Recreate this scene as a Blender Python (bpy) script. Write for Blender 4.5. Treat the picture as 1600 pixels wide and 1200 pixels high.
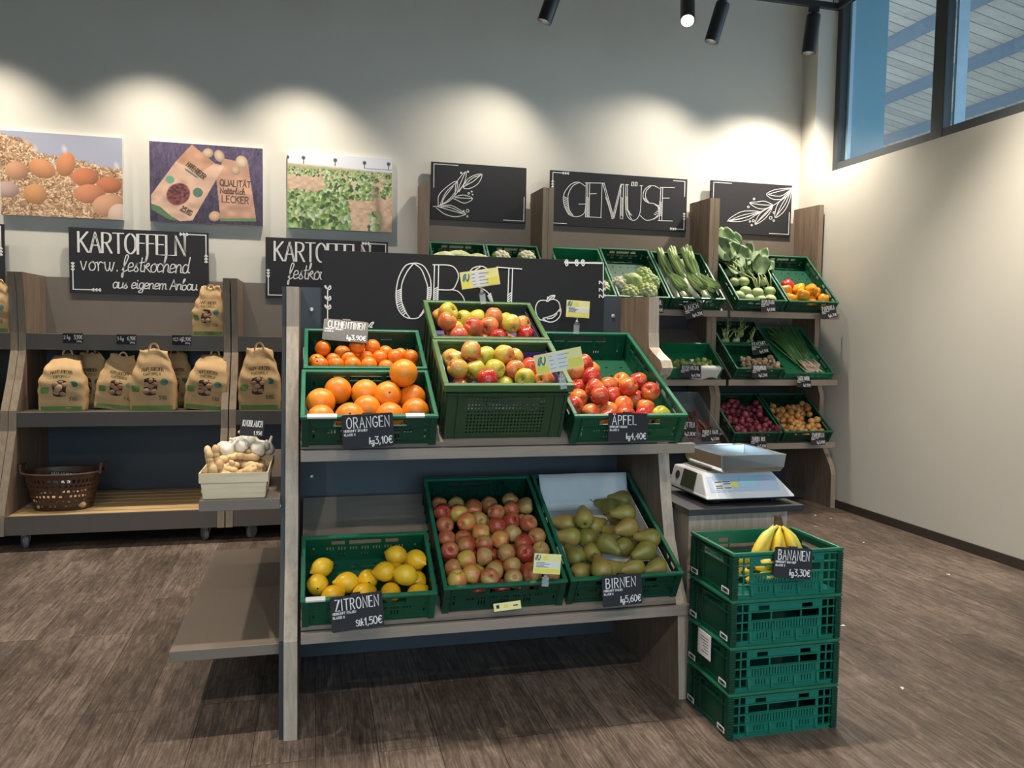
import bpy, bmesh, math, random
import numpy as np
from mathutils import Vector, Matrix, Euler

random.seed(11)
rng = np.random.default_rng(11)
for o in list(bpy.data.objects):
    bpy.data.objects.remove(o, do_unlink=True)
C = bpy.context.scene.collection
PI = math.pi

# ------------------------------------------------------------------ camera
F_PX = 1230.0
CAM = np.array([0.0, 0.0, 1.30])
_y = np.array([493 - 800, 519.6 - 600, F_PX]); _y /= np.linalg.norm(_y)
_x = np.array([5752 - 800, 0.7, F_PX]); _x -= _y * _x.dot(_y); _x /= np.linalg.norm(_x)
_z = np.cross(_y, _x)
if _z[1] > 0:
    _z = -_z
RC = np.stack([_x, _y, _z], 1)          # camera (right, down, forward) = RC @ world
cam_data = bpy.data.cameras.new('camera')
cam_data.sensor_fit = 'HORIZONTAL'
cam_data.sensor_width = 36.0
cam_data.lens = F_PX * 36.0 / 1600.0
cam_data.clip_start = 0.05
cam_data.clip_end = 200
cam = bpy.data.objects.new('camera', cam_data)
C.objects.link(cam)
mw = Matrix.Identity(4)
for i in range(3):
    mw[i][0] = RC[0][i]; mw[i][1] = -RC[1][i]; mw[i][2] = -RC[2][i]; mw[i][3] = CAM[i]
cam.matrix_world = mw
bpy.context.scene.camera = cam


def ray(px, py):
    return RC.T @ np.array([px - 800.0, py - 600.0, F_PX])


def on_y(px, py, y):
    r = ray(px, py)
    return CAM + r * (y / r[1])


def on_z(px, py, z):
    r = ray(px, py)
    return CAM + r * ((z - CAM[2]) / r[2])


def on_plane(px, py, o, n):
    r = ray(px, py)
    o = np.array(o); n = np.array(n)
    return CAM + r * (n.dot(o - CAM) / n.dot(r))


# ------------------------------------------------------------------ world, lights, exposure
sc = bpy.context.scene
sc.view_settings.view_transform = 'Standard'
sc.view_settings.look = 'None'
sc.view_settings.gamma = 1.0
sc.view_settings.use_curve_mapping = False
sc.view_settings.exposure = 1.5
world = bpy.data.worlds.new('daylight')
sc.world = world
world.use_nodes = True
wn = world.node_tree.nodes['Background']
wn.inputs[0].default_value = (0.60, 0.80, 1.0, 1)
wn.inputs[1].default_value = 1.6
WARM = (1.0, 0.90, 0.76)
TRACK_Y, TRACK_Z = 5.36, 3.80
WALL_LAMPS = [   # x, aim (x, y, z), watts
    (-3.00, (-3.1, 5.62, 1.6), 44),
    (-2.05, (-2.1, 5.62, 1.6), 44),
    (-1.05, (-1.10, 5.62, 1.6), 44),
    (-0.05, (-0.14, 5.62, 1.6), 44),
    (1.625, (1.00, 5.60, 1.7), 28, 112),
    (2.880, (2.40, 5.58, 1.7), 25, 124),
    (3.635, (3.48, 5.46, 1.7), 74, 124),
]
LIT_LAMP = (2.60, (1.75, 3.5, 1.0), 90)      # the lamp turned towards the room
TRACK2_Y, TRACK2_Z = 2.74, 3.80
ROOM_LAMPS = [
    (-1.2, (-0.8, 2.7, 0.0), 60),
    (0.10, (0.15, 2.70, 1.1), 50),
    (0.70, (0.75, 2.70, 1.1), 50),
    (1.35, (1.25, 2.66, 1.1), 50),
    (2.6, (3.94, 3.4, 1.5), 130, 62),
]
TRACK3_Y, TRACK3_Z = -0.9, 3.80
FILL_LAMPS = [  # unseen lamps added behind the camera as fill for the shelf fronts
    (-3.0, (-3.0, 0.6, 0.0), 50),
    (-1.0, (-0.9, 0.8, 0.0), 46),
    (0.8, (0.9, 0.8, 0.0), 46),
    (2.4, (3.0, 0.8, 0.0), 28),
]
SPOTS = []


def spot(x, y, z, aim, watts, size=96, blend=1.0, colour=WARM, radius=0.035):
    l = bpy.data.lights.new('spot_light', 'SPOT')
    l.energy = watts
    l.color = colour
    l.spot_size = math.radians(size)
    l.spot_blend = blend
    l.shadow_soft_size = radius
    o = bpy.data.objects.new('spot_light', l)
    C.objects.link(o)
    d = Vector(aim) - Vector((x, y, z))
    o.location = (x, y, z)
    o.rotation_euler = d.to_track_quat('-Z', 'Y').to_euler()
    SPOTS.append(o)
    return o


# ------------------------------------------------------------------ helpers
class MB:
    """collects geometry; build() links it as ONE mesh object"""

    def __init__(s):
        s.v = []; s.f = []

    def add(s, vs, fs, M=None):
        n = len(s.v)
        if M is not None:
            vs = [tuple(M @ Vector(p)) for p in vs]
        s.v += [tuple(p) for p in vs]
        s.f += [tuple(i + n for i in f) for f in fs]
        return s

    def box(s, x0, x1, y0, y1, z0, z1, M=None):
        vs = [(x0, y0, z0), (x1, y0, z0), (x1, y1, z0), (x0, y1, z0), (x0, y0, z1), (x1, y0, z1), (x1, y1, z1), (x0, y1, z1)]
        fs = [(0, 3, 2, 1), (4, 5, 6, 7), (0, 1, 5, 4), (1, 2, 6, 5), (2, 3, 7, 6), (3, 0, 4, 7)]
        return s.add(vs, fs, M)

    def prism(s, poly, axis, a, b, M=None):
        """poly: 2d points; axis 'x': (y,z) 'y': (x,z) 'z': (x,y)"""
        def P(p, t):
            if axis == 'x': return (t, p[0], p[1])
            if axis == 'y': return (p[0], t, p[1])
            return (p[0], p[1], t)
        n = len(poly)
        vs = [P(p, a) for p in poly] + [P(p, b) for p in poly]
        fs = [tuple(range(n - 1, -1, -1)), tuple(range(n, 2 * n))]
        for i in range(n):
            j = (i + 1) % n
            fs.append((i, j, n + j, n + i))
        return s.add(vs, fs, M)

    def tube(s, pts, r, seg=10, cap=True, M=None):
        pts = [Vector(p) for p in pts]
        if not hasattr(r, '__len__'):
            r = [r] * len(pts)
        vs = []; fs = []
        up = Vector((0, 0, 1))
        prev = None
        for i, p in enumerate(pts):
            a = pts[max(0, i - 1)]; b = pts[min(len(pts) - 1, i + 1)]
            t = (b - a).normalized()
            if prev is None:
                u = t.cross(up)
                if u.length < 1e-4:
                    u = t.cross(Vector((1, 0, 0)))
                u.normalize()
            else:
                u = (prev - t * prev.dot(t)).normalized()
            prev = u
            w = t.cross(u)
            for k in range(seg):
                a_ = 2 * PI * k / seg
                vs.append(p + (u * math.cos(a_) + w * math.sin(a_)) * r[i])
        for i in range(len(pts) - 1):
            for k in range(seg):
                k2 = (k + 1) % seg
                fs.append((i * seg + k, i * seg + k2, (i + 1) * seg + k2, (i + 1) * seg + k))
        if cap:
            fs.append(tuple(range(seg - 1, -1, -1)))
            fs.append(tuple((len(pts) - 1) * seg + k for k in range(seg)))
        return s.add(vs, fs, M)

    def lathe(s, prof, seg=24, lobes=0, depth=0.0, M=None):
        """prof: (r, z) from bottom to top"""
        vs = []; fs = []
        n = len(prof)
        for i, (r, z) in enumerate(prof):
            for k in range(seg):
                a = 2 * PI * k / seg
                q = 1 + (depth * math.cos(lobes * a) if lobes else 0)
                vs.append((r * q * math.cos(a), r * q * math.sin(a), z))
        for i in range(n - 1):
            for k in range(seg):
                k2 = (k + 1) % seg
                fs.append((i * seg + k, i * seg + k2, (i + 1) * seg + k2, (i + 1) * seg + k))
        fs.append(tuple(range(seg - 1, -1, -1)))
        fs.append(tuple((n - 1) * seg + k for k in range(seg)))
        return s.add(vs, fs, M)

    def ball(s, c, r, seg=16, rings=10, M=None, sc=(1, 1, 1)):
        prof = [(max(1e-5, math.sin(PI * i / rings)), -math.cos(PI * i / rings)) for i in range(rings + 1)]
        T = Matrix.Translation(c) @ Matrix.Diagonal((r * sc[0], r * sc[1], r * sc[2], 1))
        if M is not None:
            T = M @ T
        return s.lathe(prof, seg, M=T)

    def sheet(s, x0, x1, z0, z1, y, t, holes, M=None):
        """a plate in the xz plane (thickness y..y+t) with rectangular holes (x0,x1,z0,z1)"""
        xs = sorted(set([x0, x1] + [v for h in holes for v in h[:2]]))
        zs = sorted(set([z0, z1] + [v for h in holes for v in h[2:]]))
        xs = [v for v in xs if x0 - 1e-9 <= v <= x1 + 1e-9]
        zs = [v for v in zs if z0 - 1e-9 <= v <= z1 + 1e-9]
        nx, nz = len(xs) - 1, len(zs) - 1
        occ = np.ones((nx, nz), bool)
        xa = np.array(xs); za = np.array(zs)
        xm = (xa[1:] + xa[:-1]) / 2; zm = (za[1:] + za[:-1]) / 2
        for h in holes:
            occ[np.ix_((xm > h[0]) & (xm < h[1]), (zm > h[2]) & (zm < h[3]))] = False
        # merge runs along x per z-row is left out: shared corners keep it watertight
        vid = {}
        vs = []
        def V(i, j, k):
            key = (i, j, k)
            if key not in vid:
                vid[key] = len(vs)
                vs.append((xs[i], y + (t if k else 0), zs[j]))
            return vid[key]
        fs = []
        for i in range(nx):
            for j in range(nz):
                if not occ[i, j]:
                    continue
                fs.append((V(i, j, 0), V(i + 1, j, 0), V(i + 1, j + 1, 0), V(i, j + 1, 0)))
                fs.append((V(i, j, 1), V(i, j + 1, 1), V(i + 1, j + 1, 1), V(i + 1, j, 1)))
                if i == 0 or not occ[i - 1, j]:
                    fs.append((V(i, j, 0), V(i, j + 1, 0), V(i, j + 1, 1), V(i, j, 1)))
                if i == nx - 1 or not occ[i + 1, j]:
                    fs.append((V(i + 1, j, 0), V(i + 1, j, 1), V(i + 1, j + 1, 1), V(i + 1, j + 1, 0)))
                if j == 0 or not occ[i, j - 1]:
                    fs.append((V(i, j, 0), V(i, j, 1), V(i + 1, j, 1), V(i + 1, j, 0)))
                if j == nz - 1 or not occ[i, j + 1]:
                    fs.append((V(i, j + 1, 0), V(i + 1, j + 1, 0), V(i + 1, j + 1, 1), V(i, j + 1, 1)))
        return s.add(vs, fs, M)

    def mesh(s, name, mat, smooth=False):
        me = bpy.data.meshes.new(name)
        me.from_pydata(s.v, [], s.f)
        me.update()
        if smooth:
            me.polygons.foreach_set('use_smooth', [True] * len(me.polygons))
        if mat is not None:
            me.materials.append(mat)
        return me

    def build(s, name, mat, parent=None, smooth=False, bevel=0.0, M=None):
        return put(name, s.mesh(name, mat, smooth), parent, bevel, M)


def put(name, me, parent=None, bevel=0.0, M=None):
    o = bpy.data.objects.new(name, me)
    C.objects.link(o)
    if parent is not None:
        o.parent = parent
    if M is not None:
        o.matrix_basis = M
    if bevel:
        b = o.modifiers.new('bevel', 'BEVEL')
        b.width = bevel
        b.segments = 2
        b.limit_method = 'ANGLE'
        b.angle_limit = math.radians(50)
        b.harden_normals = False
    return o


def tag(o, label=None, cat=None, group=None, kind=None):
    if label: o['label'] = label
    if cat: o['category'] = cat
    if group: o['group'] = group
    if kind: o['kind'] = kind
    return o


def thing(name, label, cat, M=None, group=None):
    o = bpy.data.objects.new(name, None)
    o.empty_display_size = 0.05
    C.objects.link(o)
    if M is not None:
        o.matrix_basis = M
    return tag(o, label, cat, group)


def copy_tree(o, M=None, parent=None):
    kids = [c for c in o.children]
    c = o.copy()
    C.objects.link(c)
    if parent is not None:
        c.parent = parent
    if M is not None:
        c.matrix_basis = M
    for k in kids:
        copy_tree(k, None, c)
    return c


def T(x, y, z): return Matrix.Translation((x, y, z))
def RX(a): return Matrix.Rotation(a, 4, 'X')
def RY(a): return Matrix.Rotation(a, 4, 'Y')
def RZ(a): return Matrix.Rotation(a, 4, 'Z')
def SC(x, y, z): return Matrix.Diagonal((x, y, z, 1))


def rand_rot():
    return Euler((random.uniform(0, 6.28), random.uniform(0, 6.28), random.uniform(0, 6.28))).to_matrix().to_4x4()


ORD = ['first', 'second', 'third', 'fourth', 'fifth', 'sixth', 'seventh', 'eighth', 'ninth', 'tenth', 'eleventh', 'twelfth']

# ------------------------------------------------------------------ materials
def srgb(r, g, b):
    def l(c):
        c /= 255.0
        return c / 12.92 if c <= 0.04045 else ((c + 0.055) / 1.055) ** 2.4
    return (l(r), l(g), l(b), 1)


MATS = {}


def nodes_of(name):
    m = bpy.data.materials.new(name)
    m.use_nodes = True
    nt = m.node_tree
    b = nt.nodes['Principled BSDF']
    MATS[name] = m
    return m, nt, b


def N(nt, kind, **kw):
    n = nt.nodes.new(kind)
    for k, v in kw.items():
        if k in n.inputs.keys() if hasattr(n.inputs, 'keys') else False:
            n.inputs[k].default_value = v
        else:
            setattr(n, k, v)
    return n


def ramp(nt, src, stops):
    r = nt.nodes.new('ShaderNodeValToRGB')
    e = r.color_ramp.elements
    while len(e) > 1:
        e.remove(e[-1])
    e[0].position, e[0].color = stops[0][0], stops[0][1]
    for p, c in stops[1:]:
        k = e.new(p)
        k.color = c
    nt.links.new(src, r.inputs[0])
    return r.outputs[0]


def coords(nt, scale=(1, 1, 1), kind='Object', rot=(0, 0, 0)):
    tc = nt.nodes.new('ShaderNodeTexCoord')
    mp = nt.nodes.new('ShaderNodeMapping')
    mp.inputs['Scale'].default_value = scale
    mp.inputs['Rotation'].default_value = rot
    nt.links.new(tc.outputs[kind], mp.inputs[0])
    return mp.outputs[0]


def noise(nt, vec, scale=5.0, detail=4.0, rough=0.55, dist=0.0):
    n = nt.nodes.new('ShaderNodeTexNoise')
    n.inputs['Scale'].default_value = scale
    n.inputs['Detail'].default_value = detail
    n.inputs['Roughness'].default_value = rough
    n.inputs['Distortion'].default_value = dist
    if vec is not None:
        nt.links.new(vec, n.inputs['Vector'])
    return n.outputs[0]


def bump(nt, b, src, strength=0.2, dist=0.002):
    bn = nt.nodes.new('ShaderNodeBump')
    bn.inputs['Strength'].default_value = strength
    bn.inputs['Distance'].default_value = dist
    nt.links.new(src, bn.inputs['Height'])
    nt.links.new(bn.outputs[0], b.inputs['Normal'])


def plain(name, c, rough=0.6, metal=0.0, vary=0.06, scale=12, bmp=0.0, spec=0.5):
    """one colour with a slight natural variation"""
    m, nt, b = nodes_of(name)
    v = coords(nt)
    f = noise(nt, v, scale, 3)
    lo = tuple(max(0, x * (1 - vary)) for x in c[:3]) + (1,)
    hi = tuple(min(1, x * (1 + vary)) for x in c[:3]) + (1,)
    nt.links.new(ramp(nt, f, [(0.3, lo), (0.7, hi)]), b.inputs['Base Color'])
    b.inputs['Roughness'].default_value = rough
    b.inputs['Metallic'].default_value = metal
    b.inputs['Specular IOR Level'].default_value = spec
    if bmp:
        bump(nt, b, noise(nt, v, scale * 12, 3), bmp, 0.001)
    return m


def wood(name, stops, stretch=(14, 14, 1.2), scale=3.0, rough=0.55):
    m, nt, b = nodes_of(name)
    v = coords(nt, stretch)
    f = noise(nt, v, scale, 8, 0.62, 0.6)
    g = noise(nt, coords(nt, tuple(4 * s for s in stretch)), scale * 2, 4, 0.6)
    mx = nt.nodes.new('ShaderNodeMath'); mx.operation = 'MULTIPLY_ADD'
    nt.links.new(g, mx.inputs[0]); mx.inputs[1].default_value = 0.35
    nt.links.new(f, mx.inputs[2])
    nt.links.new(ramp(nt, mx.outputs[0], stops), b.inputs['Base Color'])
    b.inputs['Roughness'].default_value = rough
    bump(nt, b, g, 0.12, 0.001)
    return m


def fruit_mat(name, a, b_, c=None, rough=0.35, scale=18, coat=0.0, speck=None, bmp=0.15, bscale=160):
    """skin whose hue wanders over the fruit and between fruits (Object Info random)"""
    m, nt, b = nodes_of(name)
    v = coords(nt)
    oi = nt.nodes.new('ShaderNodeObjectInfo')
    ad = nt.nodes.new('ShaderNodeVectorMath'); ad.operation = 'ADD'
    cm = nt.nodes.new('ShaderNodeCombineXYZ')
    mu = nt.nodes.new('ShaderNodeMath'); mu.operation = 'MULTIPLY'; mu.inputs[1].default_value = 40
    nt.links.new(oi.outputs['Random'], mu.inputs[0])
    for i in range(3):
        nt.links.new(mu.outputs[0], cm.inputs[i])
    nt.links.new(v, ad.inputs[0]); nt.links.new(cm.outputs[0], ad.inputs[1])
    f = noise(nt, ad.outputs[0], scale, 3, 0.5, 0.3)
    sh = nt.nodes.new('ShaderNodeMath'); sh.operation = 'MULTIPLY_ADD'
    nt.links.new(oi.outputs['Random'], sh.inputs[0]); sh.inputs[1].default_value = 0.34; 
    s2 = nt.nodes.new('ShaderNodeMath'); s2.operation = 'SUBTRACT'; s2.inputs[1].default_value = 0.17
    nt.links.new(f, s2.inputs[0]); nt.links.new(s2.outputs[0], sh.inputs[2])
    st = [(0.36, a), (0.64, b_)] if c is None else [(0.34, a), (0.5, b_), (0.66, c)]
    col = ramp(nt, sh.outputs[0], st)
    if speck is not None:
        vo = nt.nodes.new('ShaderNodeTexNoise'); vo.inputs['Scale'].default_value = 420; vo.inputs['Detail'].default_value = 1
        nt.links.new(ad.outputs[0], vo.inputs['Vector'])
        mk = ramp(nt, vo.outputs[0], [(0.62, (0, 0, 0, 1)), (0.70, (0.6, 0.6, 0.6, 1))])
        mxn = nt.nodes.new('ShaderNodeMix'); mxn.data_type = 'RGBA'
        nt.links.new(mk, mxn.inputs[0]); nt.links.new(col, mxn.inputs[6]); mxn.inputs[7].default_value = speck
        col = mxn.outputs[2]
    nt.links.new(col, b.inputs['Base Color'])
    b.inputs['Roughness'].default_value = rough
    b.inputs['Coat Weight'].default_value = coat
    b.inputs['Subsurface Weight'].default_value = 0.0
    if bmp:
        bump(nt, b, noise(nt, ad.outputs[0], bscale, 2), bmp, 0.0008)
    return m


M_wall = plain('wall_plaster', (0.66, 0.63, 0.56, 1), 0.85, vary=0.015, scale=3, bmp=0.15)
M_ceil = plain('ceiling_plaster', (0.42, 0.42, 0.41, 1), 0.9, vary=0.02)
M_ply = wood('side_panel_oak', [(0.25, srgb(72, 54, 44)), (0.45, srgb(104, 84, 70)), (0.62, srgb(126, 106, 90)), (0.85, srgb(146, 126, 108))], (9, 9, 0.9))
M_edge = wood('panel_edge_oak', [(0.25, srgb(104, 88, 72)), (0.55, srgb(142, 124, 104)), (0.85, srgb(162, 144, 122))], (20, 20, 1.2))
M_edge_grey = wood('panel_edge_grey_oak', [(0.25, srgb(124, 112, 98)), (0.55, srgb(162, 148, 132)), (0.85, srgb(184, 170, 154))], (20, 20, 1.2))
M_taupe = plain('taupe_laminate', srgb(122, 110, 98), 0.5, vary=0.03)
M_taupe_d = plain('taupe_shelf_laminate', srgb(100, 92, 84), 0.5, vary=0.03)
M_greige = wood('greige_shelf_laminate', [(0.3, srgb(130, 116, 103)), (0.7, srgb(152, 138, 124))], (1.0, 16, 16), 3.0, 0.4)
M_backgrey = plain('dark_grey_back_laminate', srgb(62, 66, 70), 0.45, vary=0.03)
M_blackpanel = plain('black_edge_laminate', srgb(38, 38, 42), 0.5, vary=0.05)
M_chalk = plain("chalkboard_black", srgb(46, 46, 50), 0.75, vary=0.06, scale=6, spec=0.3)
M_board_obst = plain('unlit_chalkboard_black', srgb(34, 35, 38), 0.75, vary=0.05, scale=6, spec=0.3)  # chalkboard black darkened to stand for the missing direct light on this board
M_white = plain('chalk_white', srgb(232, 230, 228), 0.8, vary=0.04, scale=60)
M_darkmetal = plain('dark_grey_metal', srgb(62, 64, 68), 0.4, metal=0.3, vary=0.03)
M_lamp = plain('black_lamp_metal', srgb(42, 43, 47), 0.35, metal=0.2, vary=0.03)
M_steel = plain('brushed_steel', (0.80, 0.80, 0.80, 1), 0.16, metal=1.0, vary=0.03)
M_zinc = plain('zinc_metal', (0.55, 0.55, 0.56, 1), 0.4, metal=0.85, vary=0.05)
M_rubber = plain('grey_rubber_tyre', srgb(110, 112, 118), 0.6)
M_frame = plain('window_frame_anthracite', srgb(62, 66, 70), 0.45, vary=0.03)
M_green = plain('crate_green_plastic', srgb(5, 74, 50), 0.42, vary=0.10, scale=8)
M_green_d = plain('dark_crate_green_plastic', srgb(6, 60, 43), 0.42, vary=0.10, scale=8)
M_rim = plain('worn_highlit_rim_plastic', srgb(34, 106, 78), 0.35, vary=0.12, scale=10)  # worn rims, lightened so the colour also carries the edge highlights
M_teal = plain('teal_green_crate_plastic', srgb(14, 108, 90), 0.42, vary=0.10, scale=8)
M_light_green = plain('bright_green_crate_plastic', srgb(26, 120, 78), 0.42, vary=0.10, scale=8)
M_olive = plain('olive_green_crate_plastic', srgb(64, 98, 54), 0.42, vary=0.08, scale=8)
M_olive_d = plain('dark_olive_crate_plastic', srgb(44, 70, 44), 0.45, vary=0.08, scale=8)
M_purple = plain('purple_apple_tray', srgb(72, 58, 112), 0.7, vary=0.08)
M_card_gloss = plain('glossy_card_black', srgb(52, 50, 50), 0.32, vary=0.04)
M_paper = plain('white_paper', srgb(226, 224, 220), 0.8, vary=0.03, bmp=0.2)
M_sticker = plain('sticker_white', srgb(224, 224, 222), 0.6, vary=0.02)
M_ink = plain('printed_ink', srgb(40, 40, 44), 0.7)
M_yellowcard = plain('yellow_label_card', srgb(232, 222, 96), 0.6, vary=0.05)
M_yellowcard2 = plain('pale_yellow_label_card', srgb(238, 230, 160), 0.6, vary=0.05)
M_logo = plain('logo_teal_ink', srgb(40, 120, 120), 0.6)
M_skirt = wood('skirting_dark', [(0.3, srgb(46, 40, 36)), (0.7, srgb(66, 58, 52))], (14, 1.0, 14))
M_slat = wood('pine_slat', [(0.3, srgb(176, 140, 92)), (0.6, srgb(204, 168, 116)), (0.8, srgb(216, 184, 134))], (1.0, 14, 14))
M_scalewhite = plain('scale_white_plastic', srgb(224, 224, 226), 0.35, vary=0.01)
M_blackplastic = plain('black_plastic', srgb(30, 30, 33), 0.45)


def glass_mat():
    m = bpy.data.materials.new('window_glass'); m.use_nodes = True
    nt = m.node_tree; nt.nodes.clear()
    out = nt.nodes.new('ShaderNodeOutputMaterial'); mx = nt.nodes.new('ShaderNodeMixShader')
    tr = nt.nodes.new('ShaderNodeBsdfTransparent'); tr.inputs[0].default_value = (0.90, 0.95, 0.96, 1)
    gl = nt.nodes.new('ShaderNodeBsdfGlossy'); gl.inputs['Roughness'].default_value = 0.0
    lw = nt.nodes.new('ShaderNodeLayerWeight'); lw.inputs[0].default_value = 0.5
    pw_ = nt.nodes.new('ShaderNodeMath'); pw_.operation = 'POWER'; pw_.inputs[1].default_value = 5.0
    ma_ = nt.nodes.new('ShaderNodeMath'); ma_.operation = 'MULTIPLY_ADD'; ma_.inputs[1].default_value = 0.9; ma_.inputs[2].default_value = 0.03
    nt.links.new(lw.outputs['Facing'], pw_.inputs[0]); nt.links.new(pw_.outputs[0], ma_.inputs[0])
    nt.links.new(ma_.outputs[0], mx.inputs[0]); nt.links.new(tr.outputs[0], mx.inputs[1]); nt.links.new(gl.outputs[0], mx.inputs[2]); nt.links.new(mx.outputs[0], out.inputs[0])
    return m


M_glass = glass_mat()


def clear_plastic():
    m, nt, b = nodes_of('clear_plastic')
    b.inputs['Base Color'].default_value = (0.93, 0.96, 0.95, 1)
    b.inputs['Roughness'].default_value = 0.12
    b.inputs['IOR'].default_value = 1.25
    b.inputs['Transmission Weight'].default_value = 0.85
    return m


M_clear = clear_plastic()


def floor_mat():
    m, nt, b = nodes_of('dark_oak_vinyl_planks')
    # planks run along Y
    br = nt.nodes.new('ShaderNodeTexBrick')
    v = coords(nt, (1, 1, 1), rot=(0, 0, PI / 2))
    nt.links.new(v, br.inputs['Vector'])
    br.inputs['Scale'].default_value = 1.0
    br.inputs['Brick Width'].default_value = 1.2
    br.inputs['Row Height'].default_value = 0.19
    br.inputs['Mortar Size'].default_value = 0.0012
    br.inputs['Color1'].default_value = (0, 0, 0, 1)
    br.inputs['Color2'].default_value = (1, 1, 1, 1)
    br.inputs['Mortar'].default_value = (0.5, 0.5, 0.5, 1)
    br.offset = 0.37
    # per-plank shift of the grain
    ad = nt.nodes.new('ShaderNodeVectorMath'); ad.operation = 'MULTIPLY_ADD'
    nt.links.new(br.outputs['Color'], ad.inputs[0])
    ad.inputs[1].default_value = (7, 13, 3)
    nt.links.new(coords(nt, (11, 0.9, 1)), ad.inputs[2])
    f = noise(nt, ad.outputs[0], 2.4, 12, 0.74, 0.5)
    ad2 = nt.nodes.new('ShaderNodeVectorMath'); ad2.operation = 'MULTIPLY_ADD'
    nt.links.new(br.outputs['Color'], ad2.inputs[0])
    ad2.inputs[1].default_value = (5, 3, 9)
    nt.links.new(coords(nt, (95, 4.0, 1)), ad2.inputs[2])
    g = noise(nt, ad2.outputs[0], 1.6, 6, 0.65, 0.3)
    big = noise(nt, coords(nt, (2.0, 1.1, 1)), 1.6, 5, 0.6)
    def madd(a, k, c):
        q = nt.nodes.new('ShaderNodeMath'); q.operation = 'MULTIPLY_ADD'
        nt.links.new(a, q.inputs[0]); q.inputs[1].default_value = k
        if isinstance(c, float): q.inputs[2].default_value = c
        else: nt.links.new(c, q.inputs[2])
        return q.outputs[0]
    bw = nt.nodes.new('ShaderNodeRGBToBW'); nt.links.new(br.outputs['Color'], bw.inputs[0])
    spots = noise(nt, coords(nt, (11, 4.0, 1)), 2.6, 9, 0.78, 0.8)
    t = madd(f, 0.34, 0.0)
    t = madd(g, 0.46, t)
    t = madd(spots, 0.42, t)
    t = madd(big, 0.28, t)
    t = madd(bw.outputs[0], 0.075, t)
    col = ramp(nt, t, [(0.54, srgb(42, 36, 32)), (0.67, srgb(68, 58, 51)), (0.79, srgb(98, 85, 76)), (0.94, srgb(142, 125, 112))])
    mk = nt.nodes.new('ShaderNodeMix'); mk.data_type = 'RGBA'
    nt.links.new(br.outputs['Fac'], mk.inputs[0]); nt.links.new(col, mk.inputs[6]); mk.inputs[7].default_value = srgb(46, 40, 36)
    nt.links.new(mk.outputs[2], b.inputs['Base Color'])
    b.inputs['Roughness'].default_value = 0.48
    b.inputs['Specular IOR Level'].default_value = 0.35
    bump(nt, b, g, 0.15, 0.001)
    return m


M_floor = floor_mat()
# ------------------------------------------------------------------ the room
YW, XWR, XWL, YF, ZC = 5.93, 3.945, -5.0, -3.0, 4.75
WY0, WY1, WZ0, WZ1 = 0.6, 5.737, 2.63, 4.45          # the high window in the wall on the window side
m = MB(); m.box(XWL, XWR + 0.4, YF, YW + 0.1, -0.1, 0.0); tag(m.build('floor', M_floor), 'dark grained wood plank floor', kind='structure')
m = MB(); m.box(XWL, XWR + 0.4, YF, YW + 0.1, ZC, ZC + 0.1); tag(m.build('ceiling', M_ceil), kind='structure')
m = MB(); m.box(XWL - 0.1, XWR + 0.3, YW, YW + 0.15, 0, ZC); tag(m.build('wall_back', M_wall), kind='structure')
m = MB(); m.box(XWL - 0.1, XWL, YF, YW, 0, ZC); tag(m.build('wall_left', M_wall), kind='structure')
m = MB(); m.sheet(XWL - 0.1, XWR + 0.3, 0, ZC, YF - 0.1, 0.1, [(-2.0, 3.0, 0.40, 3.10)]); tag(m.build('wall_front', M_wall), kind='structure')
# shop window behind the photographer
m = MB()
for x in (-2.0, -0.36, 1.29, 2.95): m.box(x, x + 0.05, YF - 0.08, YF - 0.02, 0.40, 3.10)
m.box(-1.95, 2.95, YF - 0.08, YF - 0.02, 0.40, 0.46); m.box(-1.95, 2.95, YF - 0.08, YF - 0.02, 3.04, 3.10)
fw = m.build('window_2', M_frame); tag(fw, 'shop window behind the photographer', kind='structure')
m = MB(); m.box(-1.95, 2.95, YF - 0.055, YF - 0.049, 0.46, 3.04); m.build('pane', M_glass, fw)
m = MB()
# wall with the window opening (plate in yz): turn an xz sheet
Mr = Matrix(((0, 1, 0, 0), (1, 0, 0, 0), (0, 0, 1, 0), (0, 0, 0, 1)))
m.sheet(YF, YW, 0, ZC, XWR, 0.28, [(WY0, WY1, WZ0, WZ1)], Mr)
tag(m.build('wall_right', M_wall), kind='structure')
m = MB(); m.box(XWR - 0.012, XWR, YF, YW, 0, 0.06); tag(m.build('baseboard_right', M_skirt), kind='structure')
m = MB(); m.box(XWL, XWR - 0.012, YW - 0.012, YW, 0, 0.06); tag(m.build('baseboard_back', M_skirt), kind='structure')
# window: frame at x = 4.11, one mullion, glass
FX = XWR + 0.17
m = MB()
m.box(FX + 0.004, FX + 0.066, WY0 + 0.002, WY1 - 0.002, WZ0 + 0.001, WZ0 + 0.118)
m.box(FX + 0.004, FX + 0.066, WY0 + 0.002, WY1 - 0.002, WZ1 - 0.06, WZ1 - 0.001)
m.box(FX, FX + 0.07, WY1 - 0.06, WY1, WZ0, WZ1)
m.box(FX, FX + 0.07, WY0, WY0 + 0.06, WZ0, WZ1)
for yy in (4.62, 2.62):
    m.box(FX, FX + 0.07, yy - 0.055, yy + 0.055, WZ0, WZ1)
fr = m.build('window_1', M_frame, bevel=0.006)
tag(fr, 'anthracite framed high window above cream side wall', kind='structure')
m = MB(); m.box(FX + 0.03, FX + 0.036, WY0 + 0.05, WY1 - 0.05, WZ0 + 0.05, WZ1 - 0.05); m.build('pane', M_glass, fr)
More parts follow.
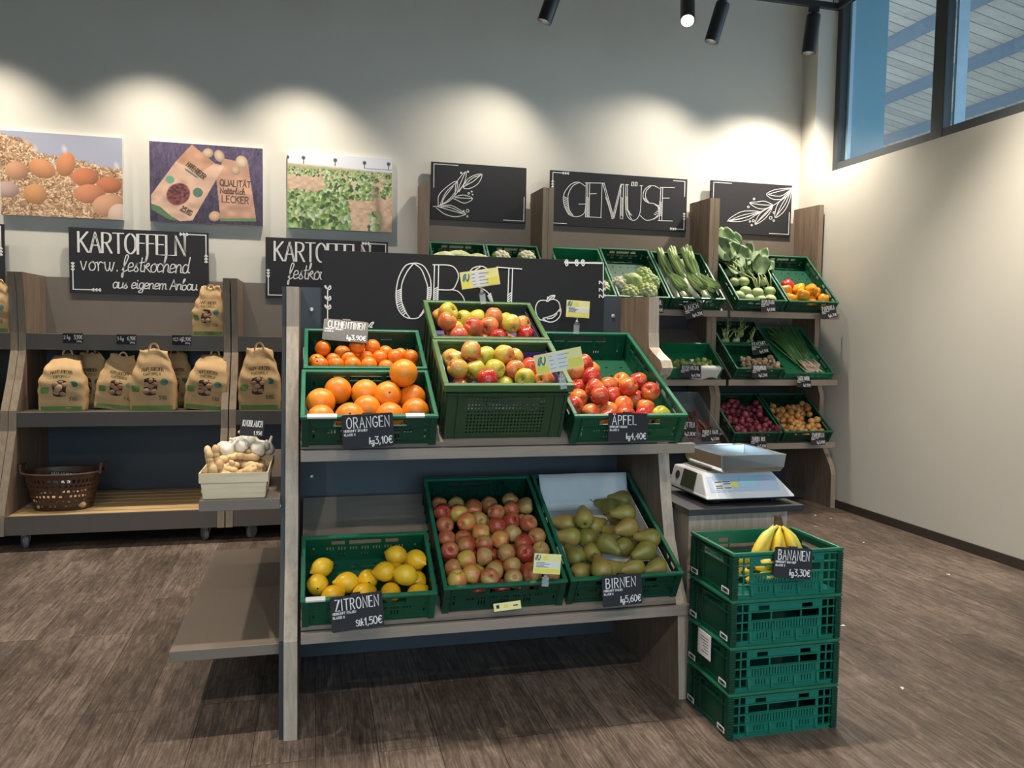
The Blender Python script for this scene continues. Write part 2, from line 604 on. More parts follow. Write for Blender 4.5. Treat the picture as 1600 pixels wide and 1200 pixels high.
# outside: side fin wall, soffit with boards and beams
M_guide = plain('blind_guide_pale_blue', (0.50, 0.66, 0.78, 1), 0.5)
M_fin = plain('outside_blue_grey_render', (0.22, 0.42, 0.52, 1), 0.8, vary=0.02)
m = MB(); m.box(FX + 0.12, FX + 0.44, WY1 - 0.05, WY1 + 0.25, 1.0, 6.0); tag(m.build('wall_outside', M_fin), 'pale rendered fin wall outside the window', kind='structure')
m = MB(); m.box(FX + 0.078, FX + 0.165, 4.548, 4.566, WZ0 - 0.02, WZ1); m.box(FX + 0.072, FX + 0.105, WY1 - 0.085, WY1 - 0.062, WZ0 - 0.02, WZ1)
tag(m.build('trim_1', M_guide), 'pale blue blind guides outside the window', kind='structure')
M_soffit, nt_, b_ = nodes_of('grey_soffit_boards')
bw_ = nt_.nodes.new('ShaderNodeTexBrick')
nt_.links.new(coords(nt_, (1, 1, 1)), bw_.inputs['Vector'])
bw_.inputs['Scale'].default_value = 1.0; bw_.inputs['Brick Width'].default_value = 40.0; bw_.inputs['Row Height'].default_value = 0.165
bw_.inputs['Mortar Size'].default_value = 0.007
bw_.inputs['Color1'].default_value = srgb(150, 136, 122); bw_.inputs['Color2'].default_value = srgb(172, 156, 140); bw_.inputs['Mortar'].default_value = srgb(84, 84, 88)
mixn = nt_.nodes.new('ShaderNodeMix'); mixn.data_type = 'RGBA'; mixn.blend_type = 'MULTIPLY'; mixn.inputs[0].default_value = 0.5
nt_.links.new(bw_.outputs['Color'], mixn.inputs[6])
nt_.links.new(ramp(nt_, noise(nt_, coords(nt_, (2, 14, 2)), 3, 6), [(0.3, (0.5, 0.5, 0.5, 1)), (0.7, (1, 1, 1, 1))]), mixn.inputs[7])
nt_.links.new(mixn.outputs[2], b_.inputs['Base Color']); b_.inputs['Roughness'].default_value = 0.8
SO_Z, SO_K = 5.15, 0.20
Ms = T(FX + 0.2, 0, SO_Z) @ RY(math.atan(SO_K))
m = MB(); m.box(0, 4.46, -6.0, 14.0, 0.0, 0.05)
so = m.build('ceiling_outside', M_soffit, M=Ms); tag(so, 'grey boarded porch soffit outside the window', kind='structure')
M_beam = plain('grey_porch_beam', srgb(92, 98, 106), 0.7, vary=0.04)
for i in range(5):
    m = MB(); m.box(0.075 + i * 0.98, 0.075 + i * 0.98 + 0.16, -6.0, 14.0, -0.07, 0.0)
    tag(m.build('beam_outside', M_beam, M=Ms), 'grey beam under the porch soffit', kind='structure')
m = MB(); m.box(FX + 0.2, 30, -15, 30, -0.15, -0.11); m.box(-30, 30, -30, YF - 0.1, -0.15, -0.11); tag(m.build('ground_outside', plain('outside_paving', (0.25, 0.25, 0.24, 1), 0.9)), kind='structure')

# ------------------------------------------------------------------ tracks and spot lamps
def lamp(x, y, z_track, aim, watts, label, lit=False, group='spot lamps on the ceiling track', size=95):
    t = thing('track_spotlight', label, 'spotlight', T(x, y, z_track), group)
    m = MB(); m.box(-0.035, 0.035, -0.017, 0.017, -0.035, -0.0); m.tube([(0, 0, -0.03), (0, 0, -0.075)], 0.014, 10); m.build('adapter', M_lamp, t)
    d = (Vector(aim) - Vector((x, y, z_track - 0.2))).normalized()
    # the body hangs below the pivot and points along d
    q = d.to_track_quat('-Z', 'Y').to_matrix().to_4x4()
    top = Vector((0, 0, -0.045)); L = 0.275; r = 0.051
    body_c = top + Vector((0, 0, -0.02))
    Mb = Matrix.Translation(body_c) @ q
    m = MB()
    seg = 28
    rec = 0.012 if lit else 0.085
    m.lathe([(r * 0.88, -L + rec), (r * 0.88, -L), (r, -L), (r, 0.0), (r * 0.94, 0.006)], seg)
    bo = m.build('lamp_body', M_lamp, t, smooth=False, M=Mb)
    m = MB(); m.lathe([(r * 0.84, -L + rec - 0.006), (r * 0.84, -L + rec - 0.001)], seg)
    le = m.build('lens', M_lens_on, t, M=Mb)
    p = Vector((x, y, z_track)) + body_c + (q @ Vector((0, 0, -L - 0.03)))
    spot(p.x, p.y, p.z, tuple(p + d), watts, size)
    return t


M_lens_on, nt_, b_ = nodes_of('glowing_lamp_lens')
b_.inputs['Emission Color'].default_value = (1, 0.88, 0.70, 1); b_.inputs['Emission Strength'].default_value = 14
b_.inputs['Base Color'].default_value = (0.9, 0.9, 0.9, 1)


def track(y, z, x0, x1, label, ys=None):
    t = thing('lighting_track', label, 'lighting track', T(0, y, z))
    m = MB(); m.box(x0, x1, -0.018, 0.018, 0.0, 0.045)
    if ys is not None:
        m.box(x1 - 0.036, x1, ys - y, 0.018, 0.0, 0.045)
    m.build('rail', M_darkmetal, t, bevel=0.003)
    k = 0
    for xx in np.arange(x0 + 0.4, x1, 1.9):
        m = MB(); m.tube([(xx, 0, 0.04), (xx, 0, ZC - z)], 0.004, 8); m.build('suspension_rod', M_darkmetal, t)
    return t


track(TRACK_Y, TRACK_Z, -4.2, 3.86, 'dark ceiling track running along the back wall and turning by the window', ys=2.9)
where = ['over the empty wall end', 'over the egg picture', 'over the potato bag picture', 'over the potato field picture', 'tilted towards the first leaf board',
         'tilted, next to the glowing lamp', 'by the corner of the track next to the window']
for (x, aim, w, *sz), lb in zip(WALL_LAMPS, where):
    lamp(x, TRACK_Y, TRACK_Z, aim, w, 'black cylindrical track spotlight ' + lb, size=sz[0] if sz else 96)
lamp(3.842, 3.40, TRACK_Z, (3.94, 3.9, 1.9), 46, 'added unseen track spotlight on the track arm, brightening the window wall', size=76)  # unseen lamp added to brighten the window wall
lamp(LIT_LAMP[0], TRACK_Y, TRACK_Z, LIT_LAMP[1], LIT_LAMP[2], 'glowing track spotlight turned to face the room, its lens bright', True, size=84)
track(TRACK2_Y, TRACK2_Z, -2.2, 3.4, 'dark ceiling track over the fruit stand')
for i, (x, aim, w, *sz) in enumerate(ROOM_LAMPS):
    lamp(x, TRACK2_Y, TRACK2_Z, aim, w, size=sz[0] if sz else 96, label= 'black track spotlight over the fruit stand, %s along its track' % ORD[i], group='spot lamps over the fruit stand')
track(TRACK3_Y, TRACK3_Z, -3.6, 3.0, 'added unseen ceiling track carrying the front fill lamps')
for i, (x, aim, w) in enumerate(FILL_LAMPS):
    lamp(x, TRACK3_Y, TRACK3_Z, aim, w, 'added fill spotlight behind the camera, %s along its track' % ORD[i], group='added fill lamps behind the camera', size=110)
# ------------------------------------------------------------------ shelving
def screw(parent, x, y, z):
    m = MB(); m.lathe([(0.009, 0), (0.009, 0.003), (0.005, 0.005)], 14, M=T(x, y, z) @ RX(PI / 2))
    return m.build('screw_cap', M_zinc, parent)


# --- the fruit stand (two trays, wood sides, back panel)
TH_F = math.radians(27)
UP0 = (2.575, 0.945); LO0 = (2.555, 0.36)
st = thing('fruit_stand', 'fruit display stand with oak sides and two sloping trays, a chalkboard headed OBST above', 'display stand', T(0, 0, 0))
prof = [(2.53, 0.0), (2.545, 0.15), (2.56, 0.31), (2.64, 0.45), (2.69, 0.553), (2.73, 0.70), (2.762, 0.857), (2.80, 1.03), (2.814, 1.137),
        (2.770, 1.158), (2.744, 1.187), (2.765, 1.215), (2.83, 1.240), (2.874, 1.262), (2.882, 1.32), (2.887, 1.46), (3.20, 1.47), (3.20, 0.0)]
def side(x0, x1, parent, prof, mat_face, mat_edge, name='side_panel'):
    m = MB(); m.prism(prof, 'x', x0, x1)
    o = m.build(name, mat_face, parent)
    o.data.materials.append(mat_edge)
    for p in o.data.polygons:
        if abs(p.normal.x) < 0.5:
            p.material_index = 1
    return o
side(1.271, 1.315, st, prof, M_ply, M_edge_grey)
prof_l = [q for q in prof if q not in ((2.770, 1.158), (2.744, 1.187), (2.765, 1.215), (2.814, 1.137), (2.83, 1.240), (2.874, 1.262))]
side(-0.099, -0.057, st, prof_l, M_ply, M_edge_grey)
m = MB(); m.box(-0.057, 1.271, 3.18, 3.20, 0.004, 1.475); m.build('back_panel', M_backgrey, st)
def tray_M(P0, x=0.0): return T(x, P0[0], P0[1]) @ RX(TH_F)
for P0, nm in ((UP0, 'tray'), (LO0, 'tray')):
    L = 0.655
    m = MB()
    m.box(-0.046, 1.262, 0.0, L, -0.02, -0.001, tray_M(P0))
    o = m.build(nm, M_greige, st)
    m = MB(); m.box(-0.046, 1.322, P0[0] - 0.012, P0[0] + 0.006, P0[1] - 0.056, P0[1] - 0.020)
    m.build('front_rail', M_greige, o, bevel=0.002)
for q in [(487, 744), (484, 1000)]:
    p = on_y(q[0], q[1], 3.18); screw(st, p[0], 3.18, max(0.2, p[2]))
screw(st, on_y(487, 484, 3.18)[0], 3.18, on_y(487, 484, 3.18)[2])
screw(st, on_y(958, 494, 3.18)[0], 3.18, on_y(958, 494, 3.18)[2])

# --- end unit on the stand's end: dark back, two shelves reaching out
eu = thing('end_shelf_unit', 'dark end panel of the fruit stand with two grey shelves reaching into the aisle', 'shelf', T(0, 0, 0))
m = MB(); m.prism([(y + 0.012, z) for y, z in prof_l[:-2]] + [(4.0, 1.455), (4.0, 0.0)], 'x', -0.114, -0.1); m.build('end_panel', M_blackpanel, eu)
m = MB(); m.box(-0.1, 0.6, 3.98, 4.0, 0.0, 1.455); m.build('rear_panel', M_backgrey, eu)
for (x0, y0, z, y1) in ((-0.450, 2.62, 0.285, 3.82), (-0.366, 2.68, 0.752, 3.82)):
    m = MB(); m.box(x0, -0.1145, y0, y1, z - 0.036, z); m.build('shelf_board', M_taupe, eu, bevel=0.002)

# --- potato shelving along the back wall
KP = [(5.07, 0.092), (5.085, 0.21), (5.18, 0.42), (5.30, 0.68), (5.315, 0.80), (5.42, 0.98), (5.50, 1.16), (5.505, 1.28), (5.49, 1.50), (5.46, 1.645), (5.89, 1.648), (5.89, 0.092)]
def caster(parent, x, y, turn):
    c = thing('caster', None, None, T(x, y, 0) @ RZ(turn)); c.parent = parent
    del_keys(c)
    m = MB(); m.lathe([(0.038, -0.013), (0.044, -0.007), (0.044, 0.007), (0.038, 0.013)], 24, M=T(0, 0.018, 0.044) @ RY(PI / 2)); m.build('wheel', M_rubber, c, smooth=False)
    m = MB(); m.lathe([(0.027, -0.016), (0.027, 0.016)], 18, M=T(0, 0.018, 0.044) @ RY(PI / 2)); m.build('hub', M_zinc, c)
    m = MB(); m.box(-0.03, 0.03, -0.035, 0.035, 0.086, 0.092)
    for s in (-1, 1):
        m.prism([(-0.03, 0.086), (0.03, 0.086), (0.03, 0.032), (0.006, 0.032)], 'x', s * 0.020 - 0.0015, s * 0.020 + 0.0015)
    m.build('fork', M_zinc, c)
    return c
def del_keys(o):
    for k in ('label', 'category', 'group'):
        if k in o: del o[k]
def potato_shelf(x0, x1, label, casters):
    """x0..x1: outer faces of the side panels"""
    t = thing('potato_shelf', label, 'shelf unit', T(0, 0, 0), 'wheeled potato shelves along the back wall')
    w = 0.042
    side(x0, x0 + w, t, KP, M_ply, M_edge); side(x1 - w, x1, t, KP, M_ply, M_edge)
    a, b = x0 + w, x1 - w
    m = MB(); m.box(a, b, 5.88, 5.90, 1.20, 1.645); m.build('back_panel', M_taupe, t)
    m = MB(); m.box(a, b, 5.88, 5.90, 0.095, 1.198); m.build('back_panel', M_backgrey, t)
    for (yf, z, h) in ((5.50, 1.268, 0.102), (5.312, 0.79, 0.09)):
        m = MB(); m.box(a, b, yf + 0.018, 5.88, z - 0.022, z - 0.001); o = m.build('shelf_board', M_taupe_d, t)
        m = MB(); m.box(a + 0.001, b - 0.001, yf, yf + 0.018, z - h, z); m.build('front_rail', M_taupe_d, o, bevel=0.002)
    m = MB(); m.box(a, b, 5.10, 5.88, 0.10, 0.12); o = m.build('base_board', M_taupe_d, t)
    m = MB(); m.box(a + 0.001, b - 0.001, 5.08, 5.098, 0.093, 0.205); m.build('front_rail', M_taupe_d, o, bevel=0.002)
    y = 5.105
    while y < 5.86:
        m = MB(); m.box(a + 0.002, b - 0.002, y, y + 0.092, 0.178, 0.198); m.build('slat', M_slat, t, bevel=0.002)
        y += 0.108
    m = MB()
    for xx in (a + 0.15, b - 0.15):
        m.box(xx - 0.03, xx + 0.03, 5.12, 5.86, 0.12, 0.177)
    m.build('slat_bearer', M_slat, t)
    for (cx, cy, tr) in casters:
        caster(t, cx, cy, tr)
    return t
potato_shelf(-1.793, -0.545, 'wheeled potato shelf holding paper bags, a brown basket on its slatted base', [(-1.66, 5.14, 0.5), (-0.66, 5.13, 0.5), (-1.66, 5.8, 0), (-0.66, 5.8, 0)])
potato_shelf(-0.538, 0.64, 'wheeled potato shelf partly hidden behind the fruit stand', [(-0.40, 5.14, -0.6), (0.5, 5.14, 0), (-0.40, 5.8, 0), (0.5, 5.8, 0)])
potato_shelf(-3.04, -1.796, 'wheeled potato shelf cut off by the picture edge beyond the brown basket', [(-1.92, 5.14, 0.3), (-2.9, 5.14, 0), (-1.92, 5.8, 0), (-2.9, 5.8, 0)])

# --- vegetable shelving
VP = [(5.27, 0.0), (5.275, 0.26), (5.30, 0.33), (5.40, 0.46), (5.46, 0.55), (5.455, 0.86), (5.50, 0.96), (5.55, 1.04), (5.552, 1.36), (5.56, 1.50), (5.558, 2.0), (5.555, 2.375), (5.90, 2.385), (5.90, 0.0)]
TOP0, MID0, LOW0 = (5.31, 1.510), (5.30, 1.0), (5.30, 0.515)
TH_T, TH_M, TH_L = math.radians(42), math.radians(38), math.radians(34)
def veg_shelf(x0, x1, label, left=True):
    t = thing('vegetable_shelf', label, 'shelf unit', T(0, 0, 0), 'oak sided vegetable shelves by the window wall')
    w = 0.04
    if left: side(x0, x0 + w, t, VP, M_ply, M_edge)
    side(x1 - w, x1, t, VP, M_ply, M_edge)
    a, b = x0 + w, x1 - w
    m = MB(); m.box(a, b, 5.885, 5.90, 1.62, 2.27); m.build('back_panel', M_taupe, t)
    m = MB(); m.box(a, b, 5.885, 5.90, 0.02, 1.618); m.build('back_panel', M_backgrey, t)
    for P0, th in ((TOP0, TH_T), (MID0, TH_M), (LOW0, TH_L)):
        m = MB(); m.box(a, b, 0.0, min(0.6, (5.875 - P0[0]) / math.cos(th)), -0.016, -0.001, T(0, P0[0], P0[1]) @ RX(th))
        o = m.build('tray', M_taupe_d, t)
        m = MB(); m.box(x0 + 0.012, x1 - 0.008, P0[0] - 0.014, P0[0] - 0.001, P0[1] - 0.048, P0[1] - 0.003); m.build('front_rail', M_greige, o, bevel=0.002)
    m = MB(); m.box(a, b, 5.60, 5.62, 0.02, 0.10); m.build('plinth', M_skirt, t)
    return t
veg_shelf(0.735, 1.640, 'oak sided vegetable shelf under the first leaf board, mostly hidden by the fruit stand')
veg_shelf(1.642, 2.972, 'oak sided vegetable shelf under the board headed with the word for vegetables')
veg_shelf(2.974, 3.925, 'oak sided vegetable shelf in the corner by the window wall')

# --- pedestal for the scale
pd = thing('scale_pedestal', 'grey oak pedestal with a dark top carrying the weighing scale', 'pedestal', T(0, 0, 0))
m = MB(); m.box(1.340, 1.752, 2.63, 3.26, 0.0, 0.652); m.build('pedestal_body', M_edge_grey, pd, bevel=0.003)
m = MB(); m.box(1.322, 1.800, 2.595, 3.30, 0.653, 0.676); m.build('pedestal_top', M_darkmetal, pd, bevel=0.003)
# ------------------------------------------------------------------ crates
def slots(cx, z0, z1, n, pitch, w):
    return [(cx + (i - (n - 1) / 2) * pitch - w / 2, cx + (i - (n - 1) / 2) * pitch + w / 2, z0, z1) for i in range(n)]


def end_holes(w, h):
    z = h - 0.040
    H = [(-0.055, 0.055, z, z + 0.020), (-0.115, -0.070, z, z + 0.020), (0.070, 0.115, z, z + 0.020)]
    for cx in (-0.135, -0.095, -0.055, -0.015, 0.025, 0.065, 0.105):
        H += slots(cx + 0.015, z - 0.026, z - 0.008, 3, 0.010, 0.0045)
    for cx in (-0.095, -0.015, 0.065):
        H += slots(cx + 0.015, z - 0.052, z - 0.033, 3, 0.010, 0.0045)
    for s in (-1, 1):
        H += [(s * 0.175 - 0.003, s * 0.175 + 0.003, z - 0.02, z - 0.005), (s * 0.175 - 0.003, s * 0.175 + 0.003, z - 0.045, z - 0.03)]
    k = w / 0.43
    return [(a * k, b * k, max(c, 0.014), d) for a, b, c, d in H if d > 0.02]


def side_holes(d, h):
    z = h - 0.040
    H = []
    n = 2 if d > 0.45 else 1
    for i in range(n):
        c0 = (i - (n - 1) / 2) * 0.28
        H += [(c0 - 0.05, c0 + 0.05, z, z + 0.020), (c0 - 0.105, c0 - 0.065, z, z + 0.02), (c0 + 0.065, c0 + 0.105, z, z + 0.02)]
        for cx in (-0.09, -0.045, 0.0, 0.045, 0.09):
            H += slots(c0 + cx, z - 0.026, z - 0.008, 3, 0.010, 0.0045)
        for cx in (-0.09, 0.0, 0.09):
            H += slots(c0 + cx, z - 0.052, z - 0.033, 3, 0.010, 0.0045)
    return [(a, b, max(c, 0.014), e) for a, b, c, e in H if e > 0.02 and abs(a) < d / 2 - 0.02 and abs(b) < d / 2 - 0.02]


CRATES = {}


def crate_meshes(w, d, h, mat, solid=False):
    key = (round(w, 3), round(d, 3), round(h, 3), mat.name, solid)
    if key in CRATES:
        return CRATES[key]
    t = 0.005
    base = MB()
    hb = [(x - 0.006, x + 0.006, y - 0.004, y + 0.004) for x in np.linspace(-w / 2 + 0.05, w / 2 - 0.05, 6) for y in np.linspace(-d / 2 + 0.04, d / 2 - 0.04, max(4, int(d / 0.07)))]
    base.sheet(-w / 2 + 0.012, w / 2 - 0.012, -d / 2 + 0.012, d / 2 - 0.012, -0.009, 0.005, hb, Matrix(((1, 0, 0, 0), (0, 0, 1, 0), (0, -1, 0, 0), (0, 0, 0, 1))))
    end = MB(); end.sheet(-w / 2 + 0.012, w / 2 - 0.012, 0.004, h - 0.006, 0, t, [] if solid else end_holes(w, h))
    # ribs on the outside
    for z in (0.016, h - 0.05):
        end.box(-w / 2 + 0.012, w / 2 - 0.012, -0.004, 0.0, z - 0.002, z + 0.001) if not solid else None
    for x in np.linspace(-w / 2 + 0.03, w / 2 - 0.03, 7):
        if abs(x) > 0.13 * w / 0.43 and not solid:
            end.box(x - 0.0012, x + 0.0012, -0.005, 0.0, 0.006, h - 0.012)
    sd = MB(); sd.sheet(-d / 2 + 0.012, d / 2 - 0.012, 0.004, h - 0.006, 0, t, [] if solid else side_holes(d, h))
    if not solid:
        for x in np.linspace(-d / 2 + 0.03, d / 2 - 0.03, int(d / 0.05)):
            sd.box(x - 0.0012, x + 0.0012, -0.005, 0.0, 0.006, 0.016)
    rim = MB()
    r = 0.007
    ox, oy = w / 2, d / 2
    lip = 0.010
    rim.box(-ox, ox, -oy, -oy + lip + 0.004, h - lip, h); rim.box(-ox, ox, oy - lip - 0.004, oy, h - lip, h)
    rim.box(-ox, -ox + lip + 0.004, -oy + lip + 0.004, oy - lip - 0.004, h - lip, h); rim.box(ox - lip - 0.004, ox, -oy + lip + 0.004, oy - lip - 0.004, h - lip, h)
    corners = []
    for sx in (-1, 1):
        for sy in (-1, 1):
            corner = MB()
            x0, y0 = sx * (ox - 0.003), sy * (oy - 0.003)
            corner.box(min(x0, x0 - sx * 0.022), max(x0, x0 - sx * 0.022), min(y0, y0 - sy * 0.006), max(y0, y0 - sy * 0.006), 0.0, h - lip)
            corner.box(min(x0, x0 - sx * 0.006), max(x0, x0 - sx * 0.006), min(y0 - sy * 0.006, y0 - sy * 0.022), max(y0 - sy * 0.006, y0 - sy * 0.022), 0.0, h - lip)
            corners.append(corner.mesh('crate_corner', mat))
    r_ = dict(base=base.mesh('crate_base', mat), end=end.mesh('crate_end_wall', mat), side=sd.mesh('crate_side_wall', mat), rim=rim.mesh('crate_rim', M_light_green if mat is M_light_green else M_rim), corner=corners)
    CRATES[key] = r_
    return r_


def crate(M, w, d, h, mat, label, group=None, solid=False, name='produce_crate'):
    """M: frame at the middle of the crate's bottom"""
    ms = crate_meshes(w, d, h, mat, solid)
    t = thing(name, label, 'crate', M, group)
    put('base', ms['base'], t)
    put('end_wall', ms['end'], t, M=T(0, -d / 2 + 0.006, 0))
    put('end_wall', ms['end'], t, M=T(0, d / 2 - 0.006, 0) @ RZ(PI))
    put('side_wall', ms['side'], t, M=T(-w / 2 + 0.006, 0, 0) @ RZ(-PI / 2))
    put('side_wall', ms['side'], t, M=T(w / 2 - 0.006, 0, 0) @ RZ(PI / 2))
    for q in ms['corner']: put('corner_post', q, t)
    put('rim', ms['rim'], t, bevel=0.002)
    return t


class Box:
    """frame of a placed crate: local x across, y up the slope (0 = front), z off the floor"""

    def __init__(s, P0, th, x0, x1, y0, y1, h):
        s.w, s.d, s.h = x1 - x0, y1 - y0, h
        s.th = th
        s.M = T(0, P0[0], P0[1]) @ RX(th) @ T((x0 + x1) / 2, (y0 + y1) / 2, 0.0)
        s.Mi = s.M.inverted()

    def pick(s, px, py, z):
        o = s.M @ Vector((0, 0, z)); n = s.M.to_3x3() @ Vector((0, 0, 1))
        p = on_plane(px, py, o, n)
        return s.Mi @ Vector(p)


FRONT_CRATES = 'green produce crates on the fruit stand'
b_orange = Box(UP0, TH_F, -0.046, 0.386, -0.020, 0.280, 0.115)
b_clem = Box(UP0, TH_F, -0.040, 0.386, 0.292, 0.592, 0.115)
b_green1 = Box(UP0, TH_F, 0.398, 0.836, 0.004, 0.328, 0.215)
b_green2 = Box(UP0, TH_F, 0.404, 0.836, 0.334, 0.655, 0.215)
b_apple = Box(UP0, TH_F, 0.843, 1.260, -0.030, 0.60, 0.115)
b_lemon = Box(LO0, TH_F, -0.046, 0.386, -0.008, 0.297, 0.118)
b_apple2 = Box(LO0, TH_F, 0.408, 0.836, 0.008, 0.605, 0.118)
b_pear = Box(LO0, TH_F, 0.846, 1.268, 0.010, 0.605, 0.118)
for b, mat, lb in ((b_orange, M_green_d, 'short green crate of large oranges on the upper tray'), (b_clem, M_green_d, 'short green crate of clementines behind the oranges'),
                   (b_apple, M_green, 'long green crate of red apples behind the card reading ÄPFEL'), (b_lemon, M_green, 'short green crate of lemons on the lower tray'),
                   (b_apple2, M_green_d, 'long green crate of red and yellow apples between lemons and pears'), (b_pear, M_green_d, 'long green crate of pears lined with white paper')):
    crate(b.M, b.w, b.d, b.h, mat, lb, FRONT_CRATES)


def lattice(x0, x1, z0, z1, nx, nz, y, t):
    """diamond-perforated panel"""
    m = MB()
    dx, dz = (x1 - x0) / nx, (z1 - z0) / nz
    for i in range(nx):
        for j in range(nz):
            a, b = x0 + i * dx, x0 + (i + 1) * dx
            c, d = z0 + j * dz, z0 + (j + 1) * dz
            mx, mz = (a + b) / 2, (c + d) / 2
            k = 0.70
            o = [(a, c), (b, c), (b, d), (a, d)]
            q = [(mx, mz - dz / 2 * k), (mx + dx / 2 * k, mz), (mx, mz + dz / 2 * k), (mx - dx / 2 * k, mz)]
            vs = [(p[0], y, p[1]) for p in o] + [(p[0], y, p[1]) for p in q] + [(p[0], y + t, p[1]) for p in q]
            fs = [(0, 1, 4), (1, 5, 4), (1, 2, 5), (2, 6, 5), (2, 3, 6), (3, 7, 6), (3, 0, 7), (0, 4, 7)]
            fs += [(4, 5, 9, 8), (5, 6, 10, 9), (6, 7, 11, 10), (7, 4, 8, 11)]
            m.add(vs, fs)
    return m


def green_box(b, label):
    w, d, h = b.w, b.d, b.h
    t = thing('apple_crate', label, 'crate', b.M, 'tall green apple crates on the fruit stand')
    m = MB(); m.box(-w / 2 + 0.012, w / 2 - 0.012, -d / 2 + 0.012, d / 2 - 0.012, 0.0, 0.006); m.build('base', M_olive_d, t)
    lx, lz0, lz1 = w / 2 - 0.085, 0.018, h - 0.05
    for s, nm in ((-1, 'front_wall'), (1, 'rear_wall')):
        y = s * (d / 2 - 0.012)
        ya, yb = (y, y + 0.006) if s < 0 else (y - 0.006, y)
        m = MB(); m.sheet(-w / 2 + 0.012, w / 2 - 0.012, 0.004, h - 0.01, ya, 0.006, [(-lx, lx, lz0, lz1)])
        # raised ribs beside the lattice and under the rim
        for xx in (-lx - 0.03, lx + 0.03, -w / 2 + 0.02, w / 2 - 0.02):
            m.box(xx - 0.004, xx + 0.004, min(y, y + s * 0.006), max(y, y + s * 0.006), 0.004, h - 0.035)
        m.box(-w / 2 + 0.008, w / 2 - 0.008, min(y, y + s * 0.008), max(y, y + s * 0.008), h - 0.040, h - 0.034)
        o = m.build(nm, M_olive_d, t)
        lattice(-lx, lx, lz0, lz1, 23, 11, ya + 0.001 if s < 0 else yb - 0.005, 0.004).build('lattice', M_olive_d, o)
    for s in (-1, 1):
        x = s * (w / 2 - 0.012)
        m = MB(); m.box(min(x, x - s * 0.006), max(x, x - s * 0.006), -d / 2 + 0.012, d / 2 - 0.012, 0.004, h - 0.01)
        for yy in (-d / 2 + 0.05, -0.05, 0.05, d / 2 - 0.05):
            m.box(min(x, x + s * 0.006), max(x, x + s * 0.006), yy - 0.004, yy + 0.004, 0.004, h - 0.035)
        m.build('side_wall', M_olive_d, t)
    m = MB(); L = 0.018
    m.box(-w / 2, w / 2, -d / 2, -d / 2 + L, h - 0.026, h); m.box(-w / 2, w / 2, d / 2 - L, d / 2, h - 0.026, h)
    m.box(-w / 2, -w / 2 + L, -d / 2 + L, d / 2 - L, h - 0.026, h); m.box(w / 2 - L, w / 2, -d / 2 + L, d / 2 - L, h - 0.026, h)
    m.build('rim', M_olive, t, bevel=0.003)
    # purple pulp tray the apples lie on, with upright sides
    m = MB(); z = 0.105; a, c = w / 2 - 0.021, d / 2 - 0.021
    m.box(-a, a, -c, c, z, z + 0.003); m.box(-a, a, c - 0.003, c, z + 0.003, h - 0.038); m.box(a - 0.003, a, -c, c - 0.003, z + 0.003, h - 0.03)
    m.build('purple_tray', M_purple, t)
    return t
green_box(b_green1, 'tall olive green crate of apples with a diamond lattice front')
green_box(b_green2, 'tall olive green crate of apples behind the lattice fronted one')
# white paper lining of the pear crate
pl = thing('paper_liner', 'white paper lining sheet standing up in the pear crate', 'paper', b_pear.M)
m = MB()
w, d = b_pear.w - 0.04, b_pear.d - 0.04
n1, n2 = 22, 16
vs = []; fs = []
for j in range(n2 + 1):
    for i in range(n1 + 1):
        u, v = i / n1, j / n2
        x = -w / 2 + u * w
        # floor then up the back wall
        L = v * (d * 0.72 + 0.16)
        if L < d * 0.72:
            y, z = -d * 0.22 + L, 0.014
        else:
            y, z = d * 0.5 - 0.004 - 0.12 * (1 - (L - d * 0.72) / 0.16) , 0.014 + (L - d * 0.72) * 0.75
        z += 0.003 * math.sin(9 * u + 3 * v) * max(0, v - 0.6)
        vs.append((x * (0.97 + 0.02 * math.sin(7 * v)), y, z + 0.002))
for j in range(n2):
    for i in range(n1):
        a = j * (n1 + 1) + i
        fs.append((a, a + 1, a + n1 + 2, a + n1 + 1))
m.add(vs, fs); o = m.build('sheet', M_paper, pl, smooth=True)
so_ = o.modifiers.new('solid', 'SOLIDIFY'); so_.thickness = 0.0015
m = MB()
for s in (1,):
    m.box(w / 2 - 0.006, w / 2 - 0.004, -d / 2 + 0.01, d / 2 - 0.03, 0.013, 0.085)
m.build('side_sheet', M_paper, pl)

# --- the stack of four folding crates with the bananas
def stack_front_holes(w, h):
    H = []
    for s in (-1, 1):
        for x in (0.155, 0.179):
            for z0, z1 in ((0.016, 0.044), (0.048, 0.076), (0.080, 0.108), (0.112, 0.134)):
                H.append((min(s * x, s * (x - 0.019)), max(s * x, s * (x - 0.019)), z0, z1))
    H += [(-0.125, -0.055, 0.082, 0.106), (-0.05, 0.055, 0.082, 0.106), (0.06, 0.125, 0.082, 0.106)]
    for cx in np.arange(-0.115, 0.12, 0.0105):
        H.append((cx - 0.0018, cx + 0.0018, 0.050, 0.074))
    for c0 in (-0.085, 0.0, 0.085):
        for k in range(4):
            x = c0 + (k - 1.5) * 0.011
            H.append((x - 0.0018, x + 0.0018, 0.020, 0.038))
    for x in (-0.08, 0.08):
        H.append((x - 0.02, x + 0.02, 0.113, 0.128))
    return H


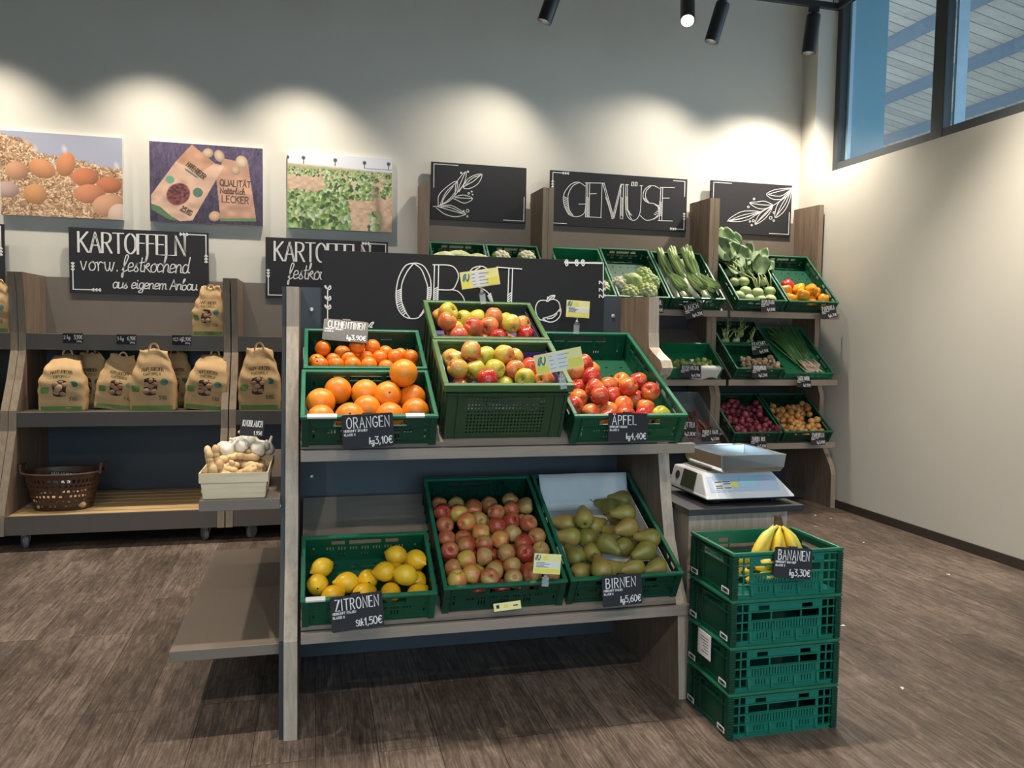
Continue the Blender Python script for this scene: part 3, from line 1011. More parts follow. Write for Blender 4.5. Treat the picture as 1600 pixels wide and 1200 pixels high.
SX0, SX1, SY0, SY1, SH = 1.292, 1.700, 2.225, 2.520, 0.154
def stack_crate(z, k, label):
    w, d, h = SX1 - SX0, SY1 - SY0, SH
    t = thing('folding_crate', label, 'crate', T((SX0 + SX1) / 2, (SY0 + SY1) / 2, z), 'stacked folding crates beside the fruit stand')
    if k == 0:
        m = MB(); m.box(-w / 2 + 0.010, w / 2 - 0.010, -d / 2 + 0.010, d / 2 - 0.010, 0.0, 0.008); m.build('base', M_teal, t)
        for s in (-1, 1):
            m = MB(); m.sheet(-w / 2 + 0.012, w / 2 - 0.012, 0.008, h - 0.008, 0, 0.004, stack_front_holes(w, h))
            for z0 in (0.014, 0.046, 0.078, 0.110, 0.138):
                m.box(-w / 2 + 0.006, w / 2 - 0.006, -0.005, 0, z0 - 0.0018, z0 + 0.0018)
            for xx in (-0.13, -0.045, 0.04, 0.125):
                m.prism([(-0.005, 0.008), (-0.009, 0.012), (-0.003, 0.046), (0, 0.046), (0, 0.008)], 'x', xx - 0.004, xx + 0.004)
            Mx = T(0, s * (d / 2 - 0.010), 0) if s < 0 else T(0, d / 2 - 0.010, 0) @ RZ(PI)
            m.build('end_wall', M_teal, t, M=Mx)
        for s in (-1, 1):
            m = MB(); m.sheet(-d / 2 + 0.012, d / 2 - 0.012, 0.008, h - 0.008, 0, 0.004, [(-0.07, 0.07, 0.108, 0.124)])
            for z0 in (0.014, 0.104, 0.130):
                m.box(-d / 2 + 0.008, d / 2 - 0.008, -0.005, 0, z0 - 0.002, z0 + 0.002)
            for xx in (-0.10, 0.10, -0.06):
                m.box(xx - 0.002, xx + 0.002, -0.004, 0, 0.01, h - 0.02)
            Mx = T(s * (w / 2 - 0.010), 0, 0) @ RZ(-PI / 2 if s < 0 else PI / 2)
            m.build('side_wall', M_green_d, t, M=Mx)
        m = MB(); L = 0.012
        m.box(-w / 2, w / 2, -d / 2, -d / 2 + L, h - 0.010, h); m.box(-w / 2, w / 2, d / 2 - L, d / 2, h - 0.010, h)
        m.box(-w / 2, -w / 2 + L, -d / 2 + L, d / 2 - L, h - 0.010, h); m.box(w / 2 - L, w / 2, -d / 2 + L, d / 2 - L, h - 0.010, h)
        m.build('rim', M_rim, t, bevel=0.002)
        for sx in (-1, 1):
            for sy in (-1, 1):
                m = MB()
                x, y = sx * (w / 2 - 0.012), sy * (d / 2 - 0.012)
                for z0 in np.arange(0.004, h - 0.014, 0.0085):
                    m.box(x - 0.011, x + 0.011, y - 0.011, y + 0.011, z0, z0 + 0.0055)
                m.box(x - 0.009, x + 0.009, y - 0.009, y + 0.009, 0, h - 0.010)
                m.build('corner_post', M_green_d, t)
        for (y, nm) in ((-d / 2 + 0.045, 'barcode_label'), (d / 2 - 0.035, 'barcode_label')):
            m = MB(); m.box(-w / 2 + 0.0005, -w / 2 + 0.002, y - 0.024, y + 0.024, 0.014, 0.032); lb = m.build(nm, M_sticker, t)
            m = MB()
            random.seed(5)
            yy = y - 0.018
            while yy < y + 0.017:
                ww = random.choice((0.0012, 0.002, 0.003))
                m.box(-w / 2 - 0.0002, -w / 2 + 0.001, yy, yy + ww, 0.018, 0.028); yy += ww + random.choice((0.0012, 0.002))
            m.build('barcode', M_ink, lb)
    return t
names = ['lowest folding green crate of the stack, standing on the floor', 'folding green crate second from the floor, paper sheet stuck on its side',
         'folding green crate third from the floor, under the banana crate', 'topmost folding green crate of the stack, holding the bananas']
s0 = stack_crate(0.0, 0, names[0])
for k in range(1, 4):
    c = copy_tree(s0, T((SX0 + SX1) / 2, (SY0 + SY1) / 2, k * SH)); c['label'] = names[k]
m = MB(); m.box(SX0 - 0.004, SX0 - 0.002, 2.345, 2.435, 0.215, 0.30, T(0, 0, 0)); ps = m.build('paper_slip', M_paper); tag(ps, 'white printed paper slip stuck on the side of the crate stack', 'paper')
m = MB()
for k in range(6):
    m.box(SX0 - 0.0048, SX0 - 0.004, 2.36, 2.36 + 0.06 * random.uniform(0.5, 1), 0.232 + k * 0.01, 0.2335 + k * 0.01)
m.build('print', M_ink, ps)

# --- crates on the vegetable shelves
VEGC = 'green produce crates on the vegetable shelves'
def vbox(P0, th, x0, x1, d=0.60, h=0.105, y0=0.0): return Box(P0, th, x0, x1, y0, y0 + d, h)
b_v = {}
spec = [
    ('cabbage', TOP0, TH_T, 0.785, 1.190, 0.56, M_green, 'green crate of pale cabbages under the first leaf board'),
    ('cauli', TOP0, TH_T, 1.196, 1.590, 0.56, M_green, 'green crate of cauliflowers next to the pale cabbages'),
    ('light', TOP0, TH_T, 1.690, 2.070, 0.56, M_light_green, 'smooth bright green crate peeping over the OBST board'),
    ('romanesco', TOP0, TH_T, 2.078, 2.478, 0.58, M_green, 'green crate of leafy cauliflowers beside the leeks'),
    ('leek', TOP0, TH_T, 2.488, 2.916, 0.56, M_green, 'green crate of leeks behind the card reading LAUCH'),
    ('kohlrabi', TOP0, TH_T, 3.020, 3.430, 0.58, M_green, 'green crate of leafy kohlrabi in the corner shelf'),
    ('paprika', TOP0, TH_T, 3.445, 3.872, 0.58, M_green, 'green crate of orange peppers next to the window wall'),
    ('sprouts', MID0, TH_M, 2.50, 2.915, 0.30, M_light_green, 'short bright green crate of brussels sprouts with white paper'),
    ('fennel', MID0, TH_M, 3.020, 3.430, 0.295, M_green_d, 'short green crate of fennel behind the mushrooms'),
    ('mushroom', MID0, TH_M, 3.020, 3.430, 0.295, M_green, 'short green crate of brown mushrooms'),
    ('spring', MID0, TH_M, 3.445, 3.872, 0.58, M_light_green, 'shallow green crate of spring onions'),
    ('carrot', LOW0, TH_L, 2.20, 2.595, 0.46, M_green_d, 'green crate in the low shelf half hidden behind the fruit stand'),
    ('redonion', LOW0, TH_L, 3.020, 3.430, 0.48, M_green_d, 'green crate of red onions'),
    ('onion', LOW0, TH_L, 3.445, 3.872, 0.48, M_green_d, 'green crate of yellow onions by the window wall'),
]
for nm, P0, th, x0, x1, d, mat, lb in spec:
    h = 0.105
    y0 = 0.0
    if nm == 'fennel': y0 = 0.302
    if nm == 'spring': h = 0.06
    b = vbox(P0, th, x0, x1, d, h, y0)
    b_v[nm] = b
    crate(b.M, b.w, b.d, h, mat, lb, VEGC, solid=nm in ('light', 'sprouts'))
# clear plastic box of purple carrots
b_v['purple'] = vbox(LOW0, TH_L, 2.615, 2.912, 0.48, 0.11)
b = b_v['purple']
t = thing('plastic_tub', 'clear plastic lined tub of purple carrots behind the card reading PURPLE HAZE', 'tub', b.M)
w, d, h = b.w, b.d, b.h
m = MB(); m.box(-w / 2, w / 2, -d / 2, d / 2, 0, 0.004)
m.box(-w / 2, w / 2, -d / 2, -d / 2 + 0.004, 0.004, h); m.box(-w / 2, w / 2, d / 2 - 0.004, d / 2, 0.004, h)
m.box(-w / 2, -w / 2 + 0.004, -d / 2 + 0.004, d / 2 - 0.004, 0.004, h); m.box(w / 2 - 0.004, w / 2, -d / 2 + 0.004, d / 2 - 0.004, 0.004, h)
m.build('tub_wall', M_clear, t)
m = MB(); L = 0.012
m.box(-w / 2 - L, w / 2 + L, -d / 2 - L, -d / 2, h - 0.006, h); m.box(-w / 2 - L, w / 2 + L, d / 2, d / 2 + L, h - 0.006, h)
m.box(-w / 2 - L, -w / 2, -d / 2, d / 2, h - 0.006, h); m.box(w / 2, w / 2 + L, -d / 2, d / 2, h - 0.006, h)
m.build('rim', M_clear, t)

# white paper edges folded over the front rims
def rim_paper(b, x0, x1, label):
    m = MB(); y = -b.d / 2
    m.box(x0, x1, y - 0.0012, y + 0.016, b.h + 0.0004, b.h + 0.0014); m.box(x0, x1, y - 0.0012, y - 0.0004, b.h - 0.005, b.h + 0.0004)
    tag(m.build('paper_liner', M_paper, M=b.M), label, 'paper')
rim_paper(b_orange, -0.195, -0.105, 'white paper edge folded over the orange crate rim next to the post')
rim_paper(b_orange, 0.110, 0.170, 'white paper edge folded over the orange crate rim next to the lattice crate')
rim_paper(b_lemon, -0.200, -0.140, 'white paper edge folded over the lemon crate rim next to the post')
# ------------------------------------------------------------------ fruit and vegetables
M_orange = fruit_mat('orange_peel', (0.74, 0.19, 0.010, 1), (0.80, 0.27, 0.02, 1), rough=0.38, bmp=0.5, bscale=260)
M_clem = fruit_mat('clementine_peel', (0.70, 0.15, 0.008, 1), (0.76, 0.21, 0.015, 1), rough=0.33, bmp=0.4, bscale=300)
M_lemon = fruit_mat('lemon_peel', (0.82, 0.45, 0.012, 1), (0.88, 0.55, 0.03, 1), rough=0.35, bmp=0.4, bscale=240)
M_apple_r = fruit_mat('red_apple_skin', (0.46, 0.012, 0.014, 1), (0.56, 0.05, 0.02, 1), (0.66, 0.22, 0.05, 1), rough=0.22, scale=14, speck=(0.9, 0.6, 0.3, 1), bmp=0)
M_apple_y = fruit_mat('yellow_green_apple_skin', (0.42, 0.38, 0.03, 1), (0.56, 0.44, 0.05, 1), (0.60, 0.22, 0.05, 1), rough=0.25, scale=12, speck=(0.85, 0.8, 0.4, 1), bmp=0)
M_apple_m = fruit_mat('blushed_apple_skin', (0.55, 0.06, 0.03, 1), (0.60, 0.20, 0.06, 1), (0.54, 0.38, 0.07, 1), rough=0.28, scale=13, speck=(0.9, 0.75, 0.4, 1), bmp=0)
M_apple_d = fruit_mat('dull_red_apple_skin', (0.36, 0.035, 0.022, 1), (0.44, 0.14, 0.05, 1), (0.44, 0.29, 0.09, 1), rough=0.32, scale=12, speck=(0.8, 0.7, 0.4, 1), bmp=0)
M_apple_o = fruit_mat('orange_red_apple_skin', (0.50, 0.02, 0.015, 1), (0.60, 0.09, 0.025, 1), (0.66, 0.24, 0.05, 1), rough=0.24, scale=13, speck=(0.9, 0.6, 0.3, 1), bmp=0)
M_pear = fruit_mat('pear_skin', (0.20, 0.19, 0.035, 1), (0.28, 0.25, 0.05, 1), (0.34, 0.24, 0.06, 1), rough=0.42, scale=14, speck=(0.5, 0.36, 0.15, 1), bmp=0.1)
M_stem = plain('brown_stem', srgb(92, 66, 40), 0.8)
M_calyx = plain('dark_calyx', srgb(62, 44, 26), 0.9)
M_gstem = plain('green_stem', srgb(94, 120, 52), 0.7)


def profile_mesh(prof, seg=26, lobes=0, depth=0.0, top_lobes=None):
    m = MB()
    m.lathe(prof, seg, lobes, depth)
    return m


def orange_meshes(r, name, mat):
    prof = []
    for i in range(17):
        a = -PI / 2 + PI * i / 16
        q = 1.0
        rr = max(1e-4, math.cos(a)) * r; z = math.sin(a) * r * 0.97
        if i >= 15: z -= (i - 14) * 0.0009
        prof.append((rr, z))
    m = MB(); m.lathe(prof, 28)
    body = m.mesh(name, mat, True)
    m = MB(); m.lathe([(0.0030, r * 0.97 - 0.0022), (0.0034, r * 0.97 - 0.001), (0.0014, r * 0.97 + 0.0003)], 8)
    return body, m.mesh('stem_button', M_calyx, True)


def apple_meshes(r, name, mat, tall=1.0):
    prof = [(0.0004, -0.72), (0.10, -0.74), (0.20, -0.83), (0.34, -0.90), (0.55, -0.86), (0.78, -0.64), (0.93, -0.30), (1.0, 0.05), (0.985, 0.34), (0.90, 0.60), (0.72, 0.80), (0.50, 0.88), (0.32, 0.86), (0.18, 0.76), (0.07, 0.62), (0.0004, 0.56)]
    m = MB()
    seg = 28
    vs = []; fs = []
    for i, (a, z) in enumerate(prof):
        for k in range(seg):
            an = 2 * PI * k / seg
            lob = 1 + 0.035 * math.cos(5 * an) * (max(0, -z) + 0.25)
            zz = z + 0.02 * math.cos(5 * an) * (1 if z < -0.6 else 0)
            vs.append((a * r * lob * math.cos(an), a * r * lob * math.sin(an), zz * r * tall))
    for i in range(len(prof) - 1):
        for k in range(seg):
            k2 = (k + 1) % seg
            fs.append((i * seg + k, i * seg + k2, (i + 1) * seg + k2, (i + 1) * seg + k))
    m.add(vs, fs)
    body = m.mesh(name, mat, True)
    m = MB(); m.tube([(0, 0, 0.56 * r * tall), (0.001, 0, 0.8 * r * tall), (0.004, 0.001, 1.04 * r * tall)], [0.0012, 0.0011, 0.0016], 7)
    return body, m.mesh('stem', M_stem, True)


def lemon_meshes(r, name, mat):
    prof = [(0.001, -1.36), (0.10, -1.34), (0.16, -1.26), (0.26, -1.14), (0.50, -0.98), (0.76, -0.70), (0.93, -0.36), (1.0, 0.0), (0.94, 0.36), (0.78, 0.70), (0.52, 0.96), (0.30, 1.10), (0.20, 1.20), (0.15, 1.24), (0.001, 1.22)]
    m = MB(); m.lathe([(a * r, z * r) for a, z in prof], 26)
    body = m.mesh(name, mat, True)
    m = MB(); m.lathe([(0.0034, 1.205 * r), (0.0038, 1.25 * r), (0.002, 1.262 * r)], 8)
    return body, m.mesh('stem_button', M_calyx, True)


def pear_meshes(r, name, mat, ln=1.0):
    prof = [(0.001, -0.84), (0.10, -0.86), (0.22, -0.94), (0.45, -0.97), (0.72, -0.80), (0.92, -0.48), (1.0, -0.10), (0.95, 0.28), (0.80, 0.66), (0.62, 1.02), (0.50, 1.34), (0.42, 1.60), (0.32, 1.78), (0.16, 1.88), (0.001, 1.86)]
    m = MB(); m.lathe([(a * r, (z * ln - 0.35) * r) for a, z in prof], 26, 3, 0.02)
    body = m.mesh(name, mat, True)
    z = (1.86 * ln - 0.35) * r
    m = MB(); m.tube([(0, 0, z - 0.003), (0.002, 0, z + 0.009), (0.007, 0.002, z + 0.019)], [0.0017, 0.0014, 0.002], 7)
    st_ = m.mesh('stem', M_stem, True)
    zb = (-0.84 * ln - 0.35) * r
    m = MB(); m.lathe([(0.006, zb - 0.0006), (0.004, zb - 0.003), (0.001, zb - 0.0025)], 9)
    return body, st_, m.mesh('calyx', M_calyx, True)


def relax(P, R, b, it=60, pull=0.0, margin=0.0165, zmin=0.010, zfree=True, keep=0.0, top=None):
    """push overlapping balls apart inside a crate (local frame), optionally letting them settle"""
    P = np.array(P, float); R = np.array(R, float)
    P0 = P.copy()
    g = np.array([0, -math.sin(b.th), -math.cos(b.th)])
    n = len(P)
    for k in range(it):
        if pull:
            P += g * pull
        for rep in range(3):
            D = P[:, None, :] - P[None, :, :]
            L = np.sqrt((D ** 2).sum(-1)) + 1e-9
            S = R[:, None] + R[None, :]
            ov = np.maximum(0, S - L); np.fill_diagonal(ov, 0)
            push = (D / L[..., None]) * (ov * 0.5)[..., None]
            P += push.sum(1) * 0.8
            P[:, 0] = np.clip(P[:, 0], -b.w / 2 + margin + R, b.w / 2 - margin - R)
            lowy = -b.d / 2 + margin + R
            P[:, 1] = np.where(P[:, 2] < b.h + 0.3 * R, np.maximum(P[:, 1], lowy), P[:, 1])
            P[:, 1] = np.minimum(P[:, 1], b.d / 2 - margin - R)
            P[:, 2] = np.maximum(P[:, 2], zmin + R)
        if keep and k < it - 8:
            P += (P0 - P) * keep
    return P


def rows_labels(P, R, first, crate_words, anchor):
    """words that single out a fruit by its row in the crate"""
    n = len(P)
    order = sorted(range(n), key=lambda i: P[i][1])
    rows = []
    pitch = 1.35 * float(np.mean(R))
    for i in order:
        if rows and P[i][1] - P[rows[-1][0]][1] < pitch and len(rows[-1]) < 12:
            rows[-1].append(i)
        else:
            rows.append([i])
    out = {}
    for a, row in enumerate(rows):
        row.sort(key=lambda i: P[i][0])
        for c, i in enumerate(row):
            rn = 'front row' if a == 0 else ORD[min(a, 11)] + ' row'
            if a == len(rows) - 1 and a > 0: rn = 'rear row'
            out[i] = '%s %s, %s, %s from %s' % (first[i], crate_words, rn, ORD[min(c, 11)], anchor)
    return out


def fruit_set(b, items, meshes, name, first, crate_words, anchor, cat, group, rotf=None, M_extra=None):
    """items: local positions; meshes: list of mesh tuples chosen per item"""
    R = [it[1] for it in items]
    lab = rows_labels([it[0] for it in items], R, first, crate_words, anchor)
    objs = []
    protos = {}
    for i, (p, r, key) in enumerate(items):
        ms = meshes[key]
        rot = rotf(i) if rotf else rand_rot()
        M = b.M @ Matrix.Translation(Vector(p)) @ rot
        if key in protos:
            o = copy_tree(protos[key], M)
        else:
            o = put(name, ms[0], M=M)
            for q in ms[1:]:
                put(q.name.split('.')[0], q, o)
            protos[key] = o
        tag(o, lab[i], cat, group)
        objs.append(o)
    return objs


def crop(s, ox, oy, pts): return [(ox + p[0] / s, oy + p[1] / s) + tuple(p[2:]) for p in pts]


# oranges
R_O = 0.0485
om = {0: orange_meshes(R_O, 'orange', M_orange), 1: orange_meshes(R_O * 0.96, 'orange', M_orange)}
pts = crop(4.286, 430, 440, [(262, 785, 0), (397, 772, 0), (573, 752, 0), (760, 768, 0), (948, 768, 0), (232, 885, 0), (372, 885, 0), (593, 880, 0), (785, 885, 0), (958, 880, 0), (868, 632, 1)])
P = [tuple(b_orange.pick(x, y, 0.012 + R_O + (0.062 if l else 0.004))) for x, y, l in pts]
Pr = relax(P, [R_O * 0.95] * len(P), b_orange, 44, keep=0.06)
fruit_set(b_orange, [(Pr[i], R_O, i % 2) for i in range(len(P))], om, 'orange', ['large orange'] * len(P), 'in the front crate', 'the oak post', 'orange', 'oranges in the front crate')
# clementines
R_C = 0.0285
cm_ = {0: orange_meshes(R_C, 'clementine', M_clem), 1: orange_meshes(R_C * 1.06, 'clementine', M_clem)}
pts = crop(4.286, 430, 440, [(315, 462, 1), (258, 530, 0), (357, 530, 0), (470, 518, 0), (402, 565, 0), (525, 565, 0), (533, 450, 1), (610, 502, 0), (660, 418, 1), (722, 480, 0), (705, 550, 0), (632, 570, 0), (830, 478, 0), (805, 550, 0), (903, 518, 0), (450, 455, 0), (760, 585, 0), (870, 590, 0), (300, 590, 0), (590, 455, 0), (650, 470, 0)])
P = [tuple(b_clem.pick(x, y, 0.012 + R_C + 0.028 + (0.034 if l else 0.0))) for x, y, l in pts]
for x in np.linspace(-0.17, 0.17, 6):            # the hidden bottom layer
    for y in (-0.10, -0.045, 0.012):
        P.append((x + (0.02 if y == -0.045 else 0), y, 0.012 + R_C))
Pr = relax(P, [R_C] * len(P), b_clem, 50, pull=0.0006)
fruit_set(b_clem, [(Pr[i], R_C, i % 2) for i in range(len(P))], cm_, 'clementine', ['small clementine'] * len(P), 'in the crate behind the oranges', 'the oak post', 'clementine', 'clementines behind the oranges')
# lemons
R_L = 0.034
lm = {0: lemon_meshes(R_L, 'lemon', M_lemon), 1: lemon_meshes(R_L * 1.06, 'lemon', M_lemon)}
pts = crop(3.53, 430, 700, [(258, 660, 0, 1.45), (240, 760, 0, -1.2), (318, 800, 0, 1.3), (405, 750, 0, 1.1), (545, 728, 0, 0.2), (490, 795, 0, 1.4), (638, 785, 0, 0.3), (710, 615, 0, 0.6), (782, 640, 1, 2.8), (712, 698, 1, 0.9), (640, 715, 0, 1.0), (785, 765, 0, 1.5), (840, 720, 0, 0.4)])
P = [tuple(b_lemon.pick(x, y, 0.012 + R_L + (0.05 if l else 0.004))) for x, y, l, a in pts]
P += [(0.09, 0.00, 0.046), (0.15, 0.05, 0.046)]
Pr = relax(P, [R_L * 1.06] * len(P), b_lemon, 40, keep=0.015)
an = [p[3] for p in pts] + [0.4, 2.0]
def lemrot(i): return RZ(an[i] * 1.3 + 0.2) @ RX(PI / 2 + 0.25 * math.sin(i * 5)) if an[i] > 0.35 else RX(PI / 2 - 0.5) @ RZ(i)
fruit_set(b_lemon, [(Pr[i], R_L, i % 2) for i in range(len(P))], lm, 'lemon', ['yellow lemon'] * len(P), 'in the lower tray crate', 'the oak post', 'lemon', 'lemons in the lower crate', lemrot)
# apples in the green boxes
R_A = 0.0345
am = {'y': apple_meshes(R_A, 'apple', M_apple_y), 'r': apple_meshes(R_A, 'apple', M_apple_r), 'm': apple_meshes(R_A, 'apple', M_apple_m), 'Y': apple_meshes(R_A * 1.08, 'apple', M_apple_y, 0.95), 'o': apple_meshes(R_A, 'apple', M_apple_o), 'd': apple_meshes(R_A * 0.95, 'apple', M_apple_d, 0.94)}
CW = {'y': 'yellow apple', 'Y': 'large yellow apple', 'r': 'red apple', 'm': 'blushed apple', 'd': 'dull red apple'}


def box_apples(b, pts, words, anchor, group, z0, dz, fill):
    P = [tuple(b.pick(x, y, z0 + R_A + dz * l)) for x, y, l, k in pts]
    keys = [p[3] for p in pts]
    for q in fill:
        P.append(q); keys.append(random.choice('ymr'))
    Pr = relax(P, [R_A * 1.0] * len(P), b, 50, keep=0.01, zmin=z0, margin=0.028)
    fruit_set(b, [(Pr[i], R_A, keys[i]) for i in range(len(P))], am, 'apple', [CW[k] for k in keys], words, anchor, 'apple', group)
box_apples(b_green1, crop(6.154, 660, 450, [(262, 625, 1, 'm'), (285, 725, 1, 'm'), (340, 815, 1, 'y'), (470, 680, 2, 'm'), (530, 815, 1, 'y'), (625, 720, 1, 'y'), (685, 800, 1, 'y'), (765, 645, 2, 'y'), (875, 690, 1, 'y'), (880, 795, 1, 'm'), (1030, 790, 1, 'r'), (610, 905, 1, 'r'), (1000, 890, 1, 'y'), (1170, 890, 1, 'r')]),
           'in the lattice fronted crate', 'the oranges', 'apples in the lattice fronted crate', 0.109, 0.036,
           [(-0.15, -0.05, 0.145), (-0.07, -0.05, 0.145), (0.01, -0.05, 0.145), (0.09, -0.05, 0.145), (0.15, -0.02, 0.145), (-0.12, 0.03, 0.145), (-0.04, 0.03, 0.145), (0.04, 0.03, 0.145)])
box_apples(b_green2, crop(6.154, 660, 450, [(150, 310, 1, 'y'), (245, 278, 2, 'Y'), (262, 400, 1, 'y'), (155, 440, 1, 'r'), (270, 470, 1, 'm'), (400, 370, 1, 'y'), (545, 305, 1, 'y'), (490, 415, 1, 'm'), (605, 415, 1, 'm'), (690, 335, 1, 'm'), (735, 470, 1, 'r'), (815, 325, 1, 'y'), (825, 390, 2, 'y'), (965, 350, 1, 'Y'), (975, 470, 1, 'r')]),
           'in the rear olive crate', 'the clementines', 'apples in the rear olive crate', 0.109, 0.036,
           [(-0.15, -0.06, 0.145), (-0.07, -0.06, 0.145), (0.01, -0.06, 0.145), (0.09, -0.06, 0.145), (0.15, -0.05, 0.145), (-0.12, 0.02, 0.145), (-0.04, 0.02, 0.145), (0.04, 0.02, 0.145)])
# red apples
pts = crop(6.0, 870, 500, [(180, 485, 1, 'y'), (262, 415, 1, 'r'), (320, 465, 0, 'm'), (305, 545, 1, 'r'), (205, 620, 0, 'r'), (215, 730, 0, 'r'), (350, 652, 1, 'm'), (410, 745, 1, 'm'), (490, 615, 0, 'r'), (540, 715, 0, 'm'), (240, 830, 0, 'r'), (320, 855, 0, 'r'), (490, 855, 0, 'm'), (640, 578, 0, 'm'), (690, 655, 1, 'm'), (620, 795, 0, 'm'),
                           (805, 575, 0, 'r'), (860, 690, 1, 'm'), (830, 815, 0, 'r'), (745, 740, 0, 'm'), (670, 880, 0, 'r'), (1050, 885, 0, 'y'), (420, 880, 0, 'r'), (760, 885, 0, 'm')])
P = [tuple(b_apple.pick(x, y, 0.012 + R_A + (0.040 if l else 0.006))) for x, y, l, k in pts]
keys = [{'m': 'o'}.get(p[3], p[3]) for p in pts]
Pr = relax(P, [R_A] * len(P), b_apple, 50, keep=0.015)
fruit_set(b_apple, [(Pr[i], R_A, keys[i]) for i in range(len(P))], am, 'apple', [{'r': 'shiny red apple', 'o': 'orange red apple', 'y': 'pale green apple'}[k] for k in keys], 'in the long upper crate', 'the lattice crate', 'apple', 'red apples in the long upper crate')
# apples on the lower tray
pts = crop(5.216, 650, 730, [(185, 320), (315, 335), (465, 335), (605, 315), (800, 285), (890, 330), (205, 405), (345, 415), (510, 435), (690, 375), (770, 400), (235, 490), (385, 480), (665, 500), (815, 465), (255, 580), (390, 555), (515, 540), (810, 555), (280, 685), (400, 655), (535, 650), (685, 610), (855, 630), (905, 530), (985, 570), (1010, 640), (390, 765), (560, 770), (735, 720), (885, 750), (315, 855), (465, 890), (640, 840), (775, 820), (620, 920), (795, 920), (340, 965), (920, 860), (1130, 905), (1010, 930)])
P = [tuple(b_apple2.pick(x, y, 0.012 + R_A + 0.020 + (0.022 if 480 < x_ * 1 < 900 else 0))) for (x, y), x_ in zip(pts, [600] * len(pts))]
n_vis = len(P)
for x in np.linspace(-0.15, 0.15, 5):
    for y in np.linspace(-0.24, 0.10, 5):
        P.append((x, y, 0.012 + R_A))
Pr = relax(P, [R_A * 0.95] * len(P), b_apple2, 60, keep=0.012)
keys = ['d' if i % 5 != 2 else 'm' for i in range(len(P))]
fruit_set(b_apple2, [(Pr[i], R_A, keys[i]) for i in range(len(P))], am, 'apple', [{'d': 'dull red apple', 'm': 'blushed yellow apple'}[k] for k in keys], 'in the lower apple crate', 'the lemon crate', 'apple', 'apples on the lower tray')
# pears
R_P = 0.036
pm = {0: pear_meshes(R_P, 'pear', M_pear), 1: pear_meshes(R_P * 1.06, 'pear', M_pear, 0.95)}
# px in the crop, layer, direction of the stem end (degrees in the picture, 0 = to the window side, 90 = up the slope)
pts = crop(5.219, 830, 730, [(265, 455, 0, 160), (300, 565, 0, 170), (390, 705, 0, 110), (430, 420, 1, 80), (440, 550, 0, 100), (620, 520, 0, 140), (665, 295, 0, 150), (790, 275, 0, 170), (740, 400, 1, 175), (755, 525, 1, 200), (960, 575, 1, 165), (630, 640, 1, -60), (900, 705, 1, 200), (555, 815, 1, 90), (800, 820, 0, 190), (1030, 825, 0, 200), (430, 855, 0, 20), (690, 830, 0, 10)])
P = [tuple(b_pear.pick(x, y, 0.022 + R_P + (0.045 if l else 0.0))) for x, y, l, a in pts]
P += [(0.02, 0.02, 0.06), (0.10, 0.05, 0.06), (-0.08, -0.10, 0.06), (0.06, -0.08, 0.06), (0.14, -0.05, 0.06)]
dirs = [p[3] for p in pts] + [30, 140, 80, 200, 10]
Pr = relax(P, [R_P * 1.04] * len(P), b_pear, 50, keep=0.02, zmin=0.02, margin=0.026)
def pearrot(i):
    a = math.radians(dirs[i])
    d = Vector((math.cos(a), math.sin(a), 0.12 * math.sin(i * 3.1)))
    return d.to_track_quat('Z', 'Y').to_matrix().to_4x4() @ RZ(i * 1.3)
fruit_set(b_pear, [(Pr[i], R_P, i % 2) for i in range(len(P))], pm, 'pear', ['green pear'] * len(P), 'in the paper lined crate', 'the lower apple crate', 'pear', 'pears in the paper lined crate', pearrot)

# bananas
M_banana = fruit_mat('banana_skin', (0.82, 0.56, 0.04, 1), (0.80, 0.60, 0.08, 1), (0.62, 0.60, 0.12, 1), rough=0.4, scale=6, bmp=0.05)
M_bantip = plain('banana_tip', srgb(70, 52, 34), 0.8)
def banana_finger(a, row, L=0.155, r=0.0175):
    """one finger of a hand hanging from a crown: points and radii"""
    pts_ = []; rr = []
    for i in range(14):
        u = i / 13
        x = 0.016 * a + a * 0.125 * math.sin(PI * 0.60 * u)
        z = -0.012 - L * (0.25 * u + 0.75 * u ** 1.35)
        y = row - 0.030 * math.sin(PI * 0.62 * u) * math.cos(a) 
        pts_.append((x, y, z))
        k = min(1.0, max(0.0, (u - 0.10) / 0.20)); e = min(1.0, (1 - u) / 0.14)
        rr.append((0.0062 + (r - 0.0062) * k ** 0.8) * max(0.34, e ** 0.5))
    return pts_, rr
def banana_bunch(M, n, label, spread=0.5):
    t = thing('banana_bunch', label, 'banana bunch', M, 'banana bunches in the top crate')
    for k in range(n):
        a = (k - (n - 1) / 2) / max(1, (n - 1) / 2) * spread
        pts_, rr = banana_finger(a, 0.014 if k % 2 else -0.010, 0.150 + 0.008 * (k % 3))
        m = MB(); m.tube(pts_, rr, 7); o = m.build('banana', M_banana, t, smooth=True)
        m = MB(); d = Vector(pts_[-1]) - Vector(pts_[-2]); m.tube([pts_[-1], tuple(Vector(pts_[-1]) + d * 0.5)], [rr[-1] * 0.95, rr[-1] * 0.6], 7); m.build('tip', M_bantip, o)
    m = MB(); m.tube([(0, 0.002, -0.030), (0, 0.004, -0.008), (-0.003, 0.008, 0.014), (-0.008, 0.010, 0.024)], [0.020, 0.016, 0.012, 0.011], 9); m.build('stalk', M_bantip, t, smooth=True)
    return t
zb = 3 * SH
p = on_y(1216, 816, 2.32)
banana_bunch(T(p[0] + 0.004, 2.32, p[2]) @ RZ(-0.1) @ RY(0.10), 6, 'yellow banana bunch with brown stalk rising above the top crate rim', 0.62)
banana_bunch(T(p[0] + 0.05, 2.34, zb + 0.062) @ RY(1.50), 4, 'banana bunch lying low in the top crate', 0.22)
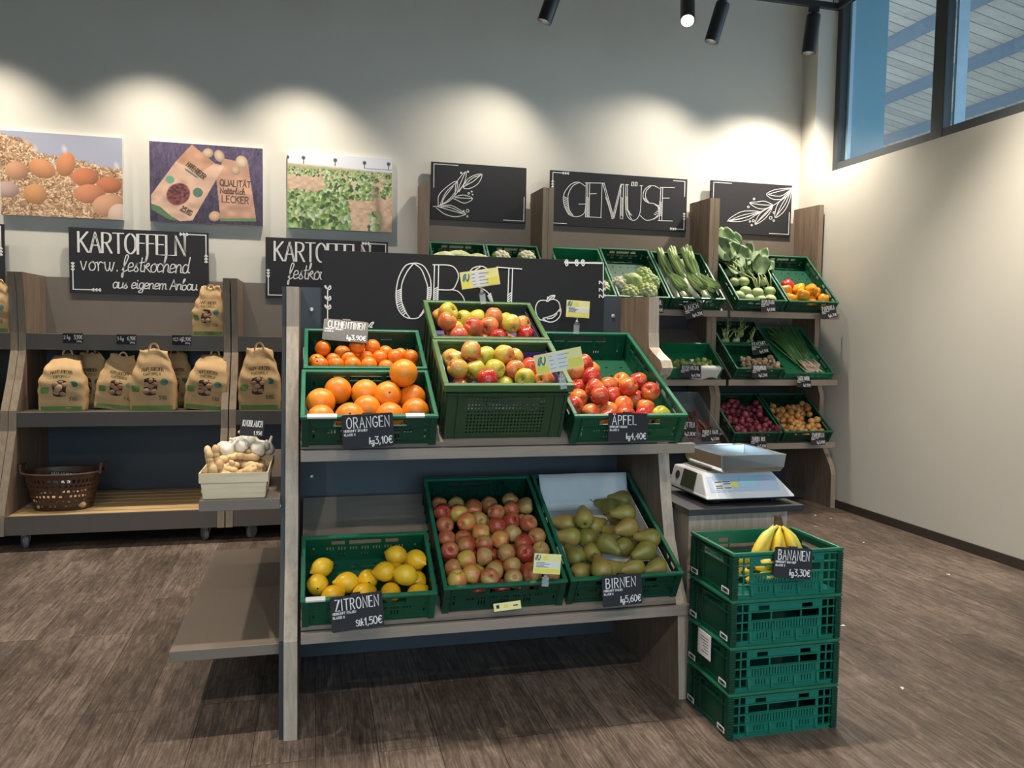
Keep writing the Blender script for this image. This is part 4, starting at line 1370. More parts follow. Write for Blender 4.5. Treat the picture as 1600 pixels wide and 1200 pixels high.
banana_bunch(T(p[0] + 0.02, 2.43, zb + 0.060) @ RY(1.52), 4, 'banana bunch at the rear of the top crate', 0.22)
banana_bunch(T(p[0] + 0.06, 2.29, zb + 0.100) @ RY(1.50), 3, 'banana bunch pressed against the slotted front of the top crate', 0.16)
# ------------------------------------------------------------------ vegetables on the back shelves
M_leaf = fruit_mat('cabbage_leaf_green', (0.10, 0.22, 0.045, 1), (0.20, 0.33, 0.08, 1), rough=0.55, scale=20, bmp=0.3, bscale=60)
M_leaf_blue = fruit_mat('kohlrabi_leaf', (0.08, 0.15, 0.06, 1), (0.18, 0.27, 0.115, 1), rough=0.55, scale=16, bmp=0.3, bscale=70)
M_pale = fruit_mat('pale_cabbage', (0.50, 0.56, 0.22, 1), (0.72, 0.74, 0.46, 1), rough=0.5, scale=20, bmp=0.4, bscale=60)
M_curd = fruit_mat('cauliflower_curd', (0.62, 0.58, 0.34, 1), (0.78, 0.74, 0.54, 1), rough=0.8, scale=60, bmp=1.0, bscale=120)
M_kohl = fruit_mat('kohlrabi_skin', (0.42, 0.52, 0.20, 1), (0.58, 0.64, 0.32, 1), rough=0.45, scale=14, bmp=0.1)
M_stalk = fruit_mat('pale_green_stalk', (0.36, 0.48, 0.16, 1), (0.54, 0.62, 0.30, 1), rough=0.5, scale=20, bmp=0)
M_pepper = fruit_mat('orange_pepper_skin', (0.84, 0.30, 0.012, 1), (0.92, 0.46, 0.02, 1), rough=0.2, scale=8, bmp=0)
M_pepper_r = fruit_mat('red_pepper_skin', (0.55, 0.015, 0.02, 1), (0.68, 0.03, 0.03, 1), rough=0.2, scale=8, bmp=0)
M_sprout = fruit_mat('brussels_sprout', (0.22, 0.32, 0.06, 1), (0.44, 0.50, 0.16, 1), rough=0.5, scale=50, bmp=0.5, bscale=150)
M_mush = fruit_mat('brown_mushroom_cap', (0.42, 0.25, 0.13, 1), (0.60, 0.42, 0.26, 1), rough=0.7, scale=24, bmp=0.2)
M_mushs = plain('mushroom_stem', (0.70, 0.60, 0.48, 1), 0.8)
M_onr = fruit_mat('red_onion_skin', (0.16, 0.02, 0.035, 1), (0.32, 0.06, 0.08, 1), rough=0.3, scale=16, bmp=0.1)
M_ony = fruit_mat('yellow_onion_skin', (0.50, 0.20, 0.05, 1), (0.68, 0.36, 0.12, 1), rough=0.3, scale=16, bmp=0.1)
M_carp = fruit_mat('purple_carrot_skin', (0.20, 0.06, 0.06, 1), (0.44, 0.18, 0.11, 1), rough=0.6, scale=20, bmp=0.3, bscale=90)
M_caro = fruit_mat('orange_carrot_skin', (0.80, 0.26, 0.05, 1), (0.90, 0.36, 0.08, 1), rough=0.6, scale=20, bmp=0.2)
M_springleaf = fruit_mat('spring_onion_leaf', (0.035, 0.13, 0.035, 1), (0.10, 0.24, 0.06, 1), rough=0.45, scale=10, bmp=0)
M_springbulb = fruit_mat('spring_onion_bulb', (0.72, 0.62, 0.50, 1), (0.74, 0.40, 0.34, 1), rough=0.45, scale=10, bmp=0)
M_leekw = fruit_mat('leek_white_shaft', (0.72, 0.76, 0.46, 1), (0.80, 0.82, 0.62, 1), rough=0.45, scale=8, bmp=0)
M_leekg = fruit_mat('leek_green_leaf', (0.26, 0.38, 0.15, 1), (0.48, 0.57, 0.28, 1), rough=0.5, scale=8, bmp=0)


def leaf_mesh(name, L, W, mat, cup=0.25, ruffle=0.05, nu=10, nv=10, thick=True, tip=0.6):
    """a leaf blade along +y, cupped, with a ruffled margin; real thickness"""
    vs = []; fs = []
    for j in range(nv + 1):
        v = j / nv
        half = W * 0.5 * (math.sin(PI * min(1, v * 0.86 + 0.10)) ** tip)
        for i in range(nu + 1):
            u = i / nu * 2 - 1
            z = cup * W * u * u * 0.5 + 0.18 * L * v * v + ruffle * W * abs(u) ** 2 * math.sin(7 * v + 3 * u) - 0.02 * W * math.exp(-(u * 6) ** 2)
            vs.append((u * half, v * L, z))
    n = len(vs)
    t = 0.0022
    vs += [(x, y, z - t) for x, y, z in vs]
    for j in range(nv):
        for i in range(nu):
            a = j * (nu + 1) + i
            fs.append((a, a + 1, a + nu + 2, a + nu + 1))
            fs.append((n + a, n + a + nu + 1, n + a + nu + 2, n + a + 1))
    for j in range(nv):
        for e in (0, nu):
            a = j * (nu + 1) + e; b2 = a + nu + 1
            fs.append((a, b2, n + b2, n + a) if e == 0 else (b2, a, n + a, n + b2))
    for i in range(nu):
        a = i; fs.append((a + 1, a, n + a, n + a + 1))
        a = nv * (nu + 1) + i; fs.append((a, a + 1, n + a + 1, n + a))
    m = MB(); m.add(vs, fs)
    return m.mesh(name, mat, True)


def head(name, label, cat, M, r, core_mat, leaf_mat, n_leaf, group, core_sc=(1, 1, 1), bumps=0, leafL=1.7, tilt=0.5):
    """cauliflower or cabbage head wrapped in leaves"""
    t = thing(name, label, cat, M, group)
    m = MB(); m.ball((0, 0, 0), r, 22, 14, sc=core_sc)
    if bumps:
        for k in range(bumps):
            ph = math.acos(1 - 1.3 * (k + 0.5) / bumps); th = k * 2.39996
            c = Vector((math.sin(ph) * math.cos(th), math.sin(ph) * math.sin(th), math.cos(ph))) * r * 0.9
            m.ball(c, r * 0.28, 9, 6)
    m.build('curd' if bumps else 'heart', core_mat, t, smooth=True)
    lf = leaf_mesh('leaf', r * leafL, r * 1.5, leaf_mat, 0.5, 0.10)
    for k in range(n_leaf):
        a = 2 * PI * k / n_leaf + 0.3 * (k % 2)
        s = 0.85 + 0.25 * ((k * 7) % 5) / 5
        put('leaf', lf, t, M=RZ(a) @ T(0, r * (0.62 if k % 2 else 0.78), -r * 0.8) @ RX(PI / 2 - tilt * (0.4 if k % 2 else 0.9)) @ SC(s, s, s))
    return t


def at(b, x, y, z): return b.M @ T(x, y, z)


# pale cabbages (long heads) and cauliflowers under the first leaf board
for k, (x, y, a) in enumerate([(-0.11, 0.10, 0.1), (0.0, 0.12, -0.15), (0.11, 0.09, 0.25), (-0.05, -0.08, 0.0), (0.08, -0.10, 0.1)]):
    head('pale_cabbage', 'pale long cabbage in the crate under the leaf board, %s along' % ORD[k], 'cabbage', at(b_v['cabbage'], x, y, 0.085) @ RZ(a) @ RY(PI / 2) , 0.062, M_pale, M_pale, 6, 'pale cabbages', (0.9, 0.9, 1.6), 0, 2.2, 0.15)
for k, (x, y) in enumerate([(-0.10, 0.12), (0.09, 0.13), (-0.02, -0.04), (0.11, -0.10), (-0.11, -0.14)]):
    head('cauliflower', 'white cauliflower with green leaves behind the OBST board, %s of its crate' % ORD[k], 'cauliflower', at(b_v['cauli'], x, y, 0.085), 0.062, M_curd, M_leaf, 7, 'cauliflowers behind the board', bumps=40)
# a few in the smooth bright crate and the leafy crate beside the leeks
for k, (x, y) in enumerate([(-0.08, -0.16), (0.10, -0.17)]):
    head('cauliflower', 'leafy cauliflower low in the smooth bright crate, %s of two' % ORD[k], 'cauliflower', at(b_v['light'], x, y, 0.075), 0.06, M_curd, M_leaf, 7, 'cauliflowers in the bright crate', bumps=40)
b = b_v['romanesco']
rp = [(988, 442, 0.10), (968, 447, 0.07), (1016, 443, 0.07), (1012, 458, 0.09), (985, 463, 0.07), (1005, 432, 0.07)]
rl = ['round green savoy like cauliflower in the middle of the leafy crate', 'knobbly pale cauliflower at the near end of the leafy crate', 'leafy cauliflower beside the leek crate', 'leafy cauliflower drooping over the crate front next to the leeks',
      'small leafy cauliflower at the crate front', 'leafy cauliflower at the rear of its pile']
for k, (px, py, z) in enumerate(rp):
    p = b.pick(px, py, z)
    p.x = max(-0.15, min(0.15, p.x)); p.y = max(-0.22, min(0.20, p.y))
    cm2 = (M_stalk, M_curd, M_stalk, M_pale, M_pale, M_stalk)[k]
    head('cauliflower', rl[k], 'cauliflower', b.M @ T(*p) @ RX(-0.5) @ RZ(k), 0.064 if k else 0.074, cm2, M_stalk if k in (0, 2, 5) else M_pale, 8, 'leafy cauliflowers', bumps=34 if k else 0, leafL=1.5, tilt=0.3)

# leeks: white shaft low, green fan towards the rear
lfm = leaf_mesh('leaf', 0.26, 0.058, M_leekg, 0.9, 0.02, 6, 12, tip=0.8)
def leek(M, label, flip):
    t = thing('leek', label, 'leek', M, 'leeks')
    m = MB(); m.tube([(0, 0, 0), (0, 0.02, 0), (0, 0.12, 0.002), (0, 0.23, 0.004)], [0.021, 0.020, 0.021, 0.025], 14); m.build('shaft', M_leekw, t, smooth=True)
    for k, a in enumerate((-0.20, -0.07, 0.06, 0.19)):
        put('leaf', lfm, t, M=T(0, 0.20, 0.004 + 0.003 * k) @ RZ(a) @ RX(0.04 + 0.03 * k) @ RY(0.5 * (1 if a > 0 else -1)))
    m = MB()
    for k in range(7):
        a = k * 0.9
        m.tube([(0, 0.002, 0), (0.008 * math.cos(a), -0.02, 0.008 * math.sin(a)), (0.014 * math.cos(a), -0.034, 0.010 * math.sin(a) - 0.006)], 0.0009, 5)
    m.build('root', M_mushs, t)
    return t
b = b_v['leek']
lk = [(0.01, -0.24, 0.075, 0.26), (0.03, -0.25, 0.06, 0.25), (0.08, -0.24, 0.085, 0.16), (0.115, -0.25, 0.06, 0.12), (-0.06, -0.20, 0.05, 0.26), (-0.12, -0.22, 0.04, 0.10), (0.0, -0.16, 0.035, 0.1), (0.10, -0.14, 0.035, 0.0)]
for k, (x, y, z, a) in enumerate(lk):
    leek(b.M @ T(x, y, z) @ RZ(a) @ RX(0.06), 'leek with white shaft and green leaves, %s in the crate behind its card' % ORD[k], False)
for k, (x, z) in enumerate([(-0.12, 0.07), (-0.02, 0.08), (0.04, 0.07)]):
    leek(b.M @ T(x, 0.22, z) @ RZ(PI + 0.12 * k), 'leek turned the other way, pale root end at the crate rear, %s of three' % ORD[k], True)

# kohlrabi
kst = []
def kohlrabi(M, label, r, leaves, seed, lo=-0.5):
    t = thing('kohlrabi', label, 'kohlrabi', M, 'kohlrabi in the corner crate')
    m = MB(); m.lathe([(0.001, -0.80 * r), (0.3 * r, -0.78 * r), (0.75 * r, -0.55 * r), (1.0 * r, -0.05 * r), (0.93 * r, 0.35 * r), (0.6 * r, 0.68 * r), (0.2 * r, 0.78 * r), (0.001, 0.76 * r)], 22); m.build('bulb', M_kohl, t, smooth=True)
    rs = random.Random(seed)
    for k in range(leaves):
        a = max(lo, (k / leaves - 0.5) * 1.9 + rs.uniform(-0.1, 0.1)) + 0.05 * k
        L = rs.uniform(0.16, 0.24)
        e = Vector((math.sin(a) * L * 0.55, L * 0.9, 0.04 + rs.uniform(0.0, 0.07)))
        m = MB(); m.tube([(0.4 * r * math.sin(a), 0.3 * r, 0.62 * r), tuple(e * 0.5 + Vector((0, 0, 0.05))), tuple(e + Vector((0, 0, 0.02)))], [0.0042, 0.0036, 0.003], 7); so2 = m.build('leaf_stalk', M_stalk, t, smooth=True)
        put('leaf', kleaf[k % 3], so2, M=T(e.x, e.y, e.z + 0.02) @ RZ(-a * 0.7 + rs.uniform(-0.3, 0.3)) @ RX(rs.uniform(-0.1, 0.7)) @ RY(rs.uniform(-0.6, 0.6)))
    return t
kleaf = [leaf_mesh('leaf', 0.18, 0.15, M_leaf_blue, 0.25, 0.14), leaf_mesh('leaf', 0.21, 0.16, M_leaf_blue, 0.3, 0.12), leaf_mesh('leaf', 0.14, 0.13, M_leaf_blue, 0.2, 0.18)]
b = b_v['kohlrabi']
kp = [(1140, 425, 0.06, 4), (1147, 440, 0.06, 3), (1162, 440, 0.085, 5), (1165, 455, 0.07, 0), (1184, 457, 0.075, 4), (1170, 467, 0.05, 0), (1203, 455, 0.06, 3), (1204, 468, 0.05, 0), (1155, 462, 0.05, 0), (1190, 440, 0.06, 3), (1188, 468, 0.05, 0)]
for k, (px, py, z, n) in enumerate(kp):
    p = b.pick(px, py, z)
    p.x = max(-0.105 if n else -0.155, min(0.155, p.x)); p.y = max(-0.24, min(0.12, p.y))
    kohlrabi(b.M @ T(p.x, p.y, p.z) @ RX(-0.25), ('pale green kohlrabi with leaves, %s from the crate front corner' if n else 'bare round kohlrabi bulb, %s from the crate front corner') % ORD[k], 0.044, n, k, 0.10 if p.x < -0.08 else (-0.9 if p.x < 0.08 else -0.9))

# peppers
def pepper_meshes(r, mat):
    m = MB(); seg = 30; vs = []; fs = []
    prof = [(0.05, -0.98), (0.35, -1.05), (0.65, -0.95), (0.86, -0.55), (0.97, 0.0), (1.0, 0.45), (0.88, 0.80), (0.60, 0.92), (0.30, 0.82), (0.05, 0.72)]
    for a, z in prof:
        for k in range(seg):
            an = 2 * PI * k / seg
            l = 1 + 0.09 * math.cos(4 * an) * (0.4 + 0.6 * abs(z))
            vs.append((a * r * l * math.cos(an), a * r * l * math.sin(an), z * r + 0.05 * r * math.cos(4 * an) * (1 if abs(z) > 0.8 else 0)))
    for i in range(len(prof) - 1):
        for k in range(seg):
            k2 = (k + 1) % seg; fs.append((i * seg + k, i * seg + k2, (i + 1) * seg + k2, (i + 1) * seg + k))
    fs.append(tuple(range(seg - 1, -1, -1))); fs.append(tuple((len(prof) - 1) * seg + k for k in range(seg)))
    m.add(vs, fs); body = m.mesh('bell_pepper', mat, True)
    m = MB(); m.lathe([(0.012, 0.72 * r), (0.010, 0.80 * r), (0.005, 0.86 * r), (0.0045, 1.15 * r), (0.006, 1.22 * r)], 10)
    return body, m.mesh('stem', M_gstem, True)
R_B = 0.048
pmesh = {'o': pepper_meshes(R_B, M_pepper), 'r': pepper_meshes(R_B, M_pepper_r)}
b = b_v['paprika']
pts = crop(6.957, 1090, 365, [(985, 595, 'r'), (965, 630, 'o'), (1110, 615, 'o'), (1265, 650, 'o'), (1040, 700, 'o'), (1110, 690, 'o'), (1215, 690, 'o'), (1360, 730, 'o'), (1240, 770, 'o')])
P = [tuple(b.pick(x, y, 0.012 + R_B + (0.02 if i in (2, 5, 6) else 0.0))) for i, (x, y, k) in enumerate(pts)]
Pr = relax(P, [R_B * 0.95] * len(P), b, 40, keep=0.01, margin=0.016)
fruit_set(b, [(Pr[i], R_B, pts[i][2]) for i in range(len(P))], pmesh, 'bell_pepper', ['red bell pepper' if p[2] == 'r' else 'orange bell pepper' for p in pts], 'by the window wall', 'the kohlrabi', 'bell pepper', 'bell peppers')


def heap(b, n, R, zlayers, meshes, name, label, cat, group, region, jit=1.0, rotf=None, squash=0.9, seed=1, pull=0.0015, it=50, margin=0.016):
    """a poured heap of small like things: settled balls"""
    rs = random.Random(seed)
    P = []
    x0, x1, y0, y1 = region
    for k in range(n):
        P.append((rs.uniform(x0, x1), rs.uniform(y0, y1), 0.012 + R * 1.0 + rs.uniform(0, zlayers * R * 1.7)))
    Pr = relax(P, [R * squash] * n, b, it, pull=pull, margin=margin)
    protos = {}
    for i in range(n):
        k = i % len(meshes)
        rot = rotf(rs) if rotf else Euler((rs.uniform(0, 6.3), rs.uniform(0, 6.3), rs.uniform(0, 6.3))).to_matrix().to_4x4()
        M = b.M @ Matrix.Translation(Vector(Pr[i])) @ rot
        if k in protos: o = copy_tree(protos[k], M)
        else:
            o = put(name, meshes[k][0], M=M)
            for q in meshes[k][1:]: put(q.name.split('.')[0], q, o)
            protos[k] = o
        tag(o, label, cat, group)


def onion_mesh(r, mat, nm):
    m = MB(); m.lathe([(0.12 * r, -0.92 * r), (0.5 * r, -0.84 * r), (0.88 * r, -0.45 * r), (1.0 * r, 0.0), (0.90 * r, 0.42 * r), (0.58 * r, 0.78 * r), (0.26 * r, 1.0 * r), (0.13 * r, 1.25 * r), (0.16 * r, 1.45 * r)], 16)
    return (m.mesh(nm, mat, True),)
heap(b_v['redonion'], 95, 0.0255, 2.4, [onion_mesh(0.025, M_onr, 'red_onion'), onion_mesh(0.0285, M_onr, 'red_onion')], 'red_onion', 'small red onion in the crate behind the card reading ZWIEBEL ROT', 'onion', 'red onions', (-0.19, 0.19, -0.22, 0.20), seed=2)
heap(b_v['onion'], 85, 0.0255, 2.2, [onion_mesh(0.025, M_ony, 'yellow_onion'), onion_mesh(0.0285, M_ony, 'yellow_onion')], 'yellow_onion', 'yellow onion in the crate at the window wall', 'onion', 'yellow onions', (-0.19, 0.19, -0.22, 0.18), seed=3)
def sprout_mesh(r):
    m = MB(); m.ball((0, 0, 0), r, 12, 8)
    for k in range(5):
        a = k * 1.256; m.ball((0.28 * r * math.cos(a), 0.28 * r * math.sin(a), 0.1 * r), r * 0.84, 10, 7, sc=(0.9, 0.9, 1.0))
    return (m.mesh('brussels_sprout', M_sprout, True),)
heap(b_v['sprouts'], 70, 0.0175, 2.0, [sprout_mesh(0.017), sprout_mesh(0.020)], 'brussels_sprout', 'brussels sprout in the short bright green crate', 'brussels sprout', 'brussels sprouts', (-0.18, 0.18, -0.12, 0.06), seed=4, squash=0.95)
def mush_mesh(r):
    m = MB(); m.lathe([(0.45 * r, -0.22 * r), (0.85 * r, -0.30 * r), (1.0 * r, -0.05 * r), (0.94 * r, 0.28 * r), (0.70 * r, 0.58 * r), (0.35 * r, 0.74 * r), (0.001, 0.78 * r)], 16); a = m.mesh('mushroom', M_mush, True)
    m = MB(); m.lathe([(0.36 * r, -0.95 * r), (0.42 * r, -0.88 * r), (0.34 * r, -0.4 * r), (0.40 * r, -0.2 * r)], 12)
    return (a, m.mesh('stem', M_mushs, True))
heap(b_v['mushroom'], 48, 0.0225, 1.8, [mush_mesh(0.0225), mush_mesh(0.026)], 'mushroom', 'brown capped mushroom in the short crate behind its own card', 'mushroom', 'brown mushrooms', (-0.06, 0.19, -0.12, 0.06), seed=5)
# purple carrots in the clear tub
def carrot_mesh(L, r, mat, nm, sd):
    rs = random.Random(sd); m = MB(); pts_ = []; rr = []
    for i in range(9):
        u = i / 8
        pts_.append((rs.uniform(-1, 1) * 0.004, (u - 0.5) * L, rs.uniform(-1, 1) * 0.003)); rr.append(r * (1 - 0.72 * u) * (0.7 if i == 0 else 1))
    m.tube(pts_, rr, 10)
    return (m.mesh(nm, mat, True),)
b = b_v['purple']
rs = random.Random(9)
cms = [carrot_mesh(0.17, 0.0125, M_carp, 'purple_carrot', s) for s in (1, 2)] + [carrot_mesh(0.14, 0.0105, M_carp, 'purple_carrot', 3)]
for k in range(34):
    lay = k // 9
    x = -0.12 + 0.03 * (k % 9) + rs.uniform(-0.01, 0.01)
    y = -0.05 - 0.02 * lay + rs.uniform(-0.10, 0.10)
    y = max(-0.14, min(0.06, y))
    M = b.M @ T(max(-0.12, min(0.12, x)), y, 0.02 + lay * 0.019) @ RZ(rs.uniform(-0.35, 0.35) + (PI if k % 3 == 0 else 0))
    tag(put('purple_carrot', cms[k % 3][0], M=M), 'purple carrot in the clear plastic tub', 'carrot', 'purple carrots')
b = b_v['carrot']
for k in range(14):
    M = b.M @ T(-0.15 + 0.022 * k, -0.08 + 0.03 * (k % 3), 0.026 + 0.02 * (k % 2)) @ RZ(0.2 * ((k * 5) % 4 - 1.5))
    tag(put('carrot', carrot_mesh(0.18, 0.013, M_caro, 'carrot', 8)[0] if k == 0 else bpy.data.meshes['carrot'], M=M), 'orange carrot in the low crate half hidden by the fruit stand', 'carrot', 'orange carrots')
# fennel
b = b_v['fennel']
for k, (x, y) in enumerate([(-0.12, -0.06), (-0.02, -0.05), (0.09, -0.07), (-0.07, 0.05), (0.06, 0.05)]):
    t = thing('fennel', 'pale fennel bulb with green stalks behind the mushrooms, %s of its crate' % ORD[k], 'fennel', at(b, x, y, 0.05) @ RZ(0.4 * k), 'fennel bulbs')
    m = MB(); m.ball((0, 0, 0), 0.036, 18, 10, sc=(1.0, 0.7, 1.0)); m.build('bulb', M_pale, t, smooth=True)
    for s in (-1, 0, 1):
        m = MB(); m.tube([(0.012 * s, 0, 0.02), (0.03 * s, 0.005, 0.06), (0.045 * s, 0.01, 0.09)], [0.008, 0.006, 0.004], 8)
        for q in range(6):
            m.tube([(0.045 * s, 0.01, 0.088), (0.045 * s + 0.02 * math.cos(q), 0.01 + 0.02 * math.sin(q), 0.115)], 0.0012, 5)
        m.build('stalk', M_stalk, t, smooth=True)
# spring onions: bulbs at the front, long leaves fanning to the rear
b = b_v['spring']
rs = random.Random(21)
variants = []
for v in range(4):
    m = MB(); m.tube([(0, 0, 0), (0, 0.008, 0), (0, 0.03, 0.001), (0, 0.09, 0.003)], [0.004, 0.0095, 0.006, 0.0055], 9); bm_ = m.mesh('bulb', M_springbulb, True)
    m = MB()
    for q in range(3):
        a = (q - 1) * 0.10 + rs.uniform(-0.05, 0.05); L = rs.uniform(0.30, 0.42)
        m.tube([(0, 0.085, 0.003), (math.sin(a) * L * 0.4, 0.085 + L * 0.4, 0.02 + 0.01 * q), (math.sin(a) * L * 0.8, 0.085 + L * 0.8, 0.045 + 0.02 * q), (math.sin(a) * L, 0.085 + L * 0.98, 0.04 + 0.03 * q)], [0.0050, 0.0058, 0.0045, 0.0012], 7)
    variants.append((bm_, m.mesh('leaf', M_springleaf, True)))
protos = {}
for k in range(26):
    x = 0.165 - 0.012 * (k % 13) - rs.uniform(0, 0.01); y = -0.25 + 0.055 * (k // 13) + 0.03 * ((k * 3) % 5) / 5; z = 0.022 + 0.012 * (k // 13) + rs.uniform(0, 0.01)
    M = b.M @ T(x, y, z) @ RZ(0.34 + rs.uniform(-0.16, 0.16))
    if k % 4 in protos: o = copy_tree(protos[k % 4], M)
    else:
        o = thing('spring_onion', '', '', M); put('bulb', variants[k % 4][0], o); put('leaf', variants[k % 4][1], o); protos[k % 4] = o
    tag(o, 'spring onion with pinkish bulb and long dark leaves in the shallow crate', 'spring onion', 'spring onions')
# white paper hanging over the sprouts crate front
b = b_v['sprouts']
m = MB(); vs = []; fs = []
for j in range(9):
    for i in range(15):
        u, v = i / 14, j / 8
        x = -0.03 + u * 0.21 + 0.004 * math.sin(v * 5); L = v * 0.14
        y = -b.d / 2 - 0.004 + (0.03 - L if L < 0.03 else 0) - (0.004 + 0.004 * math.sin(u * 9 + v * 4) if L >= 0.03 else 0)
        z = b.h + 0.004 - (max(0, L - 0.03)) * (0.9 + 0.08 * math.sin(u * 6))
        vs.append((x, y, z))
for j in range(8):
    for i in range(14):
        a = j * 15 + i; fs.append((a, a + 1, a + 16, a + 15))
m.add(vs, fs); o = m.build('paper_liner', M_paper, smooth=True, M=b.M); sl = o.modifiers.new('solid', 'SOLIDIFY'); sl.thickness = 0.0012
tag(o, 'crumpled white paper hanging over the front of the brussels sprouts crate', 'paper')
# pale cabbage seen between the stand and the scale
head('pale_cabbage', 'pale green pointed cabbage on the pedestal between the stand side and the scale', 'cabbage', T(1.435, 3.12, 0.748), 0.058, M_stalk, M_stalk, 6, None, (0.8, 0.8, 1.3), 0, 1.8, 0.1)
